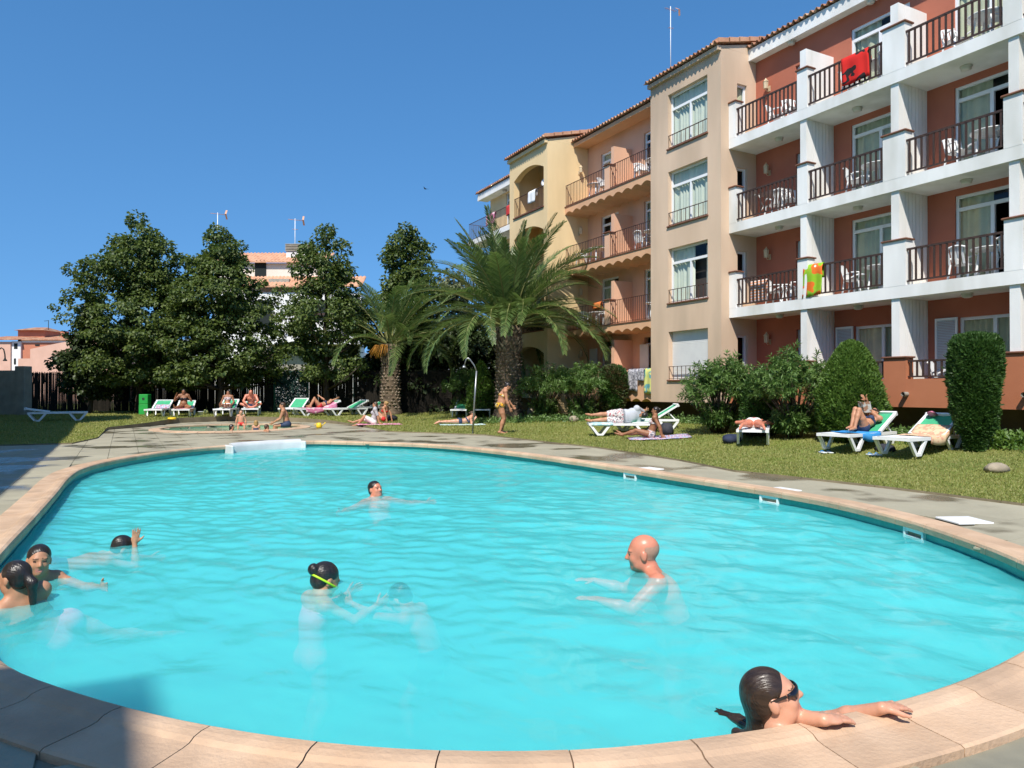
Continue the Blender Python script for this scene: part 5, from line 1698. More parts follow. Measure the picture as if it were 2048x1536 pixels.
for key, u, v, phi, tilt, lab in [
    ('L1', 116, 843, -88, .16, 'white lounger lying flat and empty in the shade near the block wall'),
    ('L2', 318, 834, 14, .42, 'lounger with green backrest and a cloth, beside the green box'),
    ('L3', 368, 834, 8, .38, 'lounger with striped towel on which a woman in a dark bikini sits'),
    ('L4', 453, 833, 12, .45, 'lounger on which a woman in a strapless top reclines'),
    ('L5', 503, 832, 4, .30, 'lounger on which a man sits cross-legged before the gate'),
    ('L6', 588, 831, 22, .50, 'lounger with raised green backrest beside the sitting father'),
    ('L7', 634, 832, 66, .40, 'lounger with pink towel and a woman lying knees up'),
    ('L8', 692, 832, 58, .42, 'empty lounger with green sling left of the shaggy palm trunk'),
    ('L9', 738, 829, 58, .42, 'lounger at the foot of the shaggy palm behind the woman in grey'),
    ('L10', 923, 834, 8, .45, 'empty lounger with green backrest behind the lying girl'),
    ('L11', 966, 834, 3, .40, 'empty lounger with white cloth seat beside the shower pole'),
    ('L12', 1243, 871, 82, .05, 'lounger with a big person in floral shorts lying on it'),
    ('L13', 1290, 862, 82, .55, 'lounger with raised backrest behind the one with the floral shorts'),
    ('L14', 1508, 886, 2, .12, 'lounger on which a sunbather lies face down before the oleanders'),
    ('L15', 1716, 899, 28, .50, 'lounger on which a woman lies reading a magazine'),
    ('L16', 1838, 909, 28, .50, 'lounger draped with a peach coloured cloth beside the column cypress')]:
    LG[key] = make_lounger(lab, G(u, v), phi + math.degrees(math.atan((u - CX) / F)), tilt, 'sling_white' if key in ('L1', 'L11') else 'sling_green')
def on_lounger(key, x, y, z=0.0):
    o = LG[key]
    return Matrix.LocRotScale(o.location, o.rotation_euler, None) @ Vector((x, y, LH_ + z))

# ================================================================ cloths
def fabric(name, cols, scale=4, kind='noise', rot=0.0):
    """patterned cloth: noise blobs or stripes of the given colours"""
    m = bpy.data.materials.new(name); m.use_nodes = True
    nt = m.node_tree; N = nt.nodes; L = nt.links
    b = N['Principled BSDF']; b.inputs['Roughness'].default_value = .9; b.inputs['Specular IOR Level'].default_value = .1
    tc = N.new('ShaderNodeTexCoord'); mp = N.new('ShaderNodeMapping'); mp.inputs['Rotation'].default_value = (rot, rot * .7, rot)
    L.new(tc.outputs['Object'], mp.inputs[0])
    if kind == 'noise':
        t = N.new('ShaderNodeTexNoise'); t.inputs['Scale'].default_value = scale; t.inputs['Detail'].default_value = 1.5
    elif kind == 'voronoi':
        t = N.new('ShaderNodeTexVoronoi'); t.inputs['Scale'].default_value = scale
    else:
        t = N.new('ShaderNodeTexWave'); t.inputs['Scale'].default_value = scale; t.inputs['Distortion'].default_value = 0.0 if kind == 'stripe' else 3.0
        t.bands_direction = 'Z' if kind == 'stripe' else 'DIAGONAL'
    L.new(mp.outputs[0], t.inputs['Vector'])
    cr = N.new('ShaderNodeValToRGB'); cr.color_ramp.interpolation = 'CONSTANT'
    el = cr.color_ramp.elements
    n_ = len(cols)
    lo, hi = (.33, .67) if kind == 'noise' else (0.0, 1.0)
    for k, c in enumerate(cols):
        e = el[k] if k < 2 else el.new(0.5)
        e.position = 0 if k == 0 else lo + (hi - lo) * k / n_
        e.color = (*c, 1)
    L.new(t.outputs['Color'] if kind == 'voronoi' else t.outputs[0], cr.inputs[0]); L.new(cr.outputs[0], b.inputs['Base Color'])
    return m
MT['cloth_red_black'] = fabric('cloth_red_black', [(.62, .03, .025), (.62, .03, .025), (.03, .025, .025), (.62, .03, .025)], 2.4)
MT['cloth_green_orange'] = fabric('cloth_green_orange', [(.28, .50, .03), (.30, .52, .04), (.78, .17, .03), (.75, .75, .65), (.78, .15, .03)], 2.6)
MT['cloth_stripe'] = fabric('cloth_stripe', [(.75, .72, .68), (.55, .05, .08), (.75, .72, .68), (.70, .25, .05)], 3.5, 'stripe')
MT['cloth_grey'] = fabric('cloth_grey', [(.42, .41, .44), (.20, .20, .23), (.50, .49, .52)], 7)
MT['cloth_yellow_blue'] = fabric('cloth_yellow_blue', [(.62, .62, .22), (.55, .60, .20), (.14, .36, .38), (.62, .62, .24)], 3.0)
MT['cloth_white'] = M('cloth_white', (.78, .78, .77), None, rough=.9)
MT['cloth_peach'] = fabric('cloth_peach', [(.66, .48, .30), (.62, .44, .28), (.58, .30, .20), (.68, .50, .33)], 7)
MT['cloth_blue'] = M('cloth_blue', (.03, .22, .55), (.05, .30, .62), 5, .9)
MT['cloth_pink'] = fabric('cloth_pink', [(.60, .22, .34), (.55, .16, .28), (.70, .50, .52)], 7)
MT['cloth_multi'] = fabric('cloth_multi', [(.50, .30, .40), (.22, .28, .50), (.62, .60, .62), (.40, .16, .22)], 9)
MT['cloth_red'] = M('cloth_red', (.58, .05, .05), (.50, .04, .04), 5, .9)
MT['cloth_orange'] = M('cloth_orange', (.70, .19, .05), (.6, .15, .04), 5, .9)
MT['cloth_teal'] = fabric('cloth_teal', [(.36, .58, .60), (.60, .70, .70)], 6)
MT['navy'] = M('navy', (.02, .028, .06), (.03, .04, .08), 6, .8)
MT['black_bag'] = M('black_bag', (.02, .022, .028), (.04, .04, .05), 6, .7)
MT['toy_yellow'] = M('toy_yellow', (.80, .55, .03), None, rough=.4)
MT['ball_yellow'] = M('ball_yellow', (.72, .68, .25), None, rough=.5)
MT['steel'] = M('steel', (.35, .36, .36), (.28, .29, .29), 5, .35, metal=.8)
MT['bin_green'] = M('bin_green', (.02, .34, .06), (.02, .28, .05), 4, .6)
MT['stone'] = M('stone', (.36, .30, .22), (.26, .22, .16), 5, .9, .5, 12)
def hang(name, label, x, y0, y1, ztop, front, back, m, seed=0, slant=0.0, cat='towel'):
    """cloth folded over a rail that runs in Y at x: front drop outside, back drop inside, thickness 12 mm"""
    r = np.random.default_rng(seed)
    nu, nv = 13, 12
    ph = r.uniform(0, 6)
    def fold(u, s_): return .018 * sin(u * 11 + ph) * min(1, s_ * 3) + .01 * sin(u * 23 + ph * 2) * s_
    rows = []
    prof = [(+.05, -back * (1 - k / 5)) for k in range(5)] + [(.035, .0), (0.0, .022), (-.035, 0)] + [(-.05, -front * k / 7) for k in range(1, 8)]
    for dx, dz in prof:
        row = []
        for i in range(nu):
            u = i / (nu - 1)
            s_ = abs(dz)
            y = y0 + (y1 - y0) * u + slant * s_ + .012 * sin(s_ * 6 + ph)
            row.append((x + dx + (fold(u, s_) if dz < -.05 else 0) * (1 if dx > 0 else -1) + (-.02 if dx < 0 and dz < -.05 else 0), y, ztop + dz + (.03 * sin(u * 3 + ph) * s_ if dx < 0 else 0)))
        rows.append(row)
    A = np.array(rows)
    V = A.reshape(-1, 3)
    B_ = V + np.array([0.010, 0, -.012])
    nr_, nc_ = len(rows), nu
    i = np.arange(nr_ - 1)[:, None]; j = np.arange(nc_ - 1)[None, :]
    Q = np.stack([i * nc_ + j, i * nc_ + j + 1, (i + 1) * nc_ + j + 1, (i + 1) * nc_ + j], -1).reshape(-1, 4)
    c = V.mean(0); c[2] = V[:, 2].min()
    me = np_mesh(name, V - c, Q, MT[m], True)
    o = link(name, me, loc=tuple(c))
    md = o.modifiers.new('thick', 'SOLIDIFY'); md.thickness = .012; md.offset = 0
    return tag(o, label, cat)
def lay(name, label, c, rz, w, l, m, z=.012, seed=0, cat='towel', zf=None):
    """towel lying on the ground, following it with soft creases"""
    nu, nv = 10, 16
    rows = []
    for a in range(nv):
        row = []
        for b in range(nu):
            x = (b / (nu - 1) - .5) * w; y = (a / (nv - 1) - .5) * l
            X = c[0] + x * cos(rz) - y * sin(rz); Y = c[1] + x * sin(rz) + y * cos(rz)
            zz = (gz(X, Y) + LAWN_DZ + .03) if zf is None else zf
            row.append((x, y, zz - c[2] + z + .008 * sin(x * 17 + seed) * cos(y * 11 + seed * 2)))
        rows.append(row)
    mb = MB(); mb.grid(rows)
    o = mb.build(name, MT[m], None, loc=tuple(c), rot=(0, 0, rz))
    md = o.modifiers.new('thick', 'SOLIDIFY'); md.thickness = .012
    return tag(o, label, cat)
# balcony cloths
hang('towel', 'red towel with dark blotch over the top floor railing', XF + .06, 12.62, 13.45, FL[3] + .95, .78, .4, 'cloth_red_black', 1, -.10)
hang('towel', 'green and orange towel over the first floor railing', XF + .06, 14.06, 14.72, FL[1] + .955, .92, .4, 'cloth_green_orange', 2, .05)
hang('towel', 'white and red striped towel inside the corner railing', XF + .30, 16.35, 17.05, FL[1] + .80, .70, .3, 'cloth_stripe', 3)
hang('towel', 'grey patterned towel on the salmon ground floor parapet', XF - .02, 22.42, 23.05, 2.23, .85, .3, 'cloth_grey', 4, .06)
hang('towel', 'narrow grey towel hung next to the yellow towel', XF - .02, 22.08, 22.40, 2.23, .45, .3, 'cloth_grey', 5)
hang('towel', 'pale yellow towel with blue shape on the salmon parapet', XF - .02, 21.42, 22.02, 2.23, .92, .3, 'cloth_yellow_blue', 6)
hang('towel', 'white towel on the top arched balcony railing', CX0 + .03, 28.85, 29.5, FL[3] + .97, .55, .3, 'cloth_white', 7)
hang('towel', 'red towel on the far end balcony railing', 17.0, 31.75, 32.25, FL[3] + .98, .50, .3, 'cloth_red', 8)
hang('towel', 'pink towel on the far end balcony railing', 17.0, 33.6, 34.6, FL[3] + .98, .60, .3, 'cloth_pink', 9)
hang('towel', 'orange cloth at the tower end of the first salmon railing', XF + .05, 21.35, 21.55, FL[1] + 1.0, .85, .3, 'cloth_orange', 10)
hang('towel', 'orange cloth near the pier of the first salmon railing', XF + .05, 25.0, 25.6, FL[1] + 1.0, .25, .3, 'cloth_orange', 11)
# ================================================================ balcony furniture
def make_chair(label, loc, rz, group='white plastic balcony chairs'):
    t = thing('plastic_chair', label, 'chair', loc, rz, group)
    mb = MB(); rows = []
    for k in range(6):
        y = -.22 + .42 * k / 5
        rows.append([(x, y, .42 + .02 * (abs(x) / .22) ** 2 + (.015 if k == 0 else 0)) for x in (-.23, -.12, 0, .12, .23)])
    mb.grid(rows); mb.grid([[(a, b, c - .02) for a, b, c in r_] for r_ in rows], flip=True); mb.build('seat', MT['white_plastic'], t)
    for sx in (-1, 1):
        for sy in (-1, 1):
            lg = MB(); lg.bar((sx * .21, sy * .19, .43), (sx * .25, sy * .25, 0), .045, .035); lg.build('leg', MT['white_plastic'], t)
        ar = MB(); ar.tube([(sx * .25, .2, .55), (sx * .27, 0, .63), (sx * .26, -.22, .62), (sx * .235, -.21, .42)], .022, 6); ar.build('armrest', MT['white_plastic'], t)
    bk = MB()
    top = [(x, .27 + .05 - .25 * x * x, .80 + .06 * (1 - (x / .24) ** 2)) for x in (-.24, -.16, -.08, 0, .08, .16, .24)]
    bk.tube(top, .026, 6)
    for x in (-.22, -.13, -.045, .045, .13, .22):
        bk.bar((x, .19, .42), (x, .31 - .25 * x * x, .82 + .05 * (1 - (x / .24) ** 2)), .05, .018, (0, 1, 0))
    bk.build('backrest', MT['white_plastic'], t)
    return t
def make_table(label, loc, rz=0.0, group='white round balcony tables'):
    t = thing('round_table', label, 'table', loc, rz, group)
    mb = MB(); mb.lathe([(.30, .69), (.44, .695), (.45, .71), (.45, .725), (.43, .73)], 22); mb.build('tabletop', MT['white_plastic'], t)
    for k in range(4):
        a = pi / 4 + k * pi / 2
        lg = MB(); lg.bar((.26 * cos(a), .26 * sin(a), .70), (.36 * cos(a), .36 * sin(a), 0), .06, .04); lg.build('leg', MT['white_plastic'], t)
    return t
fl_n = ['ground', 'first', 'second', 'top']
bay_n = ['tower corner bay', 'second bay', 'third bay', 'fourth bay']
ch0 = tb0 = None
rr = random.Random(5)
for b in range(4):
    for k in range(4):
        if k == 0 and b in (0, 1, 3): continue
        ya, yb = PY[b + 1], PY[b]
        z = FL[k] + .001
        pts = [(XF + .75, ya + .85, 't'), (XF + .72, ya + 1.62, 'c'), (XF + .55, ya + .33, 'c')] if b else [(XF + .7, ya + .9, 'c'), (XF + .75, ya + 1.6, 'c')]
        if k == 0: pts = [(XF + .55, ya + 1.9, 'c'), (XF + .75, ya + 1.0, 'c')]
        for q, (x, y, kind) in enumerate(pts):
            x += rr.uniform(-.05, .05); y += rr.uniform(-.1, .1)
            where = '%s floor white balcony, %s' % (fl_n[k], bay_n[b])
            if kind == 't': make_table('white round table on the ' + where, (x, y, z), 0)
            else: make_chair('white plastic chair, %s, ' % (('nearer the tower', 'farther from the tower')[(q if b and k else 2 - q * 1) == 2]) + where, (x, y, z), rr.choice([-.4, .3, pi / 2, 2.8, -1.9]))
for k in (1, 2, 3):
    z = FL[k] - .029
    for (y, kind) in ((22.2, 't'), (23.0, 'c'), (22.0, 'c'), (26.2, 't'), (25.4, 'c'), (27.1, 'c')):
        if kind == 'c' and (k + int(y)) % 3 == 0: continue
        where = '%s floor salmon balcony, %s of pier' % (fl_n[k], 'tower side' if y < 24.5 else 'cream side')
        x = XF + (.62 if kind == 't' else .55) + rr.uniform(-.05, .1)
        if kind == 't': make_table('white round table on the ' + where, (x, y, z))
        else: make_chair('white plastic chair, %s, ' % ('farther from the beige tower' if y in (23.0, 27.1) else 'nearer the beige tower') + where, (x, y + rr.uniform(-.1, .1), z), rr.uniform(0, 6.2))
# satellite dish inside the arched balcony
t = thing('satellite_dish', 'round grey satellite dish in the top arched balcony', 'satellite dish', (CX0 + .55, 28.5, FL[3]))
mb = MB(); mb.tube([(0, 0, 0), (0, 0, 1.25)], .025, 6); mb.build('pole', MT['steel'], t)
mb = MB(); mb.lathe([(.02, -.08), (.18, -.055), (.33, 0), (.335, .01), (.18, -.035), (.02, -.06)], 18); o = mb.build('dish', MT['white_paint'], t, loc=(-.10, .0, 1.3)); o.rotation_euler = (.5, -1.0, 0)
# drying rack in the corner bay, second floor
t = thing('drying_rack', 'folding drying rack on the second floor corner balcony', 'drying rack', (XF + .55, 16.3, FL[2]), pi / 2)
mb = MB()
for sx in (-.45, .45):
    mb.tube([(sx, -.25, 0), (sx, .2, .78)], .011, 5); mb.tube([(sx, .25, 0), (sx, -.2, .78)], .011, 5)
mb.build('legs', MT['steel'], t)
mb = MB()
for k in range(8): mb.tube([(-.5, -.32 + k * .09, .78), (.5, -.32 + k * .09, .78)], .007, 4)
mb.tube([(-.5, -.34, .78), (-.5, .34, .78)], .01, 4); mb.tube([(.5, -.34, .78), (.5, .34, .78)], .01, 4); mb.build('rungs', MT['steel'], t)

# ================================================================ poolside things
# shower
p0 = Gp(945, 869, 0)
d0 = p0.x * sin(HEAD) + p0.y * cos(HEAD)
k = d0 / F
t = thing('outdoor_shower', 'thin grey outdoor shower pole with bent top at the lawn edge', 'shower', tuple(p0), -HEAD)
pt = lambda u, v: ((u - 945) * k, 0, (869 - v) * k)
mb = MB(); mb.tube([pt(945, 869), pt(949, 800), pt(953, 742)], .030, 8); mb.lathe([(.10, 0), (.10, .015), (.04, .03)], 12); mb.build('pole', MT['steel'], t)
mb = MB(); mb.tube([pt(953, 742), pt(948, 730), pt(940, 719), pt(936, 716), pt(932, 719), pt(929, 730)], .020, 8); mb.build('neck', MT['steel'], t)
mb = MB(); mb.lathe([(.02, .08), (.06, .03), (.075, 0), (.07, -.01)], 12, pt(928, 735)); mb.build('shower_head', MT['steel'], t)
# green box
p = G(290, 831)
t = thing('litter_bin', 'bright green box bin standing against the reed fence', 'bin', (p.x, p.y, p.z + .02), -HEAD)
mb = MB(); mb.bbox(-.22, .22, -.18, .18, 0, .52, .02); mb.build('lower_box', MT['bin_green'], t)
mb = MB(); mb.bbox(-.215, .215, -.175, .175, .53, 1.0, .02); mb.build('upper_door', MT['bin_green'], t)
mb = MB(); mb.box(-.05, .06, -.182, -.176, .72, .84); mb.build('emblem', MT['black_bag'], t)
def rock(label, u, v, s, seed, cat='stone', name='stone', m='stone'):
    p = G(u, v); r = np.random.default_rng(seed)
    mb = MB(); n1, n2 = 7, 12
    rows = []
    for i in range(n1 + 1):
        a = pi * i / n1
        row = []
        for j in range(n2 + 1):
            b = 2 * pi * (j % n2) / n2
            q = 1 + .16 * sin(3 * b + seed) * sin(a) + .12 * cos(5 * b + a * 3 + seed) * sin(a)
            row.append((s[0] * q * sin(a) * cos(b), s[1] * q * sin(a) * sin(b), s[2] * (cos(a) * q + .75)))
        rows.append(row)
    mb.grid(rows, flip=True)
    o = mb.build(name, MT[m], None, loc=(p.x, p.y, p.z + LAWN_DZ - .01), rot=(0, 0, seed)); return tag(o, label, cat)
rock('lone rounded boulder on the lawn near the right loungers', 1995, 947, (.21, .15, .10), 3)
rock('small pale rock at the foot of the oleander by the palm', 1066, 833, (.42, .25, .24), 4)
rock('smaller pale rock in the bed under the salmon balconies', 1147, 845, (.20, .14, .14), 5)
# toys and balls
def ball(label, u, v, r_, m):
    p = G(u, v); mb = MB(); mb.lathe([(.001 + r_ * sin(pi * q / 8), r_ - r_ * cos(pi * q / 8)) for q in range(9)], 14)
    tag(mb.build('ball', MT[m], None, loc=(p.x, p.y, p.z + LAWN_DZ)), label, 'ball')
ball('pale yellow ball on the grass between the loungers', 411, 830, .13, 'ball_yellow')
p = G(344, 840); mb = MB(); mb.tube([(.13 * cos(a / 10 * pi), .13 * sin(a / 10 * pi), .04) for a in range(21)], .045, 8, cap=False)
tag(mb.build('swim_ring', MT['toy_yellow'], None, loc=(p.x, p.y, p.z + LAWN_DZ)), 'small yellow swim ring on the grass by the striped towel lounger', 'swim ring')
p = Gp(638, 856, 0); t = thing('toy_watering_can', 'small yellow toy watering can on the deck by the wading pool', 'toy', (p.x, p.y, .0))
mb = MB(); mb.lathe([(.09, 0), (.11, .05), (.09, .17), (.05, .2)], 10); mb.build('body', MT['toy_yellow'], t)
mb = MB(); mb.tube([(.08, 0, .05), (.2, 0, .16), (.24, 0, .2)], [.02, .016, .03], 6); mb.build('spout', MT['toy_yellow'], t)
mb = MB(); mb.tube([(-.09, 0, .06), (-.18, 0, .12), (-.08, 0, .19)], .012, 6); mb.build('handle', MT['toy_yellow'], t)
p = G(401, 833); mb = MB(); mb.lathe([(.10, 0), (.13, .2), (.14, .2), (.135, .21), (.12, .2), (.095, .02)], 12)
tag(mb.build('bucket', MT['sling_white'], None, loc=(p.x, p.y, p.z + LAWN_DZ)), 'small pale bucket beside the yellow ball', 'bucket')
def bag(label, u, v, s, m, seed):
    rock(label, u, v, s, seed, 'bag', 'bag', m)
bag('dark bag on the grass right of the woman in grey', 780, 843, (.32, .2, .16), 'black_bag', 6)
bag('dark backpack on the grass behind the tanned sitting woman', 1333, 872, (.24, .2, .22), 'black_bag', 7)
bag('dark blue bag beside the face down sunbather lounger', 1462, 888, (.22, .26, .14), 'navy', 8)
bag('dark bag under the two right loungers', 1772, 905, (.2, .18, .10), 'black_bag', 9)
# towels on lawn and loungers
for (u, v, phi, w, l, m, lab, sd) in [(758, 851, 82, .85, 1.75, 'cloth_pink', 'pink towel on the grass under the woman in grey', 1),
                                     (925, 852, 84, .8, 1.8, 'cloth_teal', 'pale teal towel under the girl lying on her front', 2),
                                     (1318, 879, 84, .85, 1.7, 'cloth_multi', 'multicoloured towel on the grass under the tanned woman', 3)]:
    p = G(u, v); lay('towel', lab, p, -(HEAD + radians(phi) + math.atan((u - CX) / F)), w, l, m, seed=sd)
def lay_lounger(key, label, m, w, y0, y1, over=0.0, seed=0, yback=None, side=1, tilt=None):
    """cloth on a lounger seat, hanging over one side by `over`, running up the backrest when y1 is past the hinge"""
    o = LG[key]; rows = []
    nl = 18
    til = tilt or 0
    for a in range(nl):
        s_ = y0 + (y1 - y0) * a / (nl - 1)
        if s_ > .28: yy, zz = .28 + (s_ - .28) * cos(til), LH_ + .05 + (s_ - .28) * sin(til)
        else: yy, zz = s_, LH_ + .02
        row = []
        for b in range(13):
            u = b / 12
            x = -w / 2 + (w + over) * u
            dz = 0
            if x > LW_ / 2 + .0:
                ex = x - LW_ / 2; x = LW_ / 2 + .012 + .02 * sin(s_ * 9 + seed) * ex * 3; dz = -ex * (1 + .25 * sin(s_ * 5 + seed))
            row.append((x * side, yy, zz + dz + .006 * sin(u * 12 + s_ * 14 + seed)))
        rows.append(row)
    mb = MB(); mb.grid(rows)
    c = mb.build('towel', MT[m], None, loc=o.location, rot=o.rotation_euler)
    md = c.modifiers.new('thick', 'SOLIDIFY'); md.thickness = .01
    return tag(c, label, 'towel')
lay_lounger('L16', 'peach patterned cloth draped over the lounger and its side', 'cloth_peach', .66, -.25, .62, .20, 1, tilt=.5)
lay_lounger('L15', 'bright blue towel under the reading woman', 'cloth_blue', .68, -.50, .27, .20, 2, tilt=.5)
lay_lounger('L7', 'pink towel under the woman with raised knees', 'cloth_pink', .70, -.7, .9, .25, 3, tilt=.4)
lay_lounger('L3', 'red and white striped towel under the woman in the dark bikini', 'cloth_stripe', .70, -.9, .5, .15, 4, tilt=.38)
lay_lounger('L12', 'pale blue towel at the foot of the floral shorts lounger', 'cloth_teal', .66, -.95, -.3, .12, 5, tilt=.05)
lay_lounger('L2', 'pale printed cloth on the lounger beside the green box', 'cloth_multi', .5, -.1, .6, .1, 6, tilt=.42)
p = on_lounger('L16', -.2, .90, .36)
mb = MB(); mb.lathe([(.001 + .11 * sin(pi * q / 8) * (1 + .2 * sin(q * 2)), .06 - .06 * cos(pi * q / 8)) for q in range(9)], 12)
o = mb.build('rolled_cloth', MT['cloth_pink'], None, loc=tuple(p), rot=(.1, .3, .4)); o.scale = (1.7, .8, .9); tag(o, 'crumpled pink cloth on the backrest top of the peach lounger', 'cloth')
for (u, v, lab) in [(1652, 909, 'pale flip flops on the grass left of the reading woman'), (1748, 914, 'white sandals on the grass under the reading woman lounger')]:
    p = G(u, v); t = thing('sandals', lab, 'sandals', (p.x, p.y, p.z + LAWN_DZ + .01), -HEAD)
    for q in (-.07, .07):
        mb = MB(); mb.bbox(q - .045, q + .045, -.13, .13, 0, .025, .01); mb.build('sole', MT['sling_white'], t)
        mb = MB(); mb.tube([(q - .045, .02, .02), (q, .07, .055), (q + .045, .02, .02)], .008, 5); mb.build('strap', MT['cloth_blue'], t)
# ================================================================ people: distance-field bodies meshed with surface nets
def _u(v):
    v = np.asarray(v, float); return v / (np.linalg.norm(v) + 1e-12)
class SDF:
    def __init__(s): s.p = []; s.tags = []
    def cone(s, a, b, ra, rb, k=.02, tag_='', sub=False):
        s.p.append(('c', np.asarray(a, float), np.asarray(b, float), ra, rb, k, sub)); s.tags.append(tag_); return s
    def ell(s, c, r, R=None, k=.03, tag_='', sub=False):
        s.p.append(('e', np.asarray(c, float), np.asarray(r, float), np.eye(3) if R is None else np.asarray(R, float), 0, k, sub)); s.tags.append(tag_); return s
    @staticmethod
    def dist(pr, P):
        if pr[0] == 'c':
            a, b, ra, rb = pr[1:5]
            d = b - a; t = np.clip(((P - a) @ d) / (d @ d + 1e-12), 0, 1)
            return np.linalg.norm(P - a - t[..., None] * d, axis=-1) - (ra + (rb - ra) * t)
        c, r, R = pr[1:4]
        q = (P - c) @ R.T                       # rows of R = local axes
        k0 = np.linalg.norm(q / r, axis=-1); k1 = np.linalg.norm(q / (r * r), axis=-1)
        return k0 * (k0 - 1) / (k1 + 1e-9)
    @staticmethod
    def box(pr):
        if pr[0] == 'c':
            m = max(pr[3], pr[4]); return np.minimum(pr[1], pr[2]) - m, np.maximum(pr[1], pr[2]) + m
        m = np.abs(pr[3].T) @ pr[2]; return pr[1] - m, pr[1] + m
    def mesh(s, res):
        B = [s.box(p) for p in s.p if not p[6]]
        lo = np.min([b[0] for b in B], 0) - 4 * res; hi = np.max([b[1] for b in B], 0) + 4 * res
        n_ = np.ceil((hi - lo) / res).astype(int) + 1
        D = np.full(n_, 1.0, dtype=np.float32)
        for pr in s.p:
            k = pr[5]; l, h = s.box(pr); mg = k + 3 * res
            i0 = np.clip(((l - mg - lo) / res).astype(int), 0, n_ - 1); i1 = np.clip(((h + mg - lo) / res).astype(int) + 2, 1, n_)
            ax_ = [lo[q] + res * np.arange(i0[q], i1[q]) for q in range(3)]
            P = np.stack(np.meshgrid(*ax_, indexing='ij'), -1)
            d = s.dist(pr, P)
            sl = tuple(slice(i0[q], i1[q]) for q in range(3))
            A = D[sl]
            if pr[6]:
                d = -d; hh = np.maximum(k - np.abs(A - d), 0) / k; D[sl] = np.maximum(A, d) + hh * hh * k * .25
            else:
                hh = np.maximum(k - np.abs(A - d), 0) / k; D[sl] = np.minimum(A, d) - hh * hh * k * .25
        return nets(D, lo, res)
    def nearest_tag(s, V):
        best = np.full(len(V), 9.0); idx = np.zeros(len(V), int)
        for i, pr in enumerate(s.p):
            if pr[6] or not s.tags[i]: continue
            d = s.dist(pr, V); m = d < best; best[m] = d[m]; idx[m] = i
        return np.array([s.tags[i] for i in idx])
def nets(D, lo, res):
    n_ = np.array(D.shape); S_ = D < 0
    c = [S_[i:n_[0] - 1 + i, j:n_[1] - 1 + j, k:n_[2] - 1 + k] for i in (0, 1) for j in (0, 1) for k in (0, 1)]
    sm = sum(x.astype(np.int8) for x in c)
    I = np.argwhere((sm > 0) & (sm < 8))
    vid = -np.ones(n_ - 1, dtype=np.int32); vid[I[:, 0], I[:, 1], I[:, 2]] = np.arange(len(I))
    acc = np.zeros((len(I), 3)); cnt = np.zeros(len(I))
    cor = np.array([(i, j, k) for i in (0, 1) for j in (0, 1) for k in (0, 1)])
    for a in range(8):
        for b in range(a + 1, 8):
            df = cor[b] - cor[a]
            if np.abs(df).sum() != 1: continue
            pa = I + cor[a]; pb = I + cor[b]
            da = D[pa[:, 0], pa[:, 1], pa[:, 2]]; db = D[pb[:, 0], pb[:, 1], pb[:, 2]]
            m = (da < 0) != (db < 0)
            t = np.where(m, da / np.where(m, da - db, 1), 0)[:, None]
            acc[m] += (cor[a] + df * t)[m]; cnt[m] += 1
    V = lo + res * (I + acc / cnt[:, None])
    Q = []
    for ax_ in range(3):
        o1, o2 = [(1, 2), (2, 0), (0, 1)][ax_]
        e = [slice(None)] * 3; f = [slice(None)] * 3
        e[ax_] = slice(0, -1); f[ax_] = slice(1, None)
        d0, d1 = S_[tuple(e)], S_[tuple(f)]
        X = np.argwhere(d0 != d1)
        X = X[(X[:, o1] > 0) & (X[:, o2] > 0) & (X[:, o1] < n_[o1] - 1) & (X[:, o2] < n_[o2] - 1)]
        s0 = d0[X[:, 0], X[:, 1], X[:, 2]]
        def cell(a, b):
            Y = X.copy(); Y[:, o1] -= a; Y[:, o2] -= b; return vid[Y[:, 0], Y[:, 1], Y[:, 2]]
        q = np.stack([cell(1, 1), cell(0, 1), cell(0, 0), cell(1, 0)], 1)
        q[~s0] = q[~s0][:, ::-1]
        Q.append(q)
    Q = np.concatenate(Q)
    return V, Q[(Q >= 0).all(1)]
def vnormals(V, Q):
    N_ = np.zeros_like(V)
    fn = np.cross(V[Q[:, 2]] - V[Q[:, 0]], V[Q[:, 3]] - V[Q[:, 1]])
    for k in range(4): np.add.at(N_, Q[:, k], fn)
    return N_ / (np.linalg.norm(N_, axis=1, keepdims=True) + 1e-12)

def skinmat(name, c, wet=False):
    return M(name, c, tuple(x * .86 for x in c), 9, .38 if wet else .5, .06, 60, spec=.45 if wet else .35, sss=.06)
MT['skin_fair'] = skinmat('skin_fair', (.62, .31, .20), True)
MT['skin_pink'] = skinmat('skin_pink', (.62, .225, .14), True)
MT['skin_tan'] = skinmat('skin_tan', (.48, .235, .135))
MT['skin_brown'] = skinmat('skin_brown', (.30, .135, .07))
MT['hair_black'] = M('hair_black', (.012, .010, .010), (.03, .022, .018), 60, .33, .3, 10, spec=.5, stretch=(1, 1, .2), bstretch=(14, 1.5, 3))
MT['hair_brown'] = M('hair_brown', (.05, .026, .014), (.09, .05, .028), 50, .35, .5, 90, spec=.5, stretch=(1, 1, .2))
MT['hair_wet'] = M('hair_wet', (.020, .012, .008), (.045, .027, .018), 45, .33, .35, 10, spec=.5, stretch=(1, .15, 1), bstretch=(14, 1.2, 3))
MT['hair_blond'] = M('hair_blond', (.42, .27, .11), (.32, .19, .07), 50, .5, .4, 90)
MT['hair_stubble'] = M('hair_stubble', (.44, .235, .165), (.38, .20, .14), 80, .6)
MT['lip'] = M('lip', (.50, .20, .155), None, rough=.4)
MT['eye_dark'] = M('eye_dark', (.07, .042, .033), None, rough=.3)
MT['brow'] = M('brow', (.12, .07, .045), None, rough=.7)
MT['nail'] = M('nail', (.10, .07, .30), None, rough=.15, spec=.6)
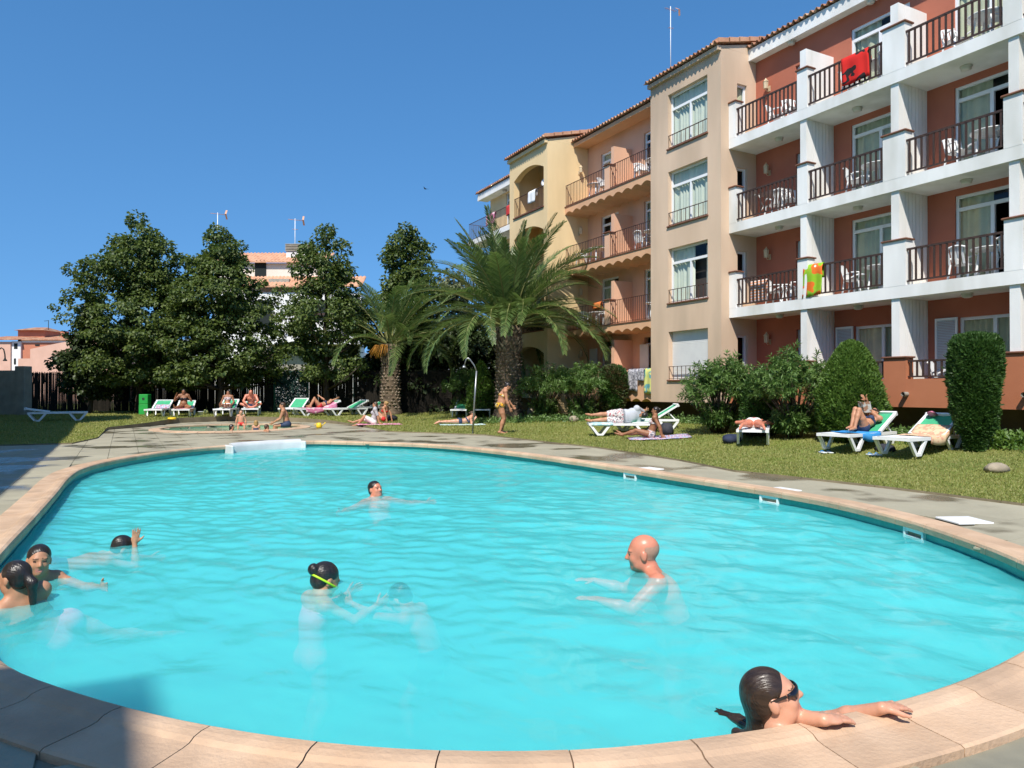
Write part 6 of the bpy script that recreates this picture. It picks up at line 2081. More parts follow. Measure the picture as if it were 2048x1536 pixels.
MT['shade_glass'] = M('shade_glass', (.008, .006, .008), None, rough=.08, spec=.8)
MT['suit_black'] = M('suit_black', (.015, .014, .018), (.03, .028, .034), 8, .6)
MT['suit_navy'] = M('suit_navy', (.025, .04, .085), (.04, .06, .12), 8, .7)
MT['suit_red'] = M('suit_red', (.58, .03, .03), None, rough=.7)
MT['suit_white'] = M('suit_white', (.74, .70, .66), None, rough=.7)
MT['suit_pink'] = M('suit_pink', (.62, .34, .46), None, rough=.7)
MT['suit_blue'] = M('suit_blue', (.03, .14, .35), None, rough=.7)
MT['suit_orange'] = fabric('suit_orange', [(.70, .34, .03), (.05, .05, .05), (.72, .46, .08), (.55, .55, .45)], 11)
MT['suit_print'] = fabric('suit_print', [(.62, .60, .60), (.10, .09, .12), (.68, .62, .60), (.45, .25, .25)], 16)
MT['floral'] = fabric('floral', [(.72, .68, .66), (.16, .13, .15), (.70, .64, .62), (.50, .16, .18), (.74, .70, .68)], 11)
MT['shirt_grey'] = fabric('shirt_grey', [(.40, .38, .40), (.46, .43, .44), (.36, .35, .38)], 5)
MT['shirt_light'] = M('shirt_light', (.50, .52, .56), (.44, .46, .50), 5, .85)
MT['goggle_green'] = M('goggle_green', (.45, .72, .03), None, rough=.4)

def ik(a, t, l1, l2, pole):
    """two-bone: returns joint and end"""
    a = np.asarray(a, float); t = np.asarray(t, float)
    d = t - a; L_ = np.linalg.norm(d); L2 = min(L_, (l1 + l2) * .995); d = d / (L_ + 1e-9)
    x = (l1 * l1 - l2 * l2 + L2 * L2) / (2 * L2); h = sqrt(max(0, l1 * l1 - x * x))
    p = np.asarray(pole, float); p = p - d * p.dot(d); p = _u(p)
    return a + d * x + p * h, a + d * L2

def hand_prims(S, w, d, pn, side, sc, curl=.5, tagp='hand', spread=.10):
    """w wrist, d direction of fingers, pn palm normal, side: thumb direction vector; five separate fingers"""
    d = _u(d); pn = _u(np.asarray(pn, float) - d * np.dot(pn, d)); sd = _u(np.cross(d, pn)) * side
    R = np.stack([sd, d, pn])
    S.ell(w + d * .045 * sc, (.042 * sc, .052 * sc, .016 * sc), R, .012 * sc, tagp)
    S.cone(w - d * .004 * sc, w + d * .03 * sc, .0195 * sc, .022 * sc, .012 * sc, tagp)
    for i, (o, l) in enumerate([(.030, .072), (.010, .082), (-.010, .076), (-.029, .060)]):
        b = w + d * .085 * sc + sd * o * sc
        dd = _u(d + sd * (o * spread * 30)); l *= sc
        a = 0.0; p = b
        for q, f in enumerate((.42, .32, .26)):
            a += curl * (.35 if q == 0 else .6)
            e = p + (dd * cos(a) + pn * sin(a)) * l * f
            S.cone(p, e, (.0098 - .0012 * q) * sc, (.0090 - .0014 * q) * sc, .005 * sc, tagp if q < 2 else tagp + '_tip')
            p = e
    p = w + d * .022 * sc + sd * .030 * sc; dd = _u(d * .75 + sd * .75 + pn * .2)
    e = p + dd * .045 * sc; S.cone(p, e, .014 * sc, .011 * sc, .010 * sc, tagp)
    S.cone(e, e + _u(dd + d * .4) * .030 * sc, .0105 * sc, .008 * sc, .005 * sc, tagp)

def head_prims(S, c, fd, ud, sc, fine=True):
    fd = _u(fd); ud = _u(np.asarray(ud, float) - fd * np.dot(ud, fd)); rd = np.cross(fd, ud)
    R = np.stack([rd, fd, ud]); W_ = lambda x, y, z: c + (rd * x + fd * y + ud * z) * sc
    e = lambda p, r, k, t='head', sub=False: S.ell(W_(*p), np.array(r) * sc, R, k * sc, t, sub)
    e((0, -.018, .030), (.076, .096, .088), .02)
    e((0, .022, -.030), (.060, .068, .085), .04)
    e((0, .057, -.091), (.028, .026, .022), .025, 'chin')
    for sx in (-1, 1):
        e((sx * .044, .020, -.070), (.016, .034, .024), .03)
        e((sx * .036, .058, -.030), (.022, .020, .022), .025)
        e((sx * .078, -.012, -.008), (.010, .020, .032), .006, 'ear')
    S.cone(W_(-.036, .074, .022), W_(.036, .074, .022), .012 * sc, .012 * sc, .015 * sc, 'head')
    S.cone(W_(0, .086, .008), W_(0, .104, -.026), .008 * sc, .0125 * sc, .012 * sc, 'nose')
    for sx in (-1, 1): S.cone(W_(0, .094, -.030), W_(sx * .013, .088, -.031), .009 * sc, .008 * sc, .006 * sc, 'nose')
    if fine:
        for sx in (-1, 1):
            e((sx * .031, .094, .004), (.019, .014, .011), .010, '', True)
            e((sx * .031, .072, .003), (.0145, .012, .0115), .004, 'eye')
        S.cone(W_(-.020, .079, -.058), W_(.020, .079, -.058), .0075 * sc, .0075 * sc, .006 * sc, 'lip')
        S.cone(W_(-.016, .079, -.068), W_(.016, .079, -.068), .008 * sc, .008 * sc, .006 * sc, 'lip')
        e((0, .096, -.0632), (.026, .018, .0022), .003, '', True)
    else:
        for sx in (-1, 1): e((sx * .031, .074, .003), (.017, .012, .012), .004, 'eye')
        S.cone(W_(-.020, .080, -.063), W_(.020, .080, -.063), .010 * sc, .010 * sc, .006 * sc, 'lip')
    return R, W_

def person(label, H=1.7, sex='f', skin='skin_tan', place=None, rz=0.0, anchor='pelvis', s=(0, 0, 1), s2=None, f=(0, 1, 0), face=None, hup=None, arms=None, legs=None,
           hair='hair_brown', hstyle='short', wear=(), fat=1.0, hs=1.0, res=.013, hands=True, group=None, name='person', extra=None, neckd=None):
    """arms/legs: dict L,R -> directions, or ('ik', target (local), pole).  local frame: x right, y forward, z up"""
    S = SDF()
    s = _u(s); s2 = s if s2 is None else _u(s2); f = _u(np.asarray(f, float) - s * np.dot(f, s)); r = np.cross(f, s)
    f2 = _u(np.asarray(f, float) - s2 * np.dot(f, s2)); r2 = np.cross(f2, s2)
    p = np.zeros(3)
    h = H; g = fat
    fem = sex == 'f'; kid = sex == 'k'
    mid = p + s * .135 * h; neck = mid + s2 * .165 * h
    shw = (.108 if fem else .100 if kid else .122) * h
    R1 = np.stack([r, f, s]); R2 = np.stack([r2, f2, s2])
    S.ell(p + s * .0 * h, np.array([(.100 if fem else .092) * g, .068 * g, .070]) * h, R1, .05, 'pelvis')
    for sg in (-1, 1): S.ell(p + r * sg * .048 * h - f * .028 * h - s * .02 * h, np.array([.052 * g, .050 * g, .055]) * h, R1, .04, 'pelvis')
    S.ell(p + s * .085 * h + f * .004 * h, np.array([(.078 if fem else .084) * g, .060 * g, .075]) * h, R1, .06, 'waist')
    if g > 1.08: S.ell(p + s * .06 * h + f * .03 * h, np.array([.075 * g, .06 * g, .075]) * h, R1, .06, 'waist')
    S.ell(mid + s2 * .055 * h, np.array([(.088 if fem else .096) * g, .066 * g, .095]) * h, R2, .06, 'chest')
    S.cone(neck - s2 * .03 * h - r2 * shw * .82, neck - s2 * .03 * h + r2 * shw * .82, .040 * h, .040 * h, .05, 'chest')
    if fem:
        for sg in (-1, 1): S.ell(mid + s2 * .060 * h + f2 * .052 * h * g + r2 * sg * .045 * h, np.array([.038, .036, .038]) * h * g, R2, .025, 'breast')
    elif not kid:
        for sg in (-1, 1): S.ell(mid + s2 * .085 * h + f2 * .042 * h + r2 * sg * .048 * h, np.array([.046, .028, .036]) * h * g, R2, .035, 'chest')
    for sg in (-1, 1): S.cone(neck + s2 * .025 * h, neck - s2 * .012 * h + r2 * sg * shw * .8, .030 * h, .030 * h, .04, 'chest')
    fd = f2 if face is None else _u(face)
    hu = s2 if hup is None else _u(hup)
    nd = _u(hu * .75 + s2 * .5) if neckd is None else _u(neckd)
    hsc = h / 1.72 * hs * (1.22 if kid else 1.0)
    hc = neck + nd * (.050 * h + .062 * hsc) + fd * .018 * hsc
    S.cone(neck - s2 * .03 * h, hc - nd * .045 * hsc - fd * .012 * hsc, .036 * h * (1 if fem or kid else 1.14), .033 * h * (1 if fem or kid else 1.16), .03, 'neck')
    HR, HW = head_prims(S, hc, fd, hu, hsc, res < .011)
    ua, fa, hl = .172 * h, .155 * h, 1.0
    ends = {}
    arms = arms or {}
    for sd, sg in (('L', -1), ('R', 1)):
        a = neck - s2 * .024 * h + r2 * sg * shw
        spec = arms.get(sd, ((sg * .15, 0, -1), (sg * .05, .2, -1)))
        if isinstance(spec[0], str):
            el, wr = ik(a, spec[1], ua, fa, spec[2]); hd = spec[3] if len(spec) > 3 else wr - el; pn = spec[4] if len(spec) > 4 else np.array([0, 0, -1.0])
            cu = spec[5] if len(spec) > 5 else .4
        else:
            el = a + _u(spec[0]) * ua; wr = el + _u(spec[1]) * fa
            hd = spec[2] if len(spec) > 2 else spec[1]; pn = spec[3] if len(spec) > 3 else np.array([-sg * 1.0, .2, 0]); cu = spec[4] if len(spec) > 4 else .45
        ag = (g + 1) / 2
        S.ell(a, np.array([.040, .040, .040]) * h * ag, None, .03, 'uarm')
        S.cone(a, el, (.031 if fem or kid else .036) * h * ag, (.024 if fem or kid else .027) * h * ag, .02, 'uarm')
        S.cone(el, el + (wr - el) * .35, .025 * h * ag, (.026 if fem or kid else .029) * h * ag, .015, 'farm')
        S.cone(el + (wr - el) * .35, wr, (.025 if fem or kid else .028) * h * ag, .0150 * h, .015, 'farm')
        if hands: hand_prims(S, wr, np.asarray(hd, float), np.asarray(pn, float), -sg if np.dot(np.cross(_u(hd), pn), r2) * 1 > 9 else sg, h / 1.72 * (1.1 if kid else 1.0), cu)
        ends[sd] = (a, el, wr)
    legs = legs or {}
    for sd, sg in (('L', -1), ('R', 1)):
        a = p + r * sg * .052 * h - s * .02 * h
        th_, sh_ = .245 * h, .243 * h
        spec = legs.get(sd, ((sg * .05, .02, -1), (sg * .02, -.03, -1), (sg * .2, 1, -.12)))
        if isinstance(spec[0], str):
            kn, an = ik(a, spec[1], th_, sh_, spec[2]); ft = spec[3]
        else:
            kn = a + _u(spec[0]) * th_; an = kn + _u(spec[1]) * sh_; ft = spec[2]
        tg = g * (.95 if kid else 1.0)
        S.cone(a, a + (kn - a) * .5, .054 * h * tg, .046 * h * tg, .035, 'thigh' + sd)
        S.cone(a + (kn - a) * .5, kn, .046 * h * tg, .031 * h * (tg + 1) / 2, .02, 'thigh' + sd)
        dn = _u(an - kn); bk = _u(np.cross(np.cross(dn, kn - a + 1e-6), dn)) if np.linalg.norm(np.cross(dn, _u(kn - a))) > .05 else -f
        bk = bk if np.dot(bk, kn - a) < 0 else -bk
        S.cone(kn, kn + (an - kn) * .35 , .030 * h * (tg + 1) / 2, .030 * h * (tg + 1) / 2, .02, 'shin')
        S.ell(kn + (an - kn) * .30 + bk * .012 * h, np.array([.030, .030, .075]) * h * (tg + 1) / 2, np.stack([_u(np.cross(dn, bk)), bk, dn]), .025, 'shin')
        S.cone(kn + (an - kn) * .35, an, .029 * h * (tg + 1) / 2, .0195 * h, .02, 'shin')
        ft = _u(ft)
        S.cone(an - ft * .022 * h + dn * .016 * h, an + ft * .05 * h + dn * .022 * h, .021 * h, .020 * h, .02, 'foot')
        S.cone(an + ft * .04 * h + dn * .024 * h, an + ft * .105 * h + dn * .027 * h, .021 * h, .013 * h, .015, 'foot')
        ends['f' + sd] = (a, kn, an)
    V, Q = S.mesh(res)
    off = {'pelvis': np.zeros(3), 'head': hc, 'feet': min((ends['fL'][2], ends['fR'][2]), key=lambda q: q[2])}[anchor]
    tags_ = S.nearest_tag(V)
    N_ = vnormals(V, Q)
    o = thing(name, label, 'person', place, rz, group)
    vt = tags_[Q[:, 0]]
    midx = np.zeros(len(Q), int)
    qc = V[Q].mean(1)
    hl_ = (qc - hc) @ HR.T / hsc
    midx[vt == 'lip'] = 1
    ey = (vt == 'eye') & (hl_[:, 1] > .076) & (np.abs(hl_[:, 2] - .003) < .0065); midx[ey] = 2
    br = (np.abs(np.abs(hl_[:, 0]) - .033) < .019) & (np.abs(hl_[:, 2] - .024 + .12 * (np.abs(hl_[:, 0]) - .033) ** 1) < .0036) & (hl_[:, 1] > .05); midx[br] = 3
    me = np_mesh('body', V - off, Q, [MT[skin], MT['lip'], MT['eye_dark'], MT['brow'], MT['nail']], True, midx)
    body = link('body', me, o)
    # clothing: shells lifted off the body
    T = (V - p) @ s / (.30 * h)
    T2 = np.where((V - mid) @ s2 > 0, .45 + (V - mid) @ s2 / (.30 * h), T)
    thu = {}
    for sd in 'LR':
        a, kn, an = ends['f' + sd]; thu[sd] = ((V - a) @ (kn - a)) / ((kn - a) @ (kn - a))
    isT = np.isin(tags_, ['pelvis', 'waist', 'chest', 'breast'])
    for item in wear:
        kind, m = item[0], item[1]; lift = item[2] if len(item) > 2 else .007
        thL = np.where(tags_ == 'thighL', thu['L'], np.where(tags_ == 'thighR', thu['R'], 9))
        if kind == 'brief': k_ = ((tags_ == 'pelvis') & (T < .17)) | (thL < .10)
        elif kind == 'trunks': k_ = ((tags_ == 'pelvis') | ((tags_ == 'waist') & (T < .2))) & (T < .2) | (thL < .52)
        elif kind == 'shorts': k_ = (isT & (T < .22)) | (thL < .90)
        elif kind == 'bra': k_ = isT & (T2 > .54) & (T2 < .76) & ((tags_ == 'breast') | (T2 < .68))
        elif kind == 'onepiece': k_ = (isT & (T2 < .80)) | (thL < .06)
        elif kind == 'shirt': k_ = (isT & (T2 > .08)) | (tags_ == 'uarm') | ((tags_ == 'neck') & (T2 < 1.02))
        elif kind == 'tube': k_ = isT & (T2 > .50) & (T2 < .80)
        else: continue
        km = k_[Q].all(1)
        if not km.any(): continue
        q = Q[km]; uq, inv = np.unique(q, return_inverse=True); q2 = inv.reshape(q.shape)
        rr_ = np.random.default_rng(len(uq))
        VV = V[uq] + N_[uq] * (lift * h / 1.7) - off
        ob = link({'brief': 'swim_brief', 'trunks': 'swim_trunks', 'shorts': 'shorts', 'bra': 'bikini_top', 'onepiece': 'swimsuit', 'shirt': 'shirt', 'tube': 'bikini_top'}[kind], np_mesh(kind, VV, q2, MT[m], True), o)
        md = ob.modifiers.new('hem', 'SOLIDIFY'); md.thickness = .006; md.offset = -1
    # hair
    if hstyle != 'bald':
        Hs = SDF()
        ee = lambda c_, r_, k=.02, sub=False: Hs.ell(HW(*c_), np.array(r_) * hsc, HR, k * hsc, 'hair', sub)
        cn = lambda a, b, ra, rb, k=.02: Hs.cone(HW(*a), HW(*b), ra * hsc, rb * hsc, k * hsc, 'hair')
        ee((0, -.024, .036), (.083, .099, .090))
        ee((0, -.055, -.020), (.070, .055, .055))
        if hstyle == 'bob':
            for sx in (-1, 1): cn((sx * .07, -.02, .02), (sx * .072, -.03, -.11), .028, .022)
            ee((0, -.07, -.06), (.075, .04, .08))
        if hstyle == 'pony':
            cn((0, -.10, .02), (0, -.15, -.03), .034, .034); cn((0, -.15, -.03), (.01, -.15, -.22), .034, .016)
        if hstyle == 'bun':
            ee((0, -.125, .045), (.042, .036, .040), .012)
        if hstyle == 'long':
            cn((0, -.09, -.02), (0, -.10, -.14), .055, .045, .03); cn((0, -.10, -.14), (0, -.13, -.26), .045, .020, .03)
        if hstyle == 'slick':       # wet hair combed back, hanging behind
            cn((0, -.075, .0), (0, -.105, -.12), .052, .045, .03); cn((0, -.105, -.12), (0, -.165, -.14), .045, .036, .03); cn((0, -.165, -.14), (-.05, -.20, -.12), .036, .022, .02)
        # face opening
        Hs.ell(HW(0, .082, -.035), np.array([.082, .072, .108 if hstyle not in ('slick',) else .112]) * hsc, HR, .012 * hsc, '', True)
        Hs.ell(HW(0, .0, -.135), np.array([.10, .085, .06]) * hsc, HR, .012 * hsc, '', True) if hstyle in ('short', 'bun', 'pony') else None
        for sx in (-1, 1):
            Hs.ell(HW(sx * .085, .004, -.012), np.array([.016, .030, .040]) * hsc, HR, .006 * hsc, '', True)
        hv, hq = Hs.mesh(max(res * .65, .004))
        hn = vnormals(hv, hq)
        rel = (hv - hc) @ HR.T / hsc
        strand = np.sin(np.arctan2(rel[:, 0], rel[:, 2] + .02) * 46 + rel[:, 1] * 14) * (.0007 if hstyle != 'slick' else .0) * hsc
        hv = hv + hn * strand[:, None]
        link('hair', np_mesh('hair', hv - off, hq, MT[hair], True), o)
    elif hstyle == 'bald':
        rel = (V - hc) @ HR.T / hsc
        k_ = (tags_ == 'head') & (rel[:, 1] < -.018 + .25 * np.minimum(0, rel[:, 2])) & (rel[:, 2] < .052) & (rel[:, 2] > -.045)
        km = k_[Q].all(1)
        q = Q[km]; uq, inv = np.unique(q, return_inverse=True)
        link('hair_stubble', np_mesh('hair_stubble', V[uq] + N_[uq] * .0025 - off, inv.reshape(q.shape), MT['hair_stubble'], True), o)
    o['_'] = 0
    del o['_']
    if extra: extra(o, lambda x, y, z: HW(x, y, z) - off, HR, hsc, ends, off)
    return o

def facing(u, phi):
    """rotation so local +y points phi degrees clockwise from the sight line through image column u"""
    return -(HEAD + math.atan((u - CX) / F) + radians(phi))
def to_local(place, rz, P):
    d = Vector(P) - Vector(place); c, s_ = cos(-rz), sin(-rz)
    return np.array([d.x * c - d.y * s_, d.x * s_ + d.y * c, d.z])

def sunglasses(o, HW, HR, sc, ends, off):
    mb = MB()
    rows = []
    n_ = 15
    for k in range(n_):
        a = -1.15 + 2.3 * k / (n_ - 1)
        x = .082 * sin(a); y = .018 + .086 * cos(a)
        e = min(1, abs(a) / .28)
        lo_, hi_ = (-.016 if abs(a) > .22 else .004), .022
        if abs(a) > .95: lo_ = .002
        rows.append([tuple(HW(x, y - .002, lo_)), tuple(HW(x * 1.02, y + .004, (lo_ + hi_) / 2)), tuple(HW(x, y - .001, hi_))])
    mb.grid(rows)
    g = mb.build('sunglasses', MT['shade_glass'], o)
    md = g.modifiers.new('t', 'SOLIDIFY'); md.thickness = .004
    mb = MB()
    for sx in (-1, 1): mb.bar(tuple(HW(sx * .077, .05, .016)), tuple(HW(sx * .083, -.018, .014)), .004, .012 * sc)
    mb.build('temples', MT['shade_glass'], g)
def goggles(o, HW, HR, sc, ends, off):
    mb = MB(); mb.tube([tuple(HW(.088 * cos(2 * pi * k / 20), -.012 + .110 * sin(2 * pi * k / 20), -.012 - .02 * sin(2 * pi * k / 20))) for k in range(21)], .009, 6, cap=False)
    mb.build('goggles', MT['goggle_green'], o)

# ---------------------------------------------------------------- swimmers
Rw = WATER_Z
A3 = lambda *v: np.array(v, float)
# bald man, arms pushed forward under the surface
pl = AtD(1284, 1106, 6.3); rz = facing(1284, -98)
person('bald smiling man standing shoulder deep with arms stretched out', 1.86, 'm', 'skin_pink', tuple(pl), rz, 'head', s=(0, .35, 1), s2=(0, .62, .9), face=(0.16, 1, -.10), hup=(0, .1, 1),
       arms={'L': ((-.30, .75, -.62), (.0, 1, .30), (0, 1, .1), (0, .2, -1), .2), 'R': ((.40, .70, -.70), (.0, 1, .28), (0, 1, .1), (0, .2, -1), .2)},
       legs={'L': ((-.1, .3, -1), (0, -.3, -1), (0, 1, -.3)), 'R': ((.1, .1, -1), (0, -.4, -1), (0, 1, -.3))}, hstyle='bald', wear=[('trunks', 'suit_navy')], fat=1.08, hs=1.22, res=.008)
# woman with sunglasses holding the rim
pl = AtD(1546, 1392, 3.12); rz = facing(1546, 78)
h1 = to_local(pl, rz, Gp(1648, 1440, .085)); h2 = to_local(pl, rz, Gp(1764, 1416, .085))
d1 = to_local(pl, rz, Gp(1716, 1430, .07)) - h1; d2 = to_local(pl, rz, Gp(1820, 1406, .07)) - h2
HT = {}
def _w(o, HW, HR, sc, ends, off):
    sunglasses(o, HW, HR, sc, ends, off)
    r = random.Random(4)
    lk = MB()
    for q in range(9):
        j = lambda a: r.uniform(-a, a)
        w1, w2, w3 = (to_local(pl, rz, Gp(u + j(14), v + j(9), Rw + .018)) for u, v in ((1505, 1452), (1470, 1437), (1441, 1424)))
        lk.tube([tuple(HW(j(.03), -.085, -.07)), tuple(HW(j(.04), -.115, -.15)), tuple(w1), tuple(w2), tuple(w3)], [.026, .024, .018, .012, .003], 6)
    lk.build('wet_locks', MT['hair_wet'], o)
# head centre offset is known only inside; approximate from the pose
def head_off(H, s, s2, f, fd, hu, hs=1.0):
    s = _u(s); s2 = _u(s2); neck = s * .135 * H + s2 * .165 * H; fd = _u(fd); hu = _u(hu); nd = _u(hu * .75 + s2 * .5)
    return neck + nd * (.050 * H + .062 * H / 1.72 * hs) + fd * .018 * H / 1.72 * hs
_s, _s2, _fd, _hu = (0, .05, 1), (0, .12, 1), (.05, 1, .42), (0, -.45, 1)
ho_ = head_off(1.70, _s, _s2, (0, 1, 0), _fd, _hu, 1.06)
person('woman with dark sunglasses and wet slicked hair holding the pool rim', 1.70, 'f', 'skin_fair', tuple(pl), rz, 'head', s=_s, s2=_s2, face=_fd, hup=_hu,
       arms={'R': ('ik', h1 + ho_, A3(-.5, -1, -.6), d1, A3(0, -.1, -1), .30), 'L': ('ik', h2 + ho_, A3(-.7, -.6, -.6), d2, A3(0, -.1, -1), .30)},
       legs={'L': ((-.1, -.3, -1), (0, -.5, -1), (0, .4, -1)), 'R': ((.1, -.1, -1), (0, -.5, -1), (0, .4, -1))}, hair='hair_wet', hstyle='slick', wear=[('bra', 'suit_print'), ('brief', 'suit_print')], hs=1.06, res=.006, extra=_w)
# boy facing the camera at the left
pl = AtD(78, 1121, 6.0); rz = facing(74, 166)
person('boy with wet dark hair in the water looking towards the camera', 1.45, 'k', 'skin_tan', tuple(pl), rz, 'head', s=(0, .1, 1), face=(.15, 1, .02), hup=(-.08, 0, 1),
       arms={'L': ((-.7, .7, -.35), (-.2, 1, .15)), 'R': ((.8, .5, -.4), (.2, 1, .1))}, hair='hair_black', hstyle='short', wear=[('trunks', 'suit_navy')], hs=1.02, res=.008)
# girl from behind with a ponytail
pl = AtD(28, 1156, 5.35); rz = facing(30, -28)
person('girl with wet black ponytail seen from behind in the water', 1.50, 'k', 'skin_tan', tuple(pl), rz, 'head', s=(-.85, .2, .38), s2=(-.35, .1, .95), f=(0, 1, 0), face=(-.3, 1, .0), hup=(0, 0, 1),
       arms={'L': ((-.6, .9, .3), (-.2, 1, .6)), 'R': ((.3, .7, -.6), (.1, 1, .1))},
       legs={'L': ((.9, -.1, -.35), (1, .1, -.15), (1, 0, -.2)), 'R': ((.75, -.35, -.5), (.9, -.3, -.2), (1, 0, -.2))}, hair='hair_black', hstyle='pony', wear=[('bra', 'suit_black'), ('brief', 'suit_pink')], hs=.98, res=.008)
# girl with goggles, face half in the water
pl = AtD(652, 1160, 5.85); rz = facing(652, 62)
person('girl with black hair and lime goggle strap dipping her face', 1.48, 'k', 'skin_tan', tuple(pl), rz, 'head', s=(0, -.05, 1), s2=(0, .25, 1), face=(.05, 1, -.45), hup=(0, .45, 1),
       arms={'L': ((-.35, .7, -.5), (0, 1, .35)), 'R': ((.35, .75, -.5), (-.1, 1, .3))}, legs={'L': ((-.1, .4, -1), (0, -.5, -1), (0, 1, -.3)), 'R': ((.1, .1, -1), (0, -.5, -1), (0, 1, -.3))},
       hair='hair_black', hstyle='bun', wear=[('onepiece', 'suit_pink')], hs=1.08, res=.008, extra=goggles)
# boy under the surface
pl = Gp(800, 1198, Rw - .20); rz = facing(800, -60)
person('boy in blue shorts ducking just below the water surface', 1.45, 'k', 'skin_tan', tuple(pl), rz, 'head', s=(0, .25, 1), s2=(0, .7, .8), face=(0, .8, -.7), hup=(0, .7, .8),
       arms={'L': ((-.6, .7, .2), (-.1, 1, .42)), 'R': ((.5, .8, -.4), (0, 1, .1))}, legs={'L': ((-.35, .5, -.9), (-.1, -.3, -1), (0, 1, -.3)), 'R': ((.35, .3, -1), (.1, -.3, -1), (0, 1, -.3))},
       hair='hair_black', hstyle='short', wear=[('trunks', 'suit_blue')], res=.009)
# swimmer far out
pl = AtD(751, 979, 10.8); rz = facing(751, 150)
person('young man swimming in the middle of the pool, head just above water', 1.75, 'm', 'skin_pink', tuple(pl), rz, 'head', s=(0, -.75, .5), s2=(0, -.45, .9), f=(0, .6, .8), face=(-.2, 1, .25), hup=(0, -.2, 1),
       arms={'L': ((-.95, .25, -.18), (-.8, .6, .05)), 'R': ((.95, .25, -.18), (.8, .6, .05))}, legs={'L': ((-.1, -.8, -.5), (0, -.9, -.3), (0, -1, -.2)), 'R': ((.1, -.9, -.4), (0, -.9, -.4), (0, -1, -.2))},
       hair='hair_black', hstyle='short', wear=[('trunks', 'suit_navy')], hs=1.05, res=.010)
# diver with one hand out
pl = AtD(246, 1098, 7.4); rz = facing(246, 80)
ho_ = head_off(1.5, (0, 1, .12), (0, 1, .1), (0, 0, -1), (0, .9, -.5), (0, .5, .9))
hw_ = to_local(pl, rz, AtD(272, 1085, 7.35))
person('diving swimmer with only one open hand above the water', 1.5, 'k', 'skin_tan', tuple(pl), rz, 'head', s=(0, 1, .12), s2=(0, 1, .1), f=(0, 0, -1), face=(0, .9, -.5), hup=(0, .5, .9),
       arms={'R': ('ik', hw_ + ho_, A3(.2, -.2, -1), A3(0, .12, 1), A3(1, 0, .1), .10), 'L': ((-.3, 1, -.2), (-.1, 1, -.2))},
       legs={'L': ((-.1, -1, -.1), (0, -1, .05), (0, -1, 0)), 'R': ((.1, -1, -.05), (0, -1, .08), (0, -1, 0))}, hair='hair_black', hstyle='short', wear=[('trunks', 'suit_navy')], res=.009)
# ---------------------------------------------------------------- wading pool
pl = KC + KX * 2.02 + KY * .95; pl = Gp(574, 853, .05)
rz = facing(574, -82)
person('father in dark shorts sitting on the rim of the wading pool', 1.78, 'm', 'skin_tan', (pl.x, pl.y, .16), rz, 'pelvis', s=(0, .18, 1), s2=(0, .30, 1), face=(-.1, 1, -.12), hup=(0, .1, 1),
       arms={'R': ((.2, -.35, -1), (.05, -.2, -1), (0, -.4, -.4)), 'L': ((-.15, .35, -1), (.1, .9, -.5))}, legs={'L': ((-.12, 1, -.10), (-.02, .15, -1), (0, 1, -.1)), 'R': ((.12, 1, -.12), (.02, .1, -1), (0, 1, -.1))},
       hair='hair_brown', hstyle='short', wear=[('trunks', 'suit_navy')], hs=1.05)
pl = Gp(482, 851, .05); rz = facing(482, 178)
person('small boy in red trunks sitting on the wading pool rim', 1.12, 'k', 'skin_fair', (pl.x, pl.y, .12), rz, 'pelvis', s=(0, .02, 1), face=(0, 1, -.1), hup=(0, 0, 1),
       arms={'L': ((-.35, .0, -1), (-.05, .1, -1)), 'R': ((.35, 0, -1), (.05, .1, -1))}, legs={'L': ((-.2, 1, -.1), (-.05, .15, -1), (0, 1, -.2)), 'R': ((.2, 1, -.1), (.05, .15, -1), (0, 1, -.2))},
       hair='hair_brown', hstyle='short', wear=[('trunks', 'suit_red')], hs=1.1)
for (u, v, hr, st, fc, sk, lab) in [(463, 857, 'hair_black', 'bob', 95, 'skin_tan', 'child with black hair sitting low in the wading pool'), (512, 853, 'hair_blond', 'bob', 5, 'skin_fair', 'blond child sitting in the wading pool, seen from behind'), (533, 857, 'hair_brown', 'short', 60, 'skin_tan', 'small brown haired child sitting in the wading pool near the father')]:
    pl = Gp(u, v + 10, -.07); rz = facing(u, fc)
    person(lab, 1.05, 'k', sk, (pl.x, pl.y, -.27 if st != 'bob' or hr == 'hair_black' else -.18), rz, 'pelvis', s=(0, 0, 1), face=(0, 1, -.1),
           legs={'L': ((-.3, 1, .0), (.1, 1, -.1), (0, .6, .8)), 'R': ((.3, 1, .0), (-.1, 1, -.1), (0, .6, .8))}, hair=hr, hstyle=st, wear=[('onepiece', 'suit_navy')], hs=1.12)
# ---------------------------------------------------------------- lawn
pl = G(1000, 869); rz = facing(1000, 82)
person('woman in orange bikini walking with bent head beside the palm', 1.72, 'f', 'skin_tan', (pl.x, pl.y, pl.z + .10), rz, 'feet', s=(0, .20, 1), s2=(0, .42, 1), face=(0, .8, -.62), hup=(0, .6, .8),
       arms={'R': ((.12, .12, -1), (0, .42, -1)), 'L': ((-.12, .45, -1), (0, .75, -.9))}, legs={'L': ((-.03, .42, -1), (0, -.22, -1), (0, 1, -.08)), 'R': ((.03, .25, -1), (0, -.30, -1), (0, 1, -.1))},
       hair='hair_black', hstyle='bun', wear=[('bra', 'suit_orange'), ('brief', 'suit_orange')], fat=1.18, hs=1.0, res=.010)
def lawn_at(u, v, dz): q = G(u, v); return (q.x, q.y, q.z + LAWN_DZ + dz)
pl = lawn_at(920, 851, .16); rz = facing(920, 84)
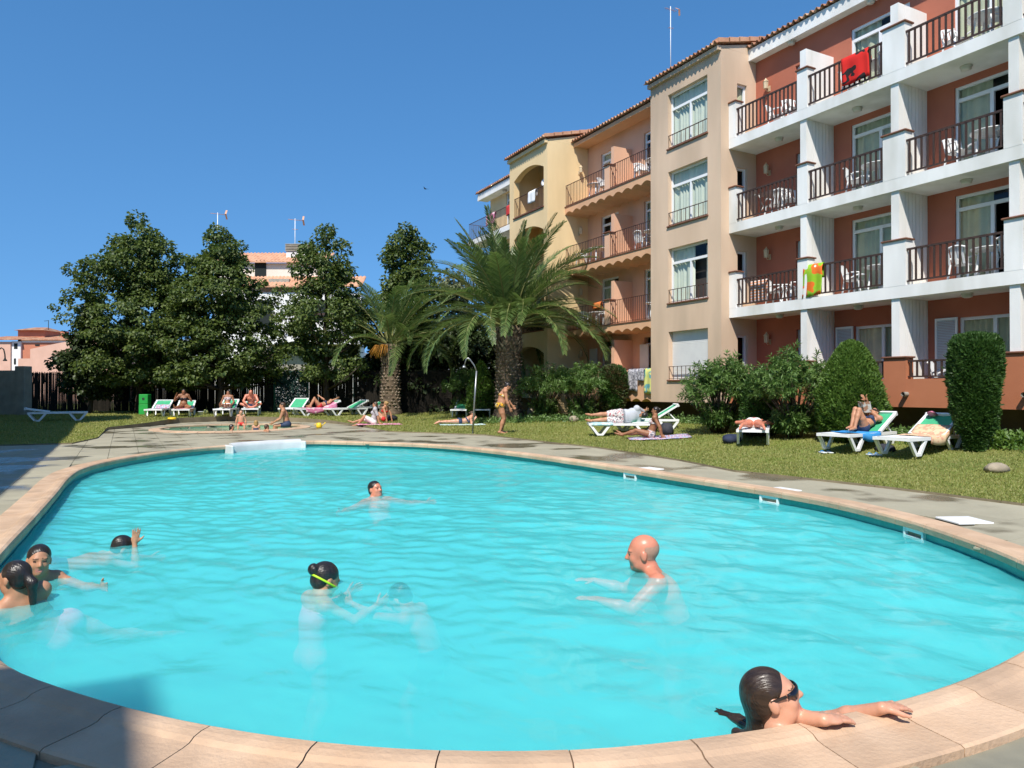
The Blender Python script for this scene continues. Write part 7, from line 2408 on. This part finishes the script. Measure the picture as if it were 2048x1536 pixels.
person('girl in navy bikini lying on her front propped on her elbows', 1.62, 'f', 'skin_fair', pl, rz, 'pelvis', s=(0, 1, .06), s2=(0, .8, .5), f=(0, 0, -1), face=(.3, .9, .05), hup=(0, -.1, 1),
       arms={'L': ((-.15, .25, -1), (.2, .35, .85)), 'R': ((.2, .1, -1), (-.05, .45, .75))}, legs={'L': ((-.05, -1, -.03), (0, -1, -.02), (0, -.9, -.5)), 'R': ((.05, -1, -.03), (0, -1, -.02), (0, -.9, -.5))},
       hair='hair_brown', hstyle='bun', wear=[('bra', 'suit_navy'), ('brief', 'suit_navy')])
pl = lawn_at(747, 851, .16); rz = facing(747, -86)
person('woman in grey shirt and white shorts sitting on the pink towel', 1.68, 'f', 'skin_tan', pl, rz, 'pelvis', s=(0, -.22, 1), s2=(0, -.08, 1), face=(-.1, 1, -.1), hup=(0, 0, 1),
       arms={'L': ((-.15, -.45, -1), (-.05, -.2, -1), (0, -.6, -.3)), 'R': ((.2, -.2, -1), (.05, .2, -1))}, legs={'L': ((-.08, .85, .55), (-.02, .62, -.78), (0, 1, -.1)), 'R': ((.08, 1, .25), (.02, .95, -.28), (0, .9, .4))},
       hair='hair_brown', hstyle='bob', wear=[('shirt', 'shirt_grey', .014), ('shorts', 'suit_white', .012)])
pl = lawn_at(768, 845, .16); rz = facing(768, -60)
person('girl in red bikini sitting half hidden behind the woman in grey', 1.6, 'f', 'skin_tan', pl, rz, 'pelvis', s=(0, -.25, 1), s2=(0, -.1, 1), face=(.1, 1, .0),
       arms={'L': ((-.2, -.5, -1), (0, -.2, -1)), 'R': ((.2, -.5, -1), (0, -.2, -1))}, legs={'L': ((-.1, .8, .6), (0, .6, -.8), (0, 1, -.1)), 'R': ((.1, .8, .6), (0, .6, -.8), (0, 1, -.1))},
       hair='hair_blond', hstyle='bun', wear=[('bra', 'suit_red'), ('brief', 'suit_red')])
def on_lg(key, x, y, z): return tuple(on_lounger(key, x, y, z)), LG[key].rotation_euler[2]
# reclining / sitting on loungers (local y = towards the head end)
pl, rz = on_lg('L7', 0, .12, .13)
person('woman lying on a lounger with knees drawn up and an arm over her head', 1.66, 'f', 'skin_tan', pl, rz, s=(0, 1, .18), s2=(0, 1, .38), f=(0, -.2, 1), face=(.1, -.3, 1), hup=(0, 1, .3),
       arms={'L': ((-.6, .7, .3), (.6, .6, .4)), 'R': ((.3, -.4, .3), (-.3, -.3, .3))}, legs={'L': ((-.1, -.62, .8), (0, -.45, -.9), (0, -1, 0)), 'R': ((.12, -.5, .9), (0, -.55, -.85), (0, -1, 0))},
       hair='hair_brown', hstyle='short', wear=[('bra', 'suit_navy'), ('brief', 'cloth_red')])
pl, rz = on_lg('L3', 0, -.05, .13)
person('woman in dark bikini sitting upright on the striped towel, hands at her face', 1.68, 'f', 'skin_brown', pl, rz + pi, s=(0, .02, 1), s2=(0, .10, 1), face=(0, 1, -.2),
       arms={'L': ((-.5, .35, -.8), (.42, .4, .95)), 'R': ((.6, .25, -.7), (-.3, .45, 1))}, legs={'L': ((-.55, .9, -.05), (.5, .5, -.25), (-.3, .6, 0)), 'R': ((.3, 1, -.05), (.1, 1, -.1), (.2, .4, .9))},
       hair='hair_black', hstyle='bun', wear=[('bra', 'suit_black'), ('brief', 'suit_black')], fat=1.12)
pl, rz = on_lg('L4', 0, .12, .13)
person('woman in strapless top reclining on a lounger with a towel over her lap', 1.64, 'f', 'skin_brown', pl, rz + pi, s=(0, -.55, 1), s2=(0, -.35, 1), face=(0, 1, .0),
       arms={'L': ((-.4, .25, -1), (.2, .8, -.5)), 'R': ((.4, .25, -1), (-.2, .8, -.5))}, legs={'L': ((-.1, 1, .12), (0, 1, -.1), (0, .5, .9)), 'R': ((.1, 1, .12), (0, 1, -.1), (0, .5, .9))},
       hair='hair_black', hstyle='short', wear=[('tube', 'suit_print'), ('shorts', 'cloth_stripe', .02)])
pl, rz = on_lg('L5', 0, -.15, .13)
person('man with bare chest sitting cross-legged with bowed head on a lounger', 1.78, 'm', 'skin_pink', pl, rz + pi, s=(0, .25, 1), s2=(0, .60, .9), face=(0, .75, -.65), hup=(0, .65, .75),
       arms={'L': ((-.35, .55, -.8), (.5, .75, -.45)), 'R': ((.35, .55, -.8), (-.5, .75, -.45))}, legs={'L': ((-.85, .65, .25), (.9, .35, -.35), (.7, .4, 0)), 'R': ((.85, .65, .25), (-.9, .35, -.3), (-.7, .4, 0))},
       hstyle='bald', wear=[('trunks', 'suit_navy')], fat=1.08)
pl, rz = on_lg('L12', .05, -.02, .20)
person('big person in floral shorts and grey shirt lying on one side', 1.78, 'm', 'skin_tan', pl, rz, s=(0, 1, .05), s2=(0, 1, .08), f=(-1, 0, .15), face=(-.8, .3, .3), hup=(0, 1, .1),
       arms={'L': ((-.5, .5, -.25), (-.6, .4, .1)), 'R': ((-.3, -.5, .2), (-.5, -.3, -.3))}, legs={'L': ((-.25, -1, -.05), (.15, -1, -.05), (-.6, -.5, .1)), 'R': ((-.15, -1, .0), (.1, -1, -.08), (-.6, -.5, .1))},
       hair='hair_black', hstyle='short', wear=[('shorts', 'floral', .016), ('shirt', 'shirt_light', .016)], fat=1.32, res=.011)
pl = lawn_at(1302, 879, .16); rz = facing(1302, -84)
person('tanned woman with dark bun leaning back on her arms on the grass', 1.68, 'f', 'skin_brown', pl, rz, s=(0, -.38, 1), s2=(0, -.16, 1), face=(-.1, 1, .02), hup=(0, -.05, 1),
       arms={'L': ((-.2, -.55, -1), (-.05, -.25, -1), (0, -.5, -.3)), 'R': ((.2, -.4, -1), (.05, -.25, -1), (0, -.5, -.3))}, legs={'L': ((-.1, 1, .28), (-.02, 1, -.34), (-.2, .8, .3)), 'R': ((.12, 1, .06), (.02, 1, -.1), (.3, .7, .5))},
       hair='hair_black', hstyle='bun', wear=[('bra', 'suit_print'), ('brief', 'suit_print')], res=.010)
pl, rz = on_lg('L14', 0, -.15, .12)
person('sunbather in white bikini lying face down with legs apart', 1.68, 'f', 'skin_pink', pl, rz, s=(0, 1, .02), s2=(0, 1, .05), f=(0, 0, -1), face=(.8, .2, -.3), hup=(0, 1, .1),
       arms={'L': ((-.85, .4, -.1), (.4, .9, 0)), 'R': ((.85, .4, -.1), (-.4, .9, 0))}, legs={'L': ((-.28, -1, -.02), (-.1, -1, -.02), (-.2, -.8, -.4)), 'R': ((.28, -1, -.02), (.1, -1, -.02), (.2, -.8, -.4))},
       hair='hair_brown', hstyle='short', wear=[('brief', 'suit_white'), ('bra', 'cloth_red')], fat=1.1, res=.010)
pl, rz = on_lg('L15', .02, .12, .13)
mag_c = {}
def _mag(o, HW, HR, sc, ends, off): sunglasses(o, HW, HR, sc, ends, off)
person('woman in sunglasses lying on a lounger with raised knees, reading', 1.68, 'f', 'skin_tan', pl, rz, s=(0, 1, .22), s2=(0, .9, .5), f=(0, -.2, 1), face=(.0, -.75, .65), hup=(0, .6, .8),
       arms={'L': ((-.35, -.2, .35), (.12, -.55, .85)), 'R': ((.35, -.2, .35), (-.12, -.55, .85))}, legs={'L': ((-.08, -.45, .92), (-.02, -.40, -.92), (0, -1, 0)), 'R': ((.10, -.35, .95), (.02, -.45, -.9), (0, -1, 0))},
       hair='hair_black', hstyle='long', wear=[('bra', 'suit_navy'), ('brief', 'suit_navy')], res=.010, extra=_mag)
# her magazine
MT['magazine'] = fabric('magazine', [(.70, .70, .66), (.62, .60, .52), (.45, .25, .16), (.74, .74, .70), (.25, .32, .30)], 9)
c_m = on_lounger('L15', .0, .30, .42)
mb = MB()
for sx in (-1, 1): mb.add([(0, 0, 0), (sx * .14, .05, 0), (sx * .14, .05, .25), (0, 0, .25)], [(0, 1, 2, 3)])
o = mb.build('magazine', MT['magazine'], None, loc=tuple(c_m), rot=(.35, 0, LG['L15'].rotation_euler[2])); md = o.modifiers.new('t', 'SOLIDIFY'); md.thickness = .006
tag(o, 'open magazine held up by the reading woman', 'magazine')
# small plain dog-eared things: bird in the sky
p = AtD(852, 378, 60)
mb = MB(); mb.add([(0, -.12, 0), (.05, 0, .03), (0, .16, 0), (-.05, 0, .03), (.45, -.05, .10), (-.45, -.05, .10), (0, 0, -.04)], [(0, 1, 2, 3), (1, 4, 2), (3, 2, 5), (0, 6, 1), (1, 6, 2), (2, 6, 3), (3, 6, 0)])
tag(mb.build('bird', MT['black_bag'], None, loc=tuple(p), rot=(0, 0, .6)), 'tiny dark bird flying in the clear sky', 'bird')
print('script seconds', round(time.time() - T0, 1))
